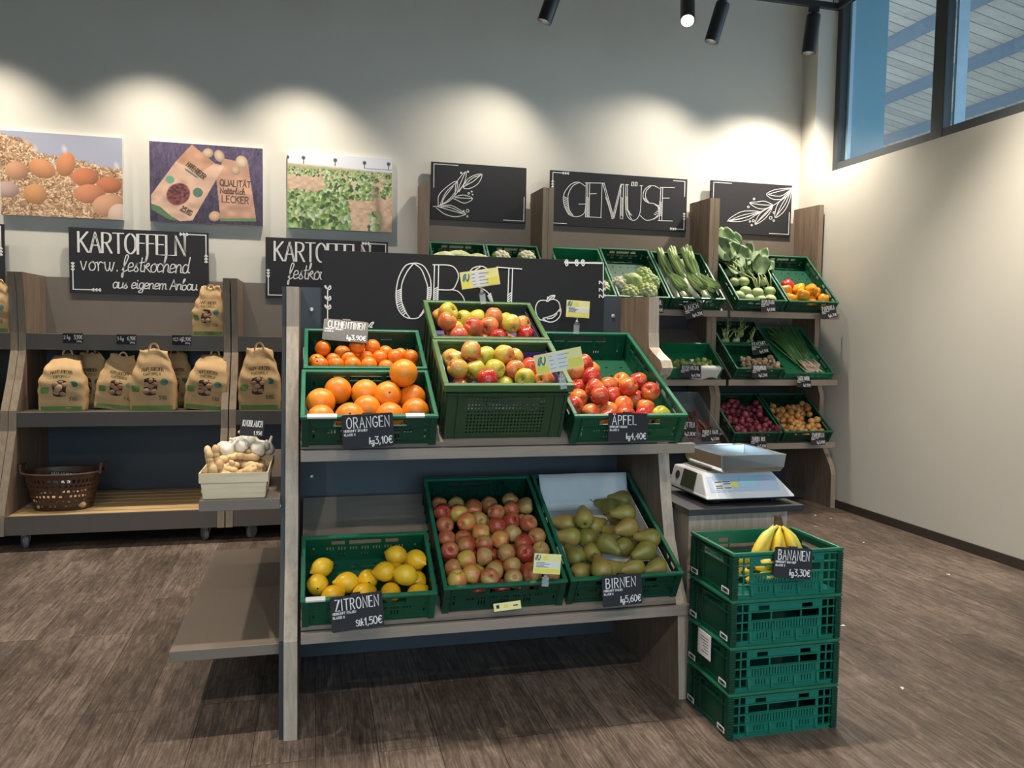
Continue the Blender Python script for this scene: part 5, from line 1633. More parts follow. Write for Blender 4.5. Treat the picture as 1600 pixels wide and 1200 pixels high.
# ------------------------------------------------------------------ chalk lettering
# strokes 'x,y x,y ...' in units of the capital height; '~' = smooth stroke
GL = {
 'A': (.56, '0,0 .28,1 .56,0|.1,.36 .46,.36'), 'B': (.5, '0,0 0,1|~0,1 .3,.98 .42,.78 .3,.55 0,.52|~0,.52 .36,.5 .5,.26 .34,.02 0,0'),
 'C': (.52, '~.5,.86 .3,1 .06,.8 0,.5 .06,.18 .3,0 .52,.14'), 'D': (.52, '0,0 0,1|~0,1 .34,.92 .52,.5 .34,.06 0,0'),
 'E': (.42, '.42,1 0,1 0,0 .42,0|0,.52 .34,.52'), 'F': (.42, '.42,1 0,1 0,0|0,.55 .34,.55'),
 'G': (.56, '~.52,.86 .3,1 .06,.8 0,.5 .06,.18 .3,0 .54,.16 .54,.42|.54,.42 .3,.42'), 'H': (.52, '0,0 0,1|.52,0 .52,1|0,.52 .52,.52'),
 'I': (.1, '.05,0 .05,1'), 'K': (.52, '0,0 0,1|.5,1 0,.46|.12,.58 .52,0'), 'L': (.42, '0,1 0,0 .42,0'),
 'M': (.68, '0,0 .06,1 .34,.3 .62,1 .68,0'), 'N': (.54, '0,0 0,1 .54,0 .54,1'), 'O': (.58, '~.29,1 .06,.82 0,.5 .06,.18 .29,0 .52,.18 .58,.5 .52,.82 .29,1'),
 'P': (.46, '0,0 0,1|~0,1 .36,.96 .46,.74 .34,.5 0,.46'), 'Q': (.6, '~.29,1 .06,.82 0,.5 .06,.18 .29,0 .52,.18 .58,.5 .52,.82 .29,1|.36,.2 .62,-.06'),
 'R': (.5, '0,0 0,1|~0,1 .36,.96 .46,.76 .34,.54 0,.5|.2,.5 .5,0'), 'S': (.46, '~.44,.86 .24,1 .04,.86 .08,.62 .36,.44 .46,.2 .24,0 0,.14'),
 'T': (.54, '0,1 .54,1|.27,1 .27,0'), 'U': (.54, '~0,1 0,.3 .08,.06 .27,0 .46,.06 .54,.3 .54,1'), 'V': (.54, '0,1 .27,0 .54,1'), 'W': (.76, '0,1 .2,0 .38,.8 .56,0 .76,1'),
 'X': (.5, '0,0 .5,1|0,1 .5,0'), 'Y': (.5, '0,1 .25,.5 .5,1|.25,.5 .25,0'), 'Z': (.52, '0,1 .52,1 0,0 .52,0'),
 'Ä': (.56, '0,0 .28,1 .56,0|.1,.36 .46,.36|.16,1.12 .16,1.2|.4,1.12 .4,1.2'), 'Ü': (.54, '~0,1 0,.3 .08,.06 .27,0 .46,.06 .54,.3 .54,1|.16,1.12 .16,1.2|.4,1.12 .4,1.2'),
 '0': (.46, '~.23,1 .05,.82 0,.5 .05,.18 .23,0 .41,.18 .46,.5 .41,.82 .23,1'), '1': (.26, '0,.72 .2,1 .2,0'), '2': (.46, '~.02,.8 .2,1 .42,.84 .36,.56 .0,0|0,0 .46,0'),
 '3': (.44, '0,1 .42,1 .18,.6|~.18,.6 .4,.5 .44,.24 .24,0 0,.1'), '4': (.5, '.34,0 .34,1 0,.34 .5,.34'), '5': (.44, '.42,1 .06,1 .03,.58|~.03,.58 .26,.64 .44,.4 .34,.06 .0,.06'),
 '6': (.46, '~.38,1 .12,.74 0,.34 .12,.04 .34,.04 .46,.28 .32,.52 .06,.42'), '7': (.44, '0,1 .44,1 .14,0'), '8': (.44, '~.22,1 .04,.82 .14,.58 .38,.4 .4,.1 .2,0 .02,.14 .08,.42 .34,.6 .4,.84 .22,1'),
 '9': (.44, '~.42,.62 .2,.5 .02,.7 .14,.96 .34,.96 .42,.7 .36,.3 .16,0'), ',': (.14, '.1,.08 .02,-.16'), '.': (.12, '.06,0 .06,.06'), ':': (.14, '.06,.1 .06,.16|.06,.5 .06,.56'), '-': (.3, '.02,.45 .28,.45'),
 '€': (.52, '~.5,.88 .3,1 .1,.76 .06,.5 .1,.22 .3,0 .5,.12|0,.6 .4,.6|0,.42 .36,.42'),
 'a': (.44, '~.4,.5 .18,.6 .02,.36 .08,.04 .3,.06 .4,.42|~.4,.58 .38,.14 .5,.02'), 'b': (.42, '~0,.5 .2,1.02 .14,1.1 .04,.8 .04,.1 .24,0 .4,.24 .3,.5 .1,.44'),
 'c': (.38, '~.36,.5 .18,.6 .02,.34 .1,.04 .38,.12'), 'd': (.46, '~.4,.5 .18,.6 .02,.36 .08,.04 .3,.06 .4,.4|~.46,1.1 .4,.5 .4,.1 .52,.04'),
 'e': (.4, '~.02,.26 .34,.36 .3,.58 .12,.56 .02,.3 .1,.02 .42,.12'), 'f': (.34, '~.0,.1 .22,.6 .34,1.02 .2,1.1 .1,.7 .08,-.3 .0,-.36 .04,-.1 .34,.1'),
 'g': (.44, '~.4,.5 .18,.6 .02,.36 .08,.06 .3,.1 .4,.46|~.4,.58 .38,-.2 .2,-.4 .02,-.26 .5,.08'), 'h': (.44, '~0,.4 .18,1.06 .1,1.1 .05,.6 .04,0|~.05,.3 .22,.58 .36,.48 .36,.1 .48,.02'),
 'i': (.2, '~.06,.56 .06,.1 .22,.04|.08,.78 .08,.82'), 'k': (.44, '~0,.4 .18,1.06 .1,1.1 .05,.6 .04,0|~.05,.3 .26,.6 .34,.46 .1,.3|.14,.3 .46,.0'),
 'l': (.24, '~0,.4 .18,1.06 .1,1.1 .05,.6 .06,.06 .26,.06'), 'm': (.64, '~.0,.56 .04,.3 .04,0|~.04,.34 .18,.58 .3,.46 .3,0|~.3,.34 .44,.58 .56,.46 .56,.08 .68,.04'),
 'n': (.46, '~.0,.56 .04,.3 .04,0|~.04,.34 .2,.58 .36,.46 .36,.08 .48,.04'), 'o': (.42, '~.2,.6 .02,.36 .08,.04 .3,.04 .4,.3 .3,.56 .2,.6 .3,.5 .48,.54'),
 'r': (.36, '~0,.56 .06,.3 .06,0|~.06,.36 .18,.58 .36,.52'), 's': (.34, '~0,.08 .2,.6 .16,.36 .3,.14 .16,0 .02,.08'), 't': (.3, '~.14,.96 .1,.3 .14,.04 .32,.06|.0,.62 .3,.66'),
 'u': (.46, '~.02,.58 .02,.16 .14,.0 .34,.14 .38,.56|~.38,.56 .38,.1 .5,.04'), 'v': (.4, '~0,.58 .16,.02 .36,.58'), 'w': (.6, '~.0,.58 .06,.1 .2,.02 .3,.3 .32,.58|~.3,.2 .42,.0 .58,.58'), 'z': (.4, '0,.56 .36,.56 0,0 .4,0'), 'p': (.42, '0,.56 .02,-.36|~.02,.3 .2,.58 .38,.36 .24,.02 .04,.12'),
 'ü': (.46, '~.02,.58 .02,.16 .14,.0 .34,.14 .38,.56|~.38,.56 .38,.1 .5,.04|.1,.74 .1,.8|.3,.74 .3,.8'),
 ' ': (.26, ''),
}
def smooth(pts, n=5):
    P = [np.array(p, float) for p in pts]
    if len(P) < 3: return [tuple(p) for p in P]
    Q = [2 * P[0] - P[1]] + P + [2 * P[-1] - P[-2]]
    if np.allclose(P[0], P[-1]): Q[0] = P[-2]; Q[-1] = P[1]
    out = []
    for i in range(1, len(Q) - 2):
        for k in range(n):
            t = k / n
            out.append(0.5 * ((2 * Q[i]) + (-Q[i - 1] + Q[i + 1]) * t + (2 * Q[i - 1] - 5 * Q[i] + 4 * Q[i + 1] - Q[i + 2]) * t * t + (-Q[i - 1] + 3 * Q[i] - 3 * Q[i + 1] + Q[i + 2]) * t ** 3))
    out.append(P[-1])
    return [tuple(p) for p in out]
def parse(s):
    if not s: return []
    res = []
    for st_ in s.split('|'):
        sm = st_.startswith('~')
        pts = [tuple(float(v) for v in q.split(',')) for q in st_.lstrip('~').split()]
        res.append(smooth(pts) if sm else pts)
    return res
GP = {k: (w, parse(s)) for k, (w, s) in GL.items()}
def text_width(s, h, gap=0.16, sx=1.0): return sum((GP[c][0] * sx + gap) * h for c in s) - gap * h
def text_lines(s, x, y, h, gap=0.16, sx=1.0, slant=0.0, align='l'):
    w = text_width(s, h, gap, sx)
    if align == 'r': x -= w
    if align == 'c': x -= w / 2
    out = []
    for c in s:
        gw, st_ = GP[c]
        for pl_ in st_:
            out.append([(x + (p[0] * sx + slant * p[1]) * h, y + p[1] * h) for p in pl_])
        x += (gw * sx + gap) * h
    return out
RIB = [0]
def ribbon(m, pl_, w, y, t=0.0008):
    """raised chalk line in the xz plane, front towards -y"""
    RIB[0] = (RIB[0] + 1) % 61
    y = y - 0.000016 * RIB[0]
    P = [np.array(p, float) for p in pl_]
    P = [p for i, p in enumerate(P) if i == 0 or np.linalg.norm(p - P[i - 1]) > 1e-6]
    if len(P) < 2: return
    n = len(P); L = []; Rr = []
    for i in range(n):
        a = P[max(0, i - 1)]; b_ = P[min(n - 1, i + 1)]
        d = (b_ - a); d /= (np.linalg.norm(d) + 1e-12)
        nn = np.array([-d[1], d[0]])
        k = 1.0
        if 0 < i < n - 1:
            d1 = (P[i] - P[i - 1]); d1 /= np.linalg.norm(d1) + 1e-12
            c = abs(np.dot(nn, np.array([-d1[1], d1[0]])))
            k = min(1.8, 1 / max(c, 0.4))
        e = 0
        q = P[i]
        if i == 0: q = q - d * w * 0.4
        if i == n - 1: q = q + d * w * 0.4
        L.append(q + nn * w / 2 * k); Rr.append(q - nn * w / 2 * k)
    vs = [(p[0], y, p[1]) for p in L] + [(p[0], y, p[1]) for p in Rr] + [(p[0], y + t, p[1]) for p in L] + [(p[0], y + t, p[1]) for p in Rr]
    fs = []
    for i in range(n - 1):
        fs.append((i, n + i, n + i + 1, i + 1))
        fs.append((i, i + 1, 2 * n + i + 1, 2 * n + i)); fs.append((n + i + 1, n + i, 3 * n + i, 3 * n + i + 1))
    m.add(vs, fs)
def lines_obj(name, lines, w, y, mat, parent):
    m = MB()
    for l in lines:
        if isinstance(l, tuple) and isinstance(l[1], float) and isinstance(l[0], list): ribbon(m, l[0], l[1], y)
        else: ribbon(m, l, w, y)
    return m.build(name, mat, parent)


# ------------------------------------------------------------------ chalkboards
SY = 5.868
def board(name, x0, x1, z0, z1, y, label, cat='chalkboard', t=0.018, group=None, mat=None):
    o = thing(name, label, cat, T(0, y, 0), group)
    m = MB(); m.box(x0, x1, 0, t, z0, z1); m.build('board', mat or M_chalk, o, bevel=0.001)
    return o
def px_lines(strokes, s, ox, oy, Y):
    """strokes traced on the board, as points on the board's own plane"""
    out = []
    for st_ in strokes:
        sm = st_.startswith('~')
        pts = []
        for q in st_.lstrip('~').split():
            a, b_ = q.split(',')
            p = on_y(ox + float(a) / s, oy + float(b_) / s, Y)
            pts.append((p[0], p[2]))
        out.append(smooth(pts) if sm else pts)
    return out
def hatch(pairs, s, ox, oy, Y):
    return px_lines(['%g,%g %g,%g' % q for q in pairs], s, ox, oy, Y)
def leafbud(x, z, d, s=0.016):
    """three small arrow-like buds along a border line; d = direction"""
    out = []
    for k in range(3):
        bx, bz = x + d[0] * k * s * 1.25, z + d[1] * k * s * 1.25
        nx, nz = -d[1], d[0]
        out.append([(bx + d[0] * s + nx * s * .55, bz + d[1] * s + nz * s * .55), (bx + d[0] * s * .2, bz + d[1] * s * .2), (bx + d[0] * s - nx * s * .55, bz + d[1] * s - nz * s * .55)])
        out.append([(bx, bz), (bx + d[0] * s * 1.25, bz + d[1] * s * 1.25)])
    return out
def corner(x, z, dx, dz, lx, lz, buds=True):
    o = [[(x + dx * lx, z), (x, z), (x, z + dz * lz)]]
    if buds:
        o += leafbud(x + dx * lx, z, (dx, 0)) + leafbud(x, z + dz * lz, (0, dz))
    return o

# GEMÜSE
g = board('chalkboard_sign', 1.745, 2.890, 2.154, 2.570, SY, 'black chalkboard with the double lined heading GEMÜSE')
S, OX, OY = 6.957, 850, 260
st_ = ['~450,215 375,172 300,190 230,270 210,350 225,440 270,520 330,545 390,540 440,500 455,410', '~380,175 310,215 265,300 262,380 275,470 320,540', '455,410 378,410',
       '450,178 640,182', '460,178 450,548', '475,180 470,548', '497,182 488,548', '450,548 625,556', '495,298 568,296', '632,185 618,556',
       '625,182 655,182', '640,190 740,568', '655,185 760,560', '742,568 760,560 845,195', '745,555 830,210', '835,195 865,195', '835,195 828,568 855,570', '865,195 855,570',
       '885,198 918,200', '~888,200 885,400 895,510 930,570 985,585 1030,540 1050,450 1058,210', '~905,200 905,400 915,500 950,575', '1042,208 1072,210',
       '955,170 975,172 972,212 952,210 955,170', '992,172 1012,174 1010,214 990,212 992,172',
       '~1255,240 1200,212 1140,215 1085,270 1080,350 1130,395 1195,405 1240,440 1240,520 1190,570 1110,585 1040,530', '~1160,215 1110,270 1105,340 1140,395', '~1200,410 1255,460 1250,530 1190,575',
       '1265,228 1418,230', '1270,228 1252,585', '1290,230 1280,585', '1285,345 1362,345', '1240,588 1395,594']
L = px_lines(st_, S, OX, OY, SY)
for k in range(11):
    y = 330 + k * 19
    L += hatch([(218 + max(0, k - 5) * 9, y, 262 + max(0, k - 5) * 10, y + 22)], S, OX, OY, SY)
for k in range(13):
    y = 335 + k * 16
    L += hatch([(455, y, 493, y + 14), (832, y, 860, y + 14)], S, OX, OY, SY)
    L += hatch([(667 + k * 5.6, y + 5, 692 + k * 5.6, y + 15)], S, OX, OY, SY)
    L += hatch([(886 + max(0, k - 8) * 9, y - 10, 910 + max(0, k - 8) * 11, y + 4)], S, OX, OY, SY)
    if y > 380: L += hatch([(1255, y, 1284, y + 14)], S, OX, OY, SY)
    if y > 420: L += hatch([(1238 - max(0, k - 9) * 14, y - 10, 1253 - max(0, k - 9) * 12, y)], S, OX, OY, SY)
for k in range(4): L += hatch([(1082 + k * 12, 350 + k * 12, 1108 + k * 10, 346 + k * 14)], S, OX, OY, SY)
L += corner(1.765, 2.553, 1, -1, 0.07, 0.055) + corner(2.870, 2.172, -1, 1, 0.06, 0.07) + corner(1.762, 2.170, 1, 1, 0.12, 0.10, False) + corner(2.868, 2.552, -1, -1, 0.10, 0.12, False)
lines_obj('lettering', L, 0.0052, -0.0008, M_white, g)


def sprig(mir, ox, oz, s):
    """leafy branch: strokes in a unit frame, mirrored if asked"""
    R = ['~0,0 .12,.02 .34,.14 .56,.40 .66,.52', '~.10,.02 .12,.24 .34,.46 .48,.52 .46,.34 .30,.14 .12,.02', '~.14,.04 .26,.30 .46,.50', '~.18,.05 .22,.18 .40,.42',
         '~.44,.26 .46,.48 .58,.66 .66,.72 .64,.54 .52,.32', '~.48,.30 .56,.52 .64,.70', '~.60,.42 .74,.62 .98,.70 .92,.52 .74,.40 .60,.42', '~.60,.42 .80,.54 .98,.70', '~.62,.42 .78,.60 .96,.68',
         '~.44,.22 .62,.26 .80,.20 .64,.10 .46,.16 .40,.18', '~.44,.20 .62,.20 .80,.20', '~.16,.02 .36,.04 .58,-.06 .66,-.12 .46,-.18 .24,-.14 .06,-.02', '~.10,0 .36,-.06 .64,-.12', '~.14,0 .34,.0 .60,-.10']
    out = []
    for st2 in R:
        for pl_ in parse(st2): out.append([(ox + (-p[0] if mir else p[0]) * s, oz + (p[1]) * s) for p in pl_])
    for (x, z, r) in ((.56, .70, .015), (.70, .73, .015), (.72, .30, .018), (.78, .34, .012), (.80, .28, .01), (.62, -.06, .012), (.70, -.05, .03), (.70, -.16, .015)):
        out.append([(ox + ((-x if mir else x) + r * math.cos(k * .7)) * s, oz + (z + r * math.sin(k * .7)) * s) for k in range(10)])
    return out
g = board('chalkboard_sign', 0.828, 1.556, 2.154, 2.572, SY, 'black chalkboard with a white leaf branch, beside the potato field picture')
L = sprig(False, 0.845, 2.245, 0.37) + corner(0.848, 2.556, 1, -1, 0.18, 0.17, False) + corner(1.540, 2.172, -1, 1, 0.16, 0.18, False)
lines_obj('lettering', L, 0.0050, -0.0008, M_white, g)
g = board('chalkboard_sign', 3.098, 3.838, 2.158, 2.578, SY, 'black chalkboard with a white leaf branch, in the corner by the window')
S, OX, OY = 4.0, 930, 250
L = px_lines(['~1228,180 1190,230 1110,285 1040,320 980,345 900,370 825,383', '~1225,175 1160,180 1110,190 1070,215 1110,245 1160,245 1200,225 1225,180', '~1080,215 1150,195 1225,178', '~1085,218 1160,225 1220,185',
              '~1110,280 1060,258 1010,262 965,268 1010,300 1060,305 1105,285', '~970,270 1040,280 1105,283', '~1030,325 980,318 920,322 870,345 830,380 900,385 960,370 1000,345 1030,325', '~835,380 920,345 1025,325', '~845,378 930,360 1020,330',
              '~1110,285 1040,325 1010,365 1000,402 1050,375 1090,330 1110,288', '~1003,398 1050,345 1105,290', '~1010,390 1065,340 1108,290', '~1225,185 1160,250 1130,300 1125,360 1180,320 1215,250 1228,185', '~1128,355 1165,280 1222,190', '~1135,345 1185,280 1224,190'], S, OX, OY, SY)
for (x, y, r) in ((993, 243, 6), (957, 293, 6), (967, 384, 5), (978, 407, 5), (988, 380, 7), (1097, 362, 9), (1117, 329, 6), (1116, 379, 5)):
    L += px_lines([' '.join('%g,%g' % (x + r * math.cos(k * .7), y + r * math.sin(k * .7)) for k in range(10))], S, OX, OY, SY)
L += corner(3.122, 2.562, 1, -1, 0.16, 0.16, False) + corner(3.820, 2.176, -1, 1, 0.18, 0.18, False)
lines_obj('lettering', L, 0.0048, -0.0008, M_white, g)

# KARTOFFELN boards
def kartoffeln(L, x0, z0, thick=True):
    h = 0.135
    a = text_lines('KARTOFFELN', x0, z0, h, 0.10, 0.82)
    L += a
    L += [[(p[0] + 0.008, p[1]) for p in pl_] for pl_ in a]
    L += [[(p[0] + 0.004, p[1]) for p in pl_] for pl_ in a if len(pl_) == 2]
g = board('chalkboard_sign', -1.600, -0.722, 1.540, 1.978, SY, 'black chalkboard reading KARTOFFELN vorw. festkochend aus eigenem Anbau')
L = []
kartoffeln(L, -1.545, 1.815)
L += text_lines('vorw.', -1.53, 1.695, 0.10, 0.10, 1.0) + text_lines('festkochend', -1.275, 1.695, 0.10, 0.02, 0.92, 0.10)
L += text_lines('aus eigenem Anbau', -1.335, 1.58, 0.068, 0.03, 1.05, 0.12)
L += corner(-0.738, 1.962, -1, -1, 0.11, 0.13) + corner(-1.578, 1.565, 1, 1, 0.11, 0.12)
lines_obj('lettering', L, 0.0068, -0.0008, M_white, g)
g = board('chalkboard_sign', -0.343, 0.515, 1.540, 1.968, SY, 'black chalkboard reading KARTOFFELN festkochend, partly hidden behind the OBST board')
L = []
kartoffeln(L, -0.285, 1.805)
L += text_lines('festkochend', -0.19, 1.68, 0.10, 0.02, 0.92, 0.10)
L += corner(0.498, 1.952, -1, -1, 0.11, 0.13) + corner(-0.325, 1.562, 1, 1, 0.11, 0.12)
lines_obj('lettering', L, 0.0068, -0.0008, M_white, g)
g = board('chalkboard_sign', -2.87, -1.985, 1.540, 1.978, SY, 'black chalkboard cut off by the picture edge under the egg picture')
L = corner(-2.003, 1.962, -1, -1, 0.11, 0.13) + corner(-2.85, 1.565, 1, 1, 0.11, 0.12)
lines_obj('lettering', L, 0.0068, -0.0008, M_white, g)

# OBST, standing on the fruit stand's back
OYY = 3.150
g = board('chalkboard_sign', 0.024, 1.184, 1.275, 1.618, OYY, 'wide black chalkboard headed OBST standing on the fruit stand', t=0.016, mat=M_board_obst)
S, OX, OY = 6.957, 500, 385
st_ = ['~1020,183 930,210 860,330 828,480 830,600 860,700 930,770 1030,785 1100,750 1160,650 1200,560 1208,460 1195,340 1140,230 1080,190 1020,183',
       '~1020,183 950,270 895,390 882,500 890,610 920,700 975,775', '~1020,183 1100,250 1150,370 1172,460 1165,580 1120,700 1080,760',
       '1228,200 1255,200', '1245,200 1228,800', '1290,200 1275,800', '~1255,200 1400,205 1470,240 1505,320 1480,410 1430,470 1285,470', '~1430,470 1500,490 1560,560 1570,650 1520,760 1400,800 1230,800']
L = px_lines(st_, S, OX, OY, OYY)
for k in range(13):
    y = 490 + k * 21
    o_ = max(0, k - 6) * 13
    L += hatch([(830 + o_ * 1.0, y, 884 + o_ * 0.7, y - 26)], S, OX, OY, OYY)
for k in range(8):
    L += hatch([(1166 - k, 460 + k * 22, 1204 - k * 2, 440 + k * 22), (1236, 470 + k * 22, 1278, 445 + k * 22)], S, OX, OY, OYY)
S, OX, OY = 6.0, 700, 400
st_ = ['~380,130 330,100 280,98 220,125 195,190 215,250 290,290 370,340 410,410 420,480 370,540 260,560', '~300,105 250,140 235,200 260,260', '455,105 690,122', '570,120 555,560', '605,122 590,560']
L += px_lines(st_, S, OX, OY, OYY)
for k in range(8): L += hatch([(558, 370 + k * 22, 596, 340 + k * 22), (372 + k * 6, 375 + k * 12, 400 + k * 4, 350 + k * 14)], S, OX, OY, OYY)
L += px_lines(['~940,425 900,415 850,425 822,480 830,550 860,595 885,600', '~930,425 980,405 1030,425 1050,470 1045,520', '925,425 935,385', '~935,400 960,375 1000,370 985,400 945,415', '~950,405 975,385 995,375',
               '~890,585 960,565 1010,540 1055,495 1050,560 1010,605 950,620 890,590', '~930,590 980,580 1020,545', '~885,600 910,610 950,618'], S, OX, OY, OYY)
L += px_lines(['1110,65 1440,70'], S, OX, OY, OYY)
S, OX, OY = 3.5295, 640, 380
L += px_lines(['855,105 1068,108 1068,290'], S, OX, OY, OYY)
for x in (855, 910, 945): L += px_lines(['~%g,106 %g,92 %g,98 %g,106' % (x, x + 8, x + 18, x + 4), '~%g,106 %g,124 %g,116 %g,106' % (x, x + 10, x + 18, x + 4)], S, OX, OY, OYY)
for y in (210, 250, 285): L += px_lines(['~1066,%g 1048,%g 1046,%g' % (y + 15, y, y + 14), '~1066,%g 1076,%g 1078,%g' % (y + 15, y - 2, y + 8)], S, OX, OY, OYY)
S, OX, OY = 6.957, 500, 385
L += px_lines(['83,470 83,800'], S, OX, OY, OYY)
for y in (470, 585, 680): L += px_lines(['~83,%g 55,%g 60,%g 83,%g' % (y, y - 30, y - 42, y), '~83,%g 115,%g 110,%g 83,%g' % (y, y - 10, y - 42, y)], S, OX, OY, OYY)
L += px_lines(['~520,880 560,830 582,828 560,860 545,880 565,878'], S, OX, OY, OYY)
lines_obj('lettering', L, 0.0042, -0.0008, M_white, g)

# ------------------------------------------------------------------ printed pictures on the wall (prints: colour per point)
def print_mat(name):
    m, nt, b = nodes_of(name)
    at_ = nt.nodes.new('ShaderNodeAttribute'); at_.attribute_name = 'ink'
    nt.links.new(at_.outputs['Color'], b.inputs['Base Color']); b.inputs['Roughness'].default_value = 0.55
    return m
M_print = print_mat('picture_print')
def lin(c): return np.where(c <= 0.04045, c / 12.92, ((np.maximum(c, 0.04) + 0.055) / 1.055) ** 2.4)
def picture(x0, x1, z0, z1, img, label):
    """img: (h, w, 3) sRGB array, row 0 = bottom"""
    y = 5.895
    t = thing('wall_picture', label, 'picture', T(0, y, 0), 'canvas pictures over the potato shelves')
    m = MB(); m.box(x0, x1, 0.0, 0.03, z0, z1); m.build('canvas', M_sticker, t, bevel=0.001)
    h, w, _ = img.shape
    X, Z = np.meshgrid(np.linspace(x0 + 0.001, x1 - 0.001, w), np.linspace(z0 + 0.001, z1 - 0.001, h))
    V = np.stack([X.ravel(), np.full(X.size, -0.0006), Z.ravel()], 1)
    i = np.arange((h - 1) * w).reshape(h - 1, w)[:, :-1].ravel()
    F = np.stack([i, i + 1, i + w + 1, i + w], 1)
    me = bpy.data.meshes.new('print')
    me.from_pydata(V.tolist(), [], F.tolist()); me.update()
    ca = me.color_attributes.new('ink', 'FLOAT_COLOR', 'POINT')
    col = np.ones((h * w, 4)); col[:, :3] = lin(np.clip(img.reshape(-1, 3), 0, 1))
    ca.data.foreach_set('color', col.ravel().astype(np.float32))
    me.materials.append(M_print)
    put('print', me, t)
    return t
PW, PH = 236, 174
gx, gy = np.meshgrid(np.linspace(0, 1, PW), np.linspace(0, 1, PH))     # gy 0 = bottom
def vnoise(f, seed, ax=1.0):
    r = np.random.default_rng(seed); n = 64
    gN = r.random((n, n))
    u = gx * f * ax; v = gy * f
    i0 = np.floor(u).astype(int); j0 = np.floor(v).astype(int); a = u - i0; b_ = v - j0
    a = a * a * (3 - 2 * a); b_ = b_ * b_ * (3 - 2 * b_)
    q = lambda i, j: gN[j % n, i % n]
    return (q(i0, j0) * (1 - a) + q(i0 + 1, j0) * a) * (1 - b_) + (q(i0, j0 + 1) * (1 - a) + q(i0 + 1, j0 + 1) * a) * b_
def C3(r, g_, b_): return np.array([r, g_, b_]) / 255.0
def over(img, mask, col): img[:] = img * (1 - mask[..., None]) + np.asarray(col) * mask[..., None]
def ellipse(cx, cy, rx, ry, ang=0.0, soft=0.06):
    asp = PH / PW
    dx, dy = gx - cx, (gy - cy) * asp
    c, s = math.cos(ang), math.sin(ang)
    u, v = (dx * c + dy * s) / rx, (-dx * s + dy * c) / (ry * asp)
    d = np.sqrt(u * u + v * v)
    return np.clip((1 - d) / soft, 0, 1), u, v
# 1 eggs in grain
img = np.zeros((PH, PW, 3)) + C3(172, 134, 104)
rs = np.random.default_rng(3)
grain = np.zeros((PH, PW)); 
for k in range(2600):
    cx, cy = rs.integers(0, PW), rs.integers(0, PH); a = rs.uniform(0, PI); Lg = rs.integers(3, 6)
    tone = rs.choice([C3(226, 196, 158), C3(206, 172, 132), C3(150, 112, 82), C3(120, 86, 62), C3(238, 214, 184), C3(190, 150, 112)])
    for q in range(-Lg, Lg + 1):
        for e in (0, 1):
            xx = int(cx + q * math.cos(a) - e * math.sin(a)); yy = int(cy + q * math.sin(a) * 0.8 + e * math.cos(a))
            if 0 <= xx < PW and 0 <= yy < PH: img[yy, xx] = tone
top = 0.985 - 0.30 * gx - 0.05 * vnoise(30, 1) - np.clip(gx - 0.22, 0, 0.1) * 1.2 + 0.10 * np.clip(gx - 0.3, 0, 1)
over(img, np.clip((gy - top) / 0.02, 0, 1), (np.array([166, 168, 186]) / 255.0))
for (cx, cy, rx, ry, a, c1) in ((0.05, 0.30, .10, .10, 0, (206, 172, 160)), (0.13, 0.53, .095, .115, 0.1, (214, 160, 122)), (0.335, 0.57, .115, .115, -0.3, (216, 150, 106)), (0.53, 0.64, .078, .155, -0.25, (214, 142, 96)), (0.685, 0.50, .118, .115, 0.1, (206, 128, 90)), (0.275, 0.26, .098, .125, -0.2, (214, 156, 104)), (0.885, 0.42, .108, .10, 0.0, (200, 122, 84)), (0.72, 0.30, .135, .12, 0.1, (212, 140, 104)), (0.88, 0.17, .145, .14, 0.2, (214, 160, 128)), (0.97, 0.05, .10, .15, 0, (218, 190, 172))):
    mk, u, v = ellipse(cx, cy, rx, ry, a)
    sh_ = np.clip(0.96 + 0.16 * v - 0.10 * u - 0.12 * (u * u + v * v), 0.55, 1.15)
    img[:] = img * (1 - mk[..., None]) + (np.array(c1) / 255.0)[None, None, :] * sh_[..., None] * mk[..., None]
for (cx, cy) in ((0.43, 0.66), (0.28, 0.80), (0.95, 0.66), (0.52, 0.82)):
    mk, u, v = ellipse(cx, cy, .03, .07, 0.2, 0.9); over(img, mk * 0.7, (np.array([236, 226, 222]) / 255.0))
picture(-2.006, -1.268, 2.043, 2.592, img, 'canvas picture of brown eggs lying in grain, first above the potato shelves')
# 2 paper bags on dark boards
n_ = vnoise(40, 5, 3.0) * 0.5 + vnoise(12, 6, 4.0) * 0.5
img = (C3(72, 62, 84)[None, None] * (0.7 + 0.7 * n_[..., None]))
img = img * (0.85 + 0.35 * gy[..., None])
def poly_mask(pts):
    inside = np.zeros((PH, PW), bool)
    n = len(pts)
    for i in range(n):
        x1, y1 = pts[i]; x2, y2 = pts[(i + 1) % n]
        c = ((y1 > gy) != (y2 > gy)) & (gx < (x2 - x1) * (gy - y1) / (y2 - y1 + 1e-12) + x1)
        inside ^= c
    return inside.astype(float)
kr = (0.86 + 0.22 * vnoise(14, 8))[..., None]
def pic(x, y): return ((x - 55) / 1425.0, 1 - (y - 70 - (x - 55) * 0.079) / 995.0)
over(img, poly_mask([pic(*q) for q in ((885, 560), (975, 300), (1290, 370), (1395, 1115), (935, 1095))]), C3(196, 152, 128) * kr)
over(img, poly_mask([pic(*q) for q in ((935, 1060), (1390, 1075), (1395, 1115), (935, 1095))]), C3(104, 132, 92))
over(img, poly_mask([pic(*q) for q in ((380, 330), (580, 120), (870, 365), (985, 395), (580, 1075), (420, 1080), (70, 860), (70, 740))]), C3(214, 176, 152) * kr)
over(img, poly_mask([pic(*q) for q in ((380, 330), (580, 120), (860, 360), (680, 480))]), C3(192, 146, 118) * kr)
over(img, poly_mask([pic(*q) for q in ((70, 845), (180, 890), (380, 1070), (300, 1060), (70, 920))]), C3(92, 126, 88))
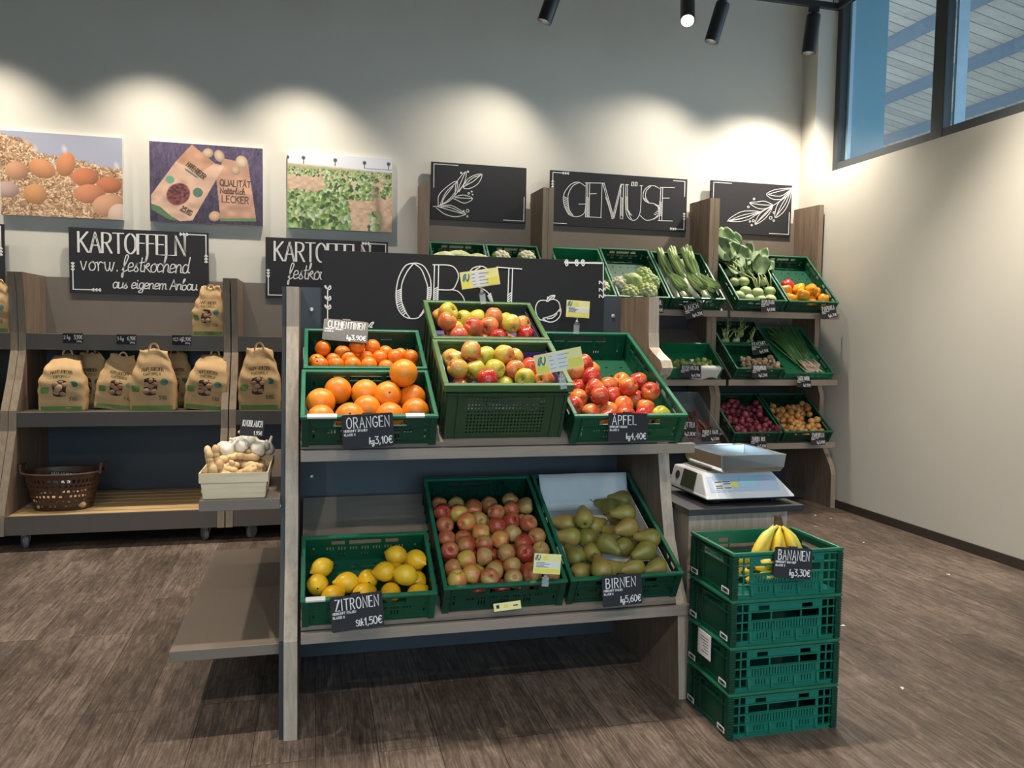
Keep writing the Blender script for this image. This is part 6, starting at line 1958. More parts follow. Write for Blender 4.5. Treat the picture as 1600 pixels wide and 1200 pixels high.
mk, u, v = ellipse(*pic(405, 740), .115, .135, 0.85, 0.1); over(img, mk, C3(104, 58, 58)[None, None] * (0.6 + 0.9 * vnoise(46, 9))[..., None])
for (x, y, rx, ry, c1) in ((780, 230, .05, .06, (206, 176, 146)), (925, 270, .045, .08, (206, 178, 150)), (1210, 350, .055, .085, (214, 190, 160)), (1130, 455, .045, .06, (196, 166, 138)), (860, 1030, .055, .065, (214, 178, 148))):
    mk, u, v = ellipse(*pic(x, y), rx, ry, 0.4); over(img, mk, (np.array(c1) / 255.0)[None, None] * (1.0 - 0.22 * (u * u + v * v) + 0.1 * v)[..., None])
mk, u, v = ellipse(*pic(650, 725), .045, .062); over(img, mk, C3(86, 118, 104))
mk, u, v = ellipse(*pic(305, 555), .04, .05); over(img, mk, C3(110, 160, 134))
over(img, poly_mask([pic(*q) for q in ((490, 410), (650, 530), (640, 545), (500, 440))]), C3(66, 108, 96))
t = picture(-1.101, -0.360, 2.045, 2.587, img, 'canvas picture of two paper potato bags on dark boards, between the egg and field pictures')
def pw(x, y): u, v = pic(x, y); return -1.101 + u * 0.741, 2.045 + v * 0.542
def rot_text(s, x, y, h, ang, gap=0.14, sx=1.0):
    c, s_ = math.cos(ang), math.sin(ang)
    return [[(x + p[0] * c - p[1] * s_, y + p[0] * s_ + p[1] * c) for p in pl_] for pl_ in text_lines(s, 0, 0, h, gap, sx)]
M_brownink = plain('brown_print_ink', srgb(84, 66, 54), 0.7)
L = rot_text('QUALITÄT', *pw(930, 640), 0.042, -0.02) + rot_text('Natürlich', *pw(935, 735), 0.036, -0.02) + rot_text('LECKER', *pw(955, 850), 0.046, -0.02, 0.2)
L += rot_text('HAFENRIEDER', *pw(505, 385), 0.036, -0.66, 0.04, 0.72) + rot_text('2.5 KG', *pw(430, 935), 0.034, -0.52, 0.06, 0.8)
lines_obj('lettering', L, 0.005, -0.0016, M_brownink, t)
# 3 potato field
img = np.zeros((PH, PW, 3)) + C3(206, 176, 150)
img = img * (0.9 + 0.2 * vnoise(30, 12))[..., None]
over(img, np.clip((gy - 0.84 + 0.05 * gx) / 0.03, 0, 1), C3(224, 224, 232))
over(img, np.clip(1 - abs(gy - 0.80 + 0.04 * gx) / 0.06, 0, 1) * (0.7 + 0.3 * vnoise(30, 14)), C3(138, 158, 106))
rs = np.random.default_rng(4)
def leafblob(cx, cy, r, a, c1):
    mk, u, v = ellipse(cx, cy, r, r * 0.8, a, 0.25); over(img, mk, (np.array(c1) / 255.0)[None, None] * (1.0 - 0.16 * u + 0.14 * v)[..., None])
for k in range(1900):
    d = rs.random()
    x = rs.uniform(0.0, 1.0); yy = 0.80 - d * 0.80
    cl = (abs(x - 0.22) < 0.25 and yy < 0.50) or (abs(x - 0.34) < 0.24 and yy < 0.36) or (abs(x - 0.60) < 0.26 and 0.42 < yy < 0.84) or yy > 0.70 or (x > 0.90 and yy > 0.45) or (abs(x - 0.50) < 0.16 and yy < 0.40 and x < 0.56) or (abs(x - 0.84) < 0.05 and yy < 0.25)
    if not cl: continue
    leafblob(x, yy, 0.013 + 0.034 * max(0, 0.85 - yy), rs.uniform(0, 3), tuple(np.array([(130, 158, 92), (104, 134, 74), (164, 186, 132), (70, 94, 52), (186, 202, 164)][rs.integers(0, 5)]) + rs.integers(-8, 8, 3)))
over(img, np.clip(1 - abs(gx - 0.90 + 0.12 * gy) / 0.06, 0, 1) * (gy < 0.62) * 0.6, C3(132, 104, 92))
for (x, y) in ((0.0, .93), (0.15, .935), (0.45, .93), (0.73, .92), (0.965, .925)):
    mk, u, v = ellipse(x, y, .022, .032, 0, 0.5); over(img, mk, C3(60, 74, 64)); over(img, ((abs(gx - x) < 0.004) & (gy < y) & (gy > y - 0.08)).astype(float), C3(80, 80, 70))
over(img, np.clip(1 - abs(gy - 0.845) / 0.012, 0, 1) * (gx > 0.74), C3(140, 152, 190))
picture(-0.195, 0.545, 2.043, 2.578, img, 'canvas picture of green potato plants in a sandy field, beside the first leaf board')

# ------------------------------------------------------------------ price cards
def card(center, w, h, Mrot, title, sub, unit, price, label, th=0.0, mat=None, clip=True, sub2='KLASSE II', group='black price cards', ty=0.60):
    """a plate in the xz plane facing -y, turned by Mrot; w,h in metres"""
    t = thing('price_card', label, 'price card', Matrix.Translation(Vector(center)) @ Mrot, group)
    r = min(w, h) * 0.06
    poly = []
    for cx, cz, a0 in ((w / 2 - r, h / 2 - r, 0), (-w / 2 + r, h / 2 - r, 90), (-w / 2 + r, -h / 2 + r, 180), (w / 2 - r, -h / 2 + r, 270)):
        for k in range(4):
            a = math.radians(a0 + k * 30); poly.append((cx + r * math.cos(a), cz + r * math.sin(a)))
    m = MB(); m.prism(poly, 'y', -0.0012, 0.0012); m.build('card', mat or M_chalk, t)
    L = []
    th_ = h * (1 - ty) * 0.78
    tw = text_width(title, th_, 0.22, 0.85)
    k = min(1.0, w * 0.82 / tw)
    L += [(l, th_ * 0.098) for l in text_lines(title, -w * 0.40, h * (ty - 0.5), th_, 0.22 * k, 0.85 * k)]
    if sub:
        sh_ = h * 0.065
        L += [(l, sh_ * 0.20) for l in text_lines(sub, -w * 0.46, h * (ty - 0.5) - sh_ * 1.7, sh_, 0.2, 1.0)]
        if sub2: L += [(l, sh_ * 0.20) for l in text_lines(sub2, -w * 0.46, h * (ty - 0.5) - sh_ * 3.4, sh_, 0.2, 1.0)]
    ph_ = h * 0.21
    a = text_lines(price, w * 0.46, -h * 0.40, ph_, 0.14, 1.0, align='r'); L += [(l, ph_ * 0.13) for l in a]
    if unit:
        uw = text_width(price, ph_, 0.14, 1.0)
        L += [(l, ph_ * 0.11) for l in text_lines(unit, w * 0.44 - uw, -h * 0.40, ph_ * 0.82, 0.06, 0.9, align='r')]
    m = MB()
    for l, ww in L: ribbon(m, l, ww, -0.0018, 0.0006)
    m.build('lettering', M_white, t)
    if clip:
        m = MB(); m.box(-w * 0.09, w * 0.09, -0.003, 0.014, h / 2 - 0.003, h / 2 + 0.004); m.box(-w * 0.09, w * 0.09, 0.011, 0.014, h / 2 - 0.03, h / 2 - 0.003)
        m.build('clip', M_blackplastic if mat is None else M_darkmetal, t)
    return t
def roll(a): return RY(a)
def cpos(px, py, y): p = on_y(px, py, y); return (p[0], p[1], p[2])
ORW = 0.150
card(cpos(575, 673, 2.492), 0.160, 0.106, RX(-0.10) @ roll(-0.055), 'ORANGEN', 'HERKUNFT SPANIEN', 'kg', '3,10€', 'black price card reading ORANGEN on the orange crate rim')
card(cpos(981, 668, 2.492), 0.142, 0.098, RX(-0.10) @ roll(0.02), 'ÄPFEL', 'HERKUNFT REGION', 'kg', '4,40€', 'black price card reading ÄPFEL on the red apple crate rim')
card(cpos(558, 956, 2.478), 0.163, 0.110, RX(-0.10) @ roll(-0.075), 'ZITRONEN', 'HERKUNFT ITALIEN', 'Stk', '1,50€', 'black price card reading ZITRONEN on the lemon crate rim')
card(cpos(972, 922, 2.480), 0.145, 0.104, RX(-0.10) @ roll(-0.03), 'BIRNEN', 'HERKUNFT ITALIEN', 'kg', '5,60€', 'black price card reading BIRNEN on the pear crate rim')
card(cpos(1239, 880, 2.205), 0.128, 0.098, RX(-0.12) @ RZ(-0.12) @ roll(0.10), 'BANANEN', 'HERKUNFT DOM REP', 'kg', '3,30€', 'black price card reading BANANEN hooked on the banana crate')
card(cpos(540, 517, 2.93), 0.160, 0.094, RX(-0.62) @ roll(0.09), 'CLEMENTINEN', 'HERKUNFT SPANIEN', 'kg', '3,90€', 'price card reading CLEMENTINEN leaning back over the clementines', mat=M_card_gloss)
vy = 5.226
VC = [('LAUCH', '4,20€', 1083, 485, 0.142, 0.110, -0.22), ('KOHLRABI', '1,80€', 1200, 477, 0.122, 0.100, 0.0), ('PAPRIKA', '6,70€', 1295, 487, 0.132, 0.102, -0.16)]
for tt, pr, px, py, w, h, rr in VC:
    card(cpos(px, py, vy), w, h, RX(-0.2) @ roll(rr), tt, 'HERKUNFT REGION', 'kg', pr, 'small black price card reading %s on the top vegetable shelf' % tt, group='price cards on the vegetable shelves')
for tt, pr, px, py, w, h, rr in [('ROSENKOHL', '4,90€', 1079, 580, 0.165, 0.095, 0.03), ('STEINCHAMPIGNON', '2,20€', 1187, 580, 0.130, 0.098, 0.0), ('LAUCH ZWIEBEL', '1,90€', 1256, 596, 0.122, 0.092, 0.04)]:
    card(cpos(px, py, vy - 0.003), w, h, RX(-0.2) @ roll(rr), tt, 'HERKUNFT REGION', 'kg', pr, 'small black price card reading %s on the middle vegetable shelf' % tt, group='price cards on the vegetable shelves')
card(cpos(1187, 543, 5.46), 0.148, 0.105, RX(-0.2) @ roll(-0.14), 'FENCHEL', 'HERKUNFT ITALIEN', 'kg', '4,90€', 'black price card reading FENCHEL between the fennel and the mushrooms', group='price cards on the vegetable shelves')
for tt, pr, px, py, w, h, rr in [('KAROTTEN', '2,80€', 1072, 670, 0.160, 0.120, 0.06), ('PURPLE HAZE', '3,30€', 1110, 680, 0.150, 0.090, 0.0), ('ZWIEBEL ROT', '3,20€', 1185, 691, 0.132, 0.094, 0.03), ('ZWIEBELN', '3,00€', 1278, 685, 0.126, 0.098, 0.0)]:
    card(cpos(px, py, vy + 0.003), w, h, RX(-0.2) @ roll(rr), tt, 'HERKUNFT REGION', 'kg', pr, 'small black price card reading %s on the low vegetable shelf' % tt, group='price cards on the vegetable shelves')
card(cpos(1022, 478, vy), 0.14, 0.10, RX(-0.2), 'BLUMENKOHL', 'HERKUNFT REGION', 'kg', '3,90€', 'price card half hidden behind the fruit stand side, next to the leek crate', group='price cards on the vegetable shelves')
for nm, pr, px, py in (('2 kg', '3,90€', 114, 528.5), ('5 kg', '6,90€', 197.5, 530.5), ('12,5 kg', '12,90€', 284, 531.5)):
    p = on_y(px, py, 5.4975)
    t = thing('shelf_label', 'small black shelf label reading %s %s on the upper potato shelf rail' % (nm, pr), 'shelf label', T(p[0], 5.4985, p[2]), 'shelf labels on the potato shelf rail')
    m = MB(); m.box(-0.058, 0.058, -0.001, 0.001, -0.032, 0.032); m.build('label_plate', M_chalk, t, bevel=0.0008)
    m = MB()
    for l in text_lines(nm, -0.052, -0.004, 0.020, 0.12, 0.9): ribbon(m, l, 0.0028, -0.0016, 0.0006)
    for l in text_lines(pr, 0.054, -0.004, 0.024, 0.10, 0.8, align='r'): ribbon(m, l, 0.0034, -0.0016, 0.0006)
    for l in text_lines('1,95€:kg', 0.050, -0.024, 0.010, 0.10, 0.8, align='r'): ribbon(m, l, 0.0018, -0.0016, 0.0006)
    m.build('lettering', M_white, t)
# yellow organic labels on clear clips
def bio(px, py, y, w, h, Mrot, label, wide=True, stem=0.05):
    p = on_y(px, py, y)
    t = thing('organic_label', label, 'label card', Matrix.Translation(Vector(p)) @ Mrot, 'yellow organic labels on clear clips')
    m = MB(); m.box(-w / 2, w / 2, -0.0008, 0.0008, -h / 2, h / 2); m.build('card', M_yellowcard2, t)
    m = MB()
    if wide:
        m.box(-w * 0.22, w * 0.16, -0.0014, -0.0008, -h * 0.44, h * 0.44)
        o = m.build('white_field', M_sticker, t)
        m = MB(); m.box(w * 0.18, w * 0.48, -0.0014, -0.0008, -h * 0.44, h * 0.0); m.box(-w * 0.49, -w * 0.24, -0.0014, -0.0008, -h * 0.46, -h * 0.1); m.build('yellow_field', M_yellowcard, t)
        lx, lz, s = -w * 0.36, h * 0.15, h * 0.40
        tx = [(-w * 0.20, 0.06), (-w * 0.02, 0.14)]
    else:
        m.box(-w * 0.44, w * 0.44, -0.0014, -0.0008, -h * 0.20, h * 0.10); o = m.build('white_field', M_sticker, t)
        m = MB(); m.box(-w * 0.46, w * 0.46, -0.0014, -0.0008, -h * 0.46, -h * 0.24); m.box(-w * 0.16, w * 0.0, -0.0014, -0.0008, h * 0.18, h * 0.42); m.build('yellow_field', M_yellowcard, t)
        lx, lz, s = -w * 0.36, h * 0.30, h * 0.26
        tx = [(-w * 0.40, 0.25)]
    m = MB()
    for l in parse('~-.5,-.4 -.3,.3 0,.5|~-.35,-.5 -.1,.2 .1,.4|~0,.5 -.05,0 .1,-.5|~.12,-.5 .4,-.1 .5,.45|~.25,-.5 .48,0 .5,.3'):
        ribbon(m, [(lx + q[0] * s, lz + q[1] * s) for q in l], s * 0.14, -0.0018, 0.0006)
    m.build('leaf_emblem', M_logo, t)
    m = MB()
    rs = random.Random(int(px))
    for x0, ww in tx:
        for k in range(4):
            z = h * (0.30 - 0.2 * k) if wide else h * (0.05 - 0.07 * k)
            m.box(x0, x0 + w * ww * 2 * rs.uniform(0.5, 1), -0.0018, -0.0013, z - 0.0008, z + 0.0008)
    m.build('print', M_logo if wide else M_ink, t)
    m = MB(); m.box(-0.012, 0.012, 0.001, 0.004, -h / 2 - 0.002, -h / 2 + 0.012); m.tube([(0, 0.003, -h / 2), (0, 0.004, -h / 2 - stem * 0.5)], 0.004, 8); m.ball((0, 0.004, -h / 2 - stem * 0.35), 0.0075, 10, 8)
    m.box(-0.011, 0.011, 0.0, 0.003, -h / 2 - stem - 0.016, -h / 2 - stem * 0.45); m.box(-0.011, 0.011, 0.008, 0.011, -h / 2 - stem - 0.016, -h / 2 - stem * 0.45); m.box(-0.011, 0.011, 0.003, 0.008, -h / 2 - stem * 0.6, -h / 2 - stem * 0.45)
    m.build('clip', M_clear, t)
    return t
bio(750, 435, 2.995, 0.152, 0.066, RX(0.0) @ roll(-0.17), 'wide yellow organic label clipped above the rear olive crate', True, 0.05)
bio(903, 483, 3.02, 0.098, 0.068, RX(0.0) @ roll(0.04), 'small yellow organic label clipped above the rear rim of the long apple crate', False, 0.05)
bio(873.5, 564, 2.475, 0.165, 0.066, RX(-0.05) @ roll(-0.20), 'wide yellow organic label clipped to the lattice fronted crate rim', True, 0.045)
bio(855, 881, 2.470, 0.094, 0.066, RX(-0.1) @ roll(0.10), 'small yellow organic label clipped to the lower apple crate rim', False, 0.026)
p = on_y(793, 947, 2.508)
t = thing('organic_label', 'yellow organic label slipped behind the rail under the lower apple crate', 'label card', T(p[0], 2.511, p[2]) @ RX(-0.35) @ RY(-0.06), 'yellow organic labels on clear clips')
m = MB(); m.box(-0.047, 0.047, -0.0008, 0.0008, -0.014, 0.012); m.build('card', M_yellowcard2, t)
m = MB(); m.box(-0.012, 0.002, -0.0014, -0.0008, -0.006, 0.006); m.build('yellow_field', M_yellowcard, t)
m = MB(); m.box(-0.038, -0.028, -0.0014, -0.0008, -0.005, 0.006); m.box(0.02, 0.036, -0.0014, -0.0008, -0.003, 0.001); m.build('print', M_ink, t)
# ------------------------------------------------------------------ paper potato bags
M_kraft = plain('kraft_paper', srgb(206, 168, 118), 0.75, vary=0.07, scale=16, bmp=0.35)
M_kraft_w = plain('kraft_paper_light', srgb(222, 190, 144), 0.75, vary=0.06, scale=16, bmp=0.35)
M_baggreen = plain('bag_green_print', srgb(104, 138, 72), 0.75)
M_bagteal = plain('bag_badge_print', srgb(70, 120, 100), 0.75)
M_net = plain('dark_net_window', srgb(70, 36, 30), 0.8)
M_potato = fruit_mat('potato_skin', (0.36, 0.20, 0.11, 1), (0.52, 0.34, 0.20, 1), rough=0.7, scale=14, bmp=0.2)
M_baginkd = plain('bag_dark_print', srgb(92, 76, 52), 0.75)


def bag(name, M, w, h, d, label, seed, lean=0.0, fold=0.0, handle=True, kraft=None):
    """paper carrier bag standing on its base, pinched at the top, front towards -y"""
    rs = random.Random(seed)
    t = thing('potato_bag', label, 'paper bag', M, 'paper potato bags on the potato shelves')
    n, rings = 40, 26
    ph = [rs.uniform(0, 6.28) for _ in range(8)]
    def surf(u, v):
        """u round the bag 0..1, v height 0..1"""
        a = 2 * PI * u
        c, s = math.cos(a), math.sin(a)
        e = 0.26 + 0.12 * v
        x = abs(c) ** e * (1 if c > 0 else -1); y = abs(s) ** e * (1 if s > 0 else -1)
        belly = 1 + 0.035 * math.sin(PI * min(1, v * 1.25))
        wx = w / 2 * (belly * (1 - 0.06 * v) if v < 0.5 else belly * (0.97 - 0.40 * ((v - 0.5) / 0.5) ** 1.1))
        dy = d / 2 * (1.0 if v < 0.5 else max(0.05, 1 - 0.95 * ((v - 0.5) / 0.5) ** 0.9))
        cr = 0.0042 * (math.sin(13 * u * 6.28 / 4 + 9 * v + ph[0]) * math.sin(17 * v + ph[1]) + 0.8 * math.sin(31 * v + 5 * x + ph[2])) * (0.3 + v)
        X = x * wx + cr * 0.7
        Y = y * dy + cr + fold * max(0, v - 0.72) ** 1.5 + lean * v * h * 0.3
        Z = v * h * (1 - 0.12 * abs(fold) * max(0, v - 0.8)) + 0.010 * math.sin(4 * x + ph[3]) * (v ** 3)
        return X, Y, Z
    m = MB(); vs = []; fs = []
    for j in range(rings + 1):
        for i in range(n): vs.append(surf(i / n, j / rings))
    for j in range(rings):
        for i in range(n):
            i2 = (i + 1) % n; fs.append((j * n + i, j * n + i2, (j + 1) * n + i2, (j + 1) * n + i))
    fs.append(tuple(range(n - 1, -1, -1))); fs.append(tuple(rings * n + i for i in range(n)))
    m.add(vs, fs); body = m.build('bag_body', kraft or M_kraft, t, smooth=True)
    def front(x, v, off=0.0015):
        """point on the front face at sideways fraction x (-1..1)"""
        best = None
        e = 0.26 + 0.12 * v
        c_ = max(-0.999, min(0.999, x)); c_ = math.copysign(abs(c_) ** (1 / e), c_)
        u = (math.atan2(-math.sqrt(max(0.0, 1 - c_ * c_)), c_) / (2 * PI)) % 1.0
        X, Y, Z = surf(u, v)
        return X, Y - off, Z
    def patch(x0, x1, v0, v1, nm, mat, off=0.0015, rnd=0.0, nx=10, nv=8):
        m = MB(); vs = []; fs = []
        for j in range(nv + 1):
            for i in range(nx + 1):
                a, b_ = i / nx * 2 - 1, j / nv * 2 - 1
                if rnd:
                    r_ = max(abs(a), abs(b_)); l = math.hypot(a, b_)
                    q = (r_ / l) if l > 1e-6 else 1
                    a, b_ = a * (1 - rnd + rnd * q), b_ * (1 - rnd + rnd * q)
                vs.append(front((x0 + x1) / 2 + a * (x1 - x0) / 2, (v0 + v1) / 2 + b_ * (v1 - v0) / 2, off))
        for j in range(nv):
            for i in range(nx):
                k = j * (nx + 1) + i; fs.append((k, k + 1, k + nx + 2, k + nx + 1))
        m.add(vs, fs); return m.build(nm, mat, t, smooth=True)
    patch(-0.98, 0.98, 0.012, 0.085, 'green_band', M_baggreen, 0.0012, 0.0, 16, 3)
    win = patch(-0.36, 0.22, 0.25, 0.54, 'net_window', M_net, 0.0016, 0.45)
    for (a, v, r_) in ((-0.23, 0.32, .026), (0.06, 0.31, .028), (-0.09, 0.40, .030), (0.12, 0.44, .024), (-0.24, 0.45, .024), (-0.04, 0.49, .018)):
        X, Y, Z = front(a, v, -r_ * (w / 0.25) * 0.55)
        m = MB(); m.ball((X, Y, Z), r_ * w / 0.25, 12, 8, sc=(1.15, 0.75, 0.95)); m.build('potato', M_potato, win, smooth=True)
    patch(0.36, 0.70, 0.42, 0.53, 'round_badge', M_bagteal, 0.0016, 1.0)
    patch(-0.86, -0.52, 0.31, 0.42, 'green_badge', M_baggreen, 0.0016, 0.3)
    def write(s, v, hh, x, mat, nm):
        m = MB()
        tw = text_width(s, hh, 0.14, 0.85)
        for l in text_lines(s, -tw / 2, 0, hh, 0.14, 0.85):
            P = []
            for p in l:
                X, Y, Z = front(x + p[0] / (w * 0.5) * (1.0 if v < 0.5 else 1.15), v + p[1] / h, 0.0026)
                P.append((X, Z, Y))
            ymin = min(p[2] for p in P)
            ribbon(m, [(p[0], p[1]) for p in P], hh * 0.14, ymin - 0.0004, 0.0006)
        m.build(nm, mat, t)
    write('HAFENRIEDER', 0.645, h * 0.058, 0.0, M_baginkd, 'lettering')
    write('KARTOFFELN', 0.575, h * 0.045, 0.0, M_baggreen, 'lettering')
    write('5 KG', 0.185, h * 0.06, 0.50, M_baginkd, 'lettering')
    if handle:
        for s, yo in ((-1, -0.006), (1, 0.006)):
            x0, y0, z0 = surf(0.75, 1.0) if s < 0 else surf(0.25, 1.0)
            P = []
            for k in range(11):
                a = PI * k / 10
                P.append((x0 - 0.026 * math.cos(a) * (w / 0.25), y0 + yo * math.sin(a) * 2, z0 - 0.018 + 0.052 * math.sin(a) * (h / 0.4)))
            m = MB(); vs = []; fs = []
            for (px_, py_, pz_) in P:
                vs += [(px_ - 0.0, py_ - 0.0015, pz_), (px_, py_ + 0.0015, pz_)]
            # flat paper strap 9 mm wide
            for k, (px_, py_, pz_) in enumerate(P):
                a = PI * k / 10
                nx_, nz_ = -math.cos(a), math.sin(a)
                vs[2 * k] = (px_ + nx_ * 0.0045, py_, pz_ + nz_ * 0.0045); vs[2 * k + 1] = (px_ - nx_ * 0.0045, py_, pz_ - nz_ * 0.0045)
            for k in range(10): fs.append((2 * k, 2 * k + 2, 2 * k + 3, 2 * k + 1))
            m.add(vs, fs); o = m.build('handle', M_kraft_w, t); sl = o.modifiers.new('solid', 'SOLIDIFY'); sl.thickness = 0.002
    return t
Z2, Z3 = 0.7905, 1.2685
def bx(px, y): return on_y(px, 600, y)[0]
bag('b', T(bx(99, 5.43), 5.435, Z2) @ RZ(0.05), 0.262, 0.355, 0.13, 'paper potato bag standing above the brown basket, its folded top in shade', 1, 0.05, 0.9)
bag('b', T(bx(145, 5.66), 5.64, Z2) @ RZ(-0.2), 0.24, 0.36, 0.12, 'shaded paper potato bag behind the one above the brown basket', 2)
bag('b', T(bx(180, 5.52), 5.53, Z2) @ RZ(0.15) @ RY(0.12), 0.25, 0.345, 0.12, 'paper potato bag leaning in the shade between two lit bags', 3, 0.06)
bag('b', T(bx(240, 5.42), 5.425, Z2), 0.268, 0.385, 0.13, 'upright paper potato bag under the middle shelf label', 4, 0.06)
bag('b', T(bx(274, 5.72), 5.72, Z2) @ RZ(0.1), 0.24, 0.36, 0.12, 'shaded paper potato bag deep behind the upright one', 5)
bag('b', T(bx(322, 5.44), 5.45, Z2) @ RZ(-0.12) @ RY(0.10), 0.262, 0.36, 0.13, 'paper potato bag tilting next to the middle double side panel', 6, 0.05, 0.5)
bag('b', T(bx(406, 5.41), 5.415, Z2), 0.262, 0.40, 0.13, 'paper potato bag with upright handle above the ginger basket', 7, 0.05)
bag('b', T(bx(330, 5.62), 5.63, Z3) @ RZ(-0.25), 0.215, 0.325, 0.12, 'paper potato bag alone on the upper shelf beside the KARTOFFELN board', 8)
bag('b', T(bx(-8, 5.62), 5.62, Z3), 0.22, 0.33, 0.12, 'paper potato bag cut by the picture edge on the upper shelf', 9)
bag('b', T(-2.03, 5.45, Z2), 0.25, 0.36, 0.12, 'paper potato bag outside the picture edge on the lower shelf', 10)

# ------------------------------------------------------------------ brown basket
M_brown = plain('brown_basket_plastic', srgb(74, 50, 38), 0.4, vary=0.08)
bk = thing('plastic_basket', 'brown plastic lattice basket with two handles on the slatted base', 'basket', T(-1.508, 5.335, 0.199))
RXT, RYT, RXB, RYB, HB = 0.212, 0.160, 0.160, 0.118, 0.225
def ring(u, v, off=0.0):
    a = 2 * PI * u
    rx = RXB + (RXT - RXB) * v + off; ry = RYB + (RYT - RYB) * v + off
    e = 0.85
    return (rx * abs(math.cos(a)) ** e * (1 if math.cos(a) > 0 else -1), ry * abs(math.sin(a)) ** e * (1 if math.sin(a) > 0 else -1), v * HB)
m = MB()
NU, rowsv = 44, [(0.0, 0.10), (0.16, 0.235), (0.295, 0.37), (0.43, 0.505), (0.565, 0.64), (0.70, 0.76), (0.86, 1.0)]
def band(v0, v1, t=0.004):
    vs = []; fs = []
    n = 88
    for k in range(n):
        u = k / n
        for v, o_ in ((v0, 0), (v1, 0), (v1, -t), (v0, -t)): vs.append(ring(u, v, o_))
    for k in range(n):
        k2 = (k + 1) % n
        for q in range(4):
            q2 = (q + 1) % 4; fs.append((4 * k + q, 4 * k + q2, 4 * k2 + q2, 4 * k2 + q))
    m.add(vs, fs)
for v0, v1 in rowsv: band(v0, v1)
for r_ in range(len(rowsv) - 1):
    for k in range(NU):
        u = (k + 0.5 * (r_ % 2)) / NU
        du = 0.0048
        v0, v1 = rowsv[r_][1], rowsv[r_ + 1][0]
        vs = [ring(u - du, v0), ring(u + du, v0), ring(u + du, v1), ring(u - du, v1), ring(u - du, v0, -.004), ring(u + du, v0, -.004), ring(u + du, v1, -.004), ring(u - du, v1, -.004)]
        m.add(vs, [(0, 1, 2, 3), (7, 6, 5, 4), (0, 3, 7, 4), (1, 5, 6, 2)])
m.build('basket_body', M_brown, bk)
m = MB(); vs = [ring(k / 88, 0.0) for k in range(88)]; vs2 = [(x, y, 0.006) for x, y, z in vs]
m.add(vs + vs2, [tuple(range(87, -1, -1)), tuple(range(88, 176))]); m.build('base', M_brown, bk)
m = MB(); pts_ = [ring(k / 60, 1.0, 0.006) for k in range(60)]; m.tube([(x, y, z) for x, y, z in pts_ + pts_[:2]], 0.008, 8, cap=False); m.build('rim', M_brown, bk, smooth=True)
for s in (-1, 1):
    m = MB(); P = [(s * (RXT + 0.006), -0.06 , HB - 0.01), (s * (RXT + 0.012), -0.055, HB + 0.045), (s * (RXT + 0.012), 0.055, HB + 0.045), (s * (RXT + 0.006), 0.06, HB - 0.01)]
    m.tube(P, 0.008, 8); m.build('handle', M_brown, bk)
card((-1.515, 5.30, 0.199 + 0.19), 0.13, 0.085, RX(-0.7) @ RZ(0.2), 'WALNUSS', None, 'kg', '6,90€', 'black price card lying inside the brown basket', clip=False, ty=0.6)
nm_ = MB(); nm_.ball((0, 0, 0), 0.021, 14, 10, sc=(1, 1, 1.15)); nme = nm_.mesh('walnut', plain('walnut_shell', srgb(206, 176, 136), 0.7, vary=0.15, scale=80, bmp=0.6), True)
rs = random.Random(4); P = []
for k in range(64):
    a = rs.uniform(0, 6.28); q = math.sqrt(rs.random()); P.append((0.15 * q * math.cos(a), 0.10 * q * math.sin(a), 0.03 + rs.uniform(0, 0.12)))
class _B: pass
bb = _B(); bb.w, bb.d, bb.h, bb.th = 0.315, 0.235, 0.2, 0.0
Pn = relax(P, [0.0225] * len(P), bb, 60, pull=0.002, margin=0.012, zmin=0.008)
for q in Pn:
    tag(put('walnut', nme, M=T(-1.508 + q[0], 5.335 + q[1], 0.199 + q[2]) @ RX(q[0] * 40) @ RY(q[1] * 50)), 'pale nut in the brown lattice basket', 'nut', 'nuts in the brown basket')

# ------------------------------------------------------------------ ginger basket
M_chip = wood('chip_basket_wood', [(0.3, srgb(196, 172, 134)), (0.6, srgb(222, 200, 164)), (0.8, srgb(232, 214, 182))], (1.2, 16, 16), 3.0, 0.7)
GX0, GX1, GY0, GY1, GZ = -0.352, -0.165, 2.70, 3.06, 0.7525
gb = thing('wooden_basket', 'pale chip wood basket full of ginger roots on the end shelf', 'basket', T((GX0 + GX1) / 2, (GY0 + GY1) / 2, GZ))
w2, d2, hb = (GX1 - GX0) / 2, (GY1 - GY0) / 2, 0.088
def flare(x, y, z): k = 1 + 0.10 * z / hb; return (x * k, y * k, z)
def chip(x0, x1, y0, y1, z0, z1, nm, face):
    m = MB(); t_ = 0.003
    if face == 'y':
        s = 1 if y0 > 0 else -1
        vs = [flare(x0, y0, z0), flare(x1, y0, z0), flare(x1, y0, z1), flare(x0, y0, z1)]; vs += [(x, y + s * t_, z) for x, y, z in vs]
    else:
        s = 1 if x0 > 0 else -1
        vs = [flare(x0, y0, z0), flare(x0, y1, z0), flare(x0, y1, z1), flare(x0, y0, z1)]; vs += [(x + s * t_, y, z) for x, y, z in vs]
    m.add(vs, [(0, 1, 2, 3), (7, 6, 5, 4), (0, 4, 5, 1), (1, 5, 6, 2), (2, 6, 7, 3), (3, 7, 4, 0)])
    return m.build(nm, M_chip, gb)
m = MB(); m.box(-w2, w2, -d2, d2, 0.0, 0.004); m.build('base', M_chip, gb)
for s in (-1, 1):
    chip(-w2, w2, s * d2, s * d2, 0.002, 0.060, 'end_wall', 'y')
    chip(s * w2, s * w2, -d2, -d2 * 0.25, 0.002, 0.060, 'side_wall', 'x')
    chip(s * w2, s * w2, d2 * 0.05, d2, 0.002, 0.060, 'side_wall', 'x')
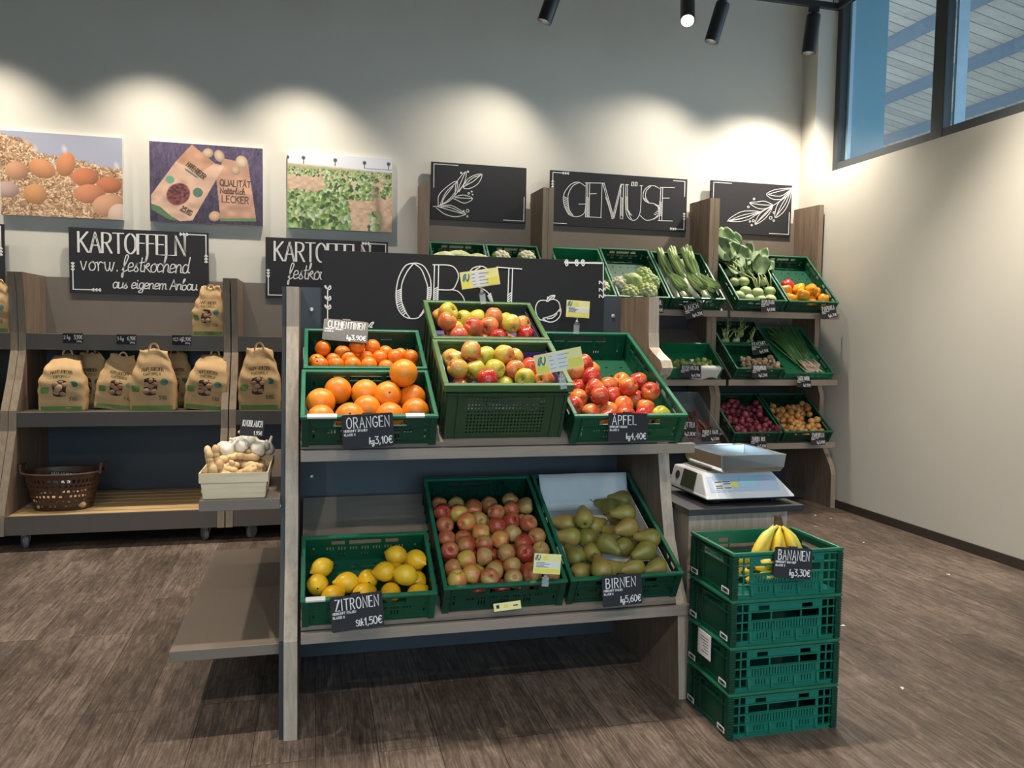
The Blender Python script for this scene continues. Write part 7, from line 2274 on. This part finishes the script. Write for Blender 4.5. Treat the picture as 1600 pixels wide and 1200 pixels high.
for s in (-1, 1):
    m = MB(); k = 1.075
    m.box(-w2 * k - 0.006, w2 * k + 0.006, s * (d2 * k + 0.005) - 0.0015, s * (d2 * k + 0.005) + 0.0015, 0.056, 0.088); m.build('rim_band', M_chip, gb)
    m = MB(); m.box(s * (w2 * k + 0.0055) - 0.0015, s * (w2 * k + 0.0055) + 0.0015, -d2 * k - 0.004, d2 * k + 0.004, 0.056, 0.088); m.build('rim_band', M_chip, gb)
M_ginger = fruit_mat('ginger_root_skin', (0.58, 0.38, 0.18, 1), (0.74, 0.54, 0.30, 1), rough=0.7, scale=20, bmp=0.6, bscale=110)
M_garlic = fruit_mat('garlic_skin', (0.74, 0.66, 0.52, 1), (0.84, 0.78, 0.66, 1), rough=0.6, scale=20, bmp=0.2)
def ginger_mesh(seed, long=False):
    rs = random.Random(seed); m = MB()
    n = rs.randint(4, 6)
    x = 0
    for k in range(n):
        r = rs.uniform(0.012, 0.017)
        m.ball((x, rs.uniform(-.005, .005), rs.uniform(-.004, .004)), r, 12, 8, sc=(1.35, 1, 0.9))
        if rs.random() < 0.75 and not long:
            a = rs.uniform(-1.2, 1.2) + (PI if rs.random() < .5 else 0)
            m.tube([(x, 0, 0), (x + 0.016 * math.sin(a), 0.022 * math.cos(a), 0.004), (x + 0.024 * math.sin(a), 0.036 * math.cos(a), 0.008)], [0.011, 0.0105, 0.005], 9)
        x += r * 1.3
    m.v = [(p[0] - x / 2, p[1], p[2]) for p in m.v]
    return m.mesh('ginger_root', M_ginger, True)
gm = [ginger_mesh(1), ginger_mesh(2), ginger_mesh(3), ginger_mesh(4, True)]
rs = random.Random(8)
k = 0
for lay in range(4):
    for j in range(5):
        for i in range(2):
            if lay == 3 and j < 2: continue
            x = (-0.048 + 0.092 * i) * (1 - 0.1 * lay) + rs.uniform(-.008, .008); y = -0.135 + 0.066 * j + rs.uniform(-.01, .01) + 0.012 * lay
            z = 0.020 + 0.026 * lay + max(0, y) * 0.10
            M = T((GX0 + GX1) / 2 + x, (GY0 + GY1) / 2 + y, GZ + z) @ RZ(rs.uniform(-0.9, 0.9)) @ RX(rs.uniform(-.6, .6)) @ RY(rs.uniform(-.2, .2))
            tag(put('ginger_root', gm[k % 4], M=M), 'knobbly pale ginger root heaped in the chip wood basket', 'ginger root', 'ginger roots'); k += 1
for i, (x, y, z) in enumerate([(-0.075, -0.145, 0.105), (-0.058, -0.120, 0.118), (-0.083, -0.120, 0.115)]):
    tag(put('ginger_root', gm[3], M=T((GX0 + GX1) / 2 + x, (GY0 + GY1) / 2 + y, GZ + z) @ RY(PI / 2 - 0.15)), 'ginger finger standing upright at the near corner of the chip wood basket', 'ginger root', 'upright ginger fingers')
def garlic_meshes():
    m = MB(); m.lathe([(0.004, -0.020), (0.020, -0.019), (0.028, -0.006), (0.026, 0.008), (0.014, 0.020), (0.006, 0.028), (0.0045, 0.046), (0.005, 0.050)], 24, 8, 0.05)
    return m.mesh('garlic_bulb', M_garlic, True)
gl = garlic_meshes()
for i, (x, y, z) in enumerate([(-0.045, 0.05, 0.128), (0.0, 0.07, 0.140), (-0.06, 0.10, 0.128), (0.02, 0.12, 0.148), (0.06, 0.06, 0.130), (0.07, 0.11, 0.128), (-0.02, 0.14, 0.138), (0.055, 0.15, 0.122), (0.085, 0.145, 0.115)]):
    tag(put('garlic_bulb', gl, M=T((GX0 + GX1) / 2 + x, (GY0 + GY1) / 2 + y, GZ + z) @ RX(0.7 * math.sin(i * 2.0)) @ RY(0.8 * math.cos(i * 3.0))), 'white garlic bulb at the rear of the chip wood basket', 'garlic', 'garlic bulbs')
p = on_y(394, 668, 2.93)
t = card((p[0], 2.93, p[2]), 0.085, 0.062, RX(-0.25) @ RZ(-0.25) @ RY(0.12), 'KNOBLAUCH', None, None, '1,95€', 'small tilted black price card reading KNOBLAUCH stuck among the garlic', clip=False, ty=0.55)
m = MB(); m.tube([(-0.01, 0.002, -0.028), (-0.012, 0.0, -0.062)], 0.003, 8); m.build('card_pin', M_clear, t)

# ------------------------------------------------------------------ the scale
sx0, sx1, sy0, sy1 = 1.412, 1.790, 2.635, 2.955
sc_ = thing('weighing_scale', 'white electronic weighing scale with steel pan on the pedestal', 'scale', T(0, 0, 0))
m = MB()
for x in (sx0 + 0.07, sx1 - 0.07):
    for y in (sy0 + 0.06, sy1 - 0.06): m.lathe([(0.016, 0.6765), (0.018, 0.682), (0.014, 0.694)], 14, M=T(x, y, 0))
m.build('feet', M_blackplastic, sc_)
m = MB(); m.box(sx0 + 0.008, sx1 - 0.012, sy0 + 0.01, sy1 - 0.004, 0.692, 0.702); m.build('base', M_blackplastic, sc_, bevel=0.004)
m = MB(); tp = 0.785
vs = [(sx0, sy0, 0.700), (sx1, sy0 - 0.0, 0.700), (sx1 - 0.02, sy1, 0.700), (sx0 + 0.0, sy1, 0.700), (sx0 + 0.006, sy0 + 0.012, 0.712), (sx1 - 0.006, sy0 + 0.012, 0.712), (sx1 - 0.02, sy1, 0.712), (sx0, sy1, 0.712),
      (sx0 + 0.018, sy0 + 0.075, tp), (sx1 - 0.06, sy0 + 0.075, tp), (sx1 - 0.06, sy1 - 0.005, tp), (sx0 + 0.018, sy1 - 0.005, tp)]
m.add(vs, [(3, 2, 1, 0), (0, 1, 5, 4), (1, 2, 6, 5), (2, 3, 7, 6), (3, 0, 4, 7), (4, 5, 9, 8), (5, 6, 10, 9), (6, 7, 11, 10), (7, 4, 8, 11), (8, 9, 10, 11)])
body = m.build('scale_body', M_scalewhite, sc_, bevel=0.006)
# sloping front: keypad sheet and display
fo = Vector((0, sy0 + 0.012, 0.712)); fe = Vector((0, sy0 + 0.075, tp)); fd = (fe - fo); fl = fd.length; fd.normalize(); fn = Vector((0, -fd.z, fd.y))
def fpanel(x0, x1, v0, v1, off, nm, mat, bev=0.0):
    m = MB()
    a, b_ = fo + fd * (v0 * fl) + fn * off, fo + fd * (v1 * fl) + fn * off
    a2, b2 = fo + fd * (v0 * fl) + fn * (off - 0.002), fo + fd * (v1 * fl) + fn * (off - 0.002)
    vs = [(x0, a.y, a.z), (x1, a.y, a.z), (x1, b_.y, b_.z), (x0, b_.y, b_.z), (x0, a2.y, a2.z), (x1, a2.y, a2.z), (x1, b2.y, b2.z), (x0, b2.y, b2.z)]
    m.add(vs, [(0, 1, 2, 3), (0, 4, 5, 1), (1, 5, 6, 2), (2, 6, 7, 3), (3, 7, 4, 0)])
    return m.build(nm, mat, sc_)
M_lcd = plain('pale_blue_display', srgb(176, 214, 232), 0.25, vary=0.03)
M_keys = plain('keypad_blue_grey', srgb(190, 204, 226), 0.4, vary=0.03)
fpanel(sx0 + 0.03, sx1 - 0.055, 0.14, 0.86, 0.0012, 'keypad_sheet', M_keys)
fpanel(sx0 + 0.050, sx0 + 0.125, 0.24, 0.66, 0.0022, 'info_sticker', M_sticker)
fpanel(sx0 + 0.160, sx0 + 0.245, 0.32, 0.78, 0.0022, 'display', M_lcd)
m = MB(); c = fo + fd * (0.46 * fl) + fn * 0.0028
ring_ = [(sx0 + 0.138 + 0.014 * math.cos(k * PI / 12), c.y + fd.y * 0.014 * math.sin(k * PI / 12), c.z + fd.z * 0.014 * math.sin(k * PI / 12)) for k in range(24)]
m.add(ring_, [tuple(range(24))]); m.build('yellow_sticker', M_yellowcard, sc_)
m = MB()
for k in range(4):
    for (xa, xb) in ((sx0 + 0.056, sx0 + 0.085), (sx0 + 0.09, sx0 + 0.12)):
        a = fo + fd * ((0.30 + 0.09 * k) * fl) + fn * 0.003; b_ = fo + fd * ((0.335 + 0.09 * k) * fl) + fn * 0.003
        if (k + int(xa * 1000)) % 3: m.add([(xa, a.y, a.z), (xb, a.y, a.z), (xb, b_.y, b_.z), (xa, b_.y, b_.z)], [(0, 1, 2, 3)])
m.build('print', M_ink, sc_)
# side display and round stamp on the side facing the stand
M_sidelcd = plain('dark_side_display', srgb(54, 70, 52), 0.2, vary=0.05)
def sidepanel(y0, y1, z0, z1, off, nm, mat):
    m = MB(); sl = 0.018 / (tp - 0.712)
    def X(z): return sx0 + (z - 0.712) * sl - off
    vs = [(X(z0), y0, z0), (X(z0), y1, z0), (X(z1), y1, z1), (X(z1), y0, z1)]; vs += [(x + 0.003, y, z) for x, y, z in vs]
    m.add(vs, [(3, 2, 1, 0), (0, 1, 5, 4), (1, 2, 6, 5), (2, 3, 7, 6), (3, 0, 4, 7)]); return m.build(nm, mat, sc_)
sidepanel(2.745, 2.855, 0.716, 0.782, 0.002, 'side_display', M_sidelcd)
m = MB(); m.lathe([(0.016, 0), (0.016, 0.002)], 20, M=T(sx0 + 0.0085, 2.895, 0.752) @ RY(-PI / 2 + 0.24)); m.build('round_stamp', M_darkmetal, sc_)
m = MB(); m.box(sx0 + 0.05, sx0 + 0.30, sy0 + 0.10, sy1 - 0.02, 0.787, 0.793); m.box(sx0 + 0.10, sx0 + 0.22, sy0 + 0.16, sy0 + 0.28, 0.784, 0.788); m.build('platform', M_steel, sc_, bevel=0.002)
m = MB(); tx0, tx1, ty0, ty1 = 1.462, 1.735, 2.625, 2.925
o_ = 0.028; zt, zb_ = 0.866, 0.802; tk = 0.002
def pan(ins, z, k=0.0): return [(tx0 + ins * 0.5, ty0 + ins * 0.12, z), (tx1 - ins, ty0 + ins * 0.12, z), (tx1 - ins, ty1 - ins * 0.7, z), (tx0 + ins * 0.5, ty1 - ins * 0.7, z)]
vs = pan(-0.004, zt) + pan(0, zt) + pan(o_ * 0.25, zb_ + 0.016) + pan(o_ * 0.8, zb_) + pan(0.004, zt - 0.001) + pan(o_ * 0.25 + tk, zb_ + 0.017) + pan(o_ * 0.8 + tk, zb_ + tk)
fs = []
def loop(a, b_):
    for k in range(4): fs.append((a * 4 + k, a * 4 + (k + 1) % 4, b_ * 4 + (k + 1) % 4, b_ * 4 + k))
loop(0, 1); loop(1, 2); loop(2, 3); fs.append((12, 15, 14, 13)); loop(4, 1); loop(5, 4); loop(6, 5); fs.append((24, 25, 26, 27))
m.add(vs, fs); m.build('pan', M_steel, sc_, bevel=0.004)
m = MB(); m.box(sx0 + 0.10, sx0 + 0.24, sy0 + 0.12, sy0 + 0.22, 0.7935, 0.8015); m.build('pan_support', M_steel, sc_)

# ------------------------------------------------------------------ crumbs of onion skin on the floor
fl_ = MB(); fl_.add([(0, 0, 0.0012), (0.016, 0.003, 0.003), (0.022, 0.012, 0.002), (0.010, 0.016, 0.004), (0, 0, 0.0002), (0.016, 0.003, 0.002), (0.022, 0.012, 0.001), (0.010, 0.016, 0.003)], [(0, 1, 2, 3), (7, 6, 5, 4), (0, 4, 5, 1), (1, 5, 6, 2), (2, 6, 7, 3), (3, 7, 4, 0)])
fme = fl_.mesh('onion_skin_flake', M_garlic)
for i, (px, py) in enumerate([(1273, 806), (1300, 811), (1278, 823), (1350, 847), (1478, 897), (1313, 978), (1410, 1078)]):
    p = on_z(px, py, 0.0)
    tag(put('onion_skin_flake', fme, M=T(p[0], p[1], 0.0) @ RZ(i * 1.1)), 'pale flake of onion skin on the dark floor, %s from the corner shelf' % ORD[i], 'litter', 'flakes on the floor')
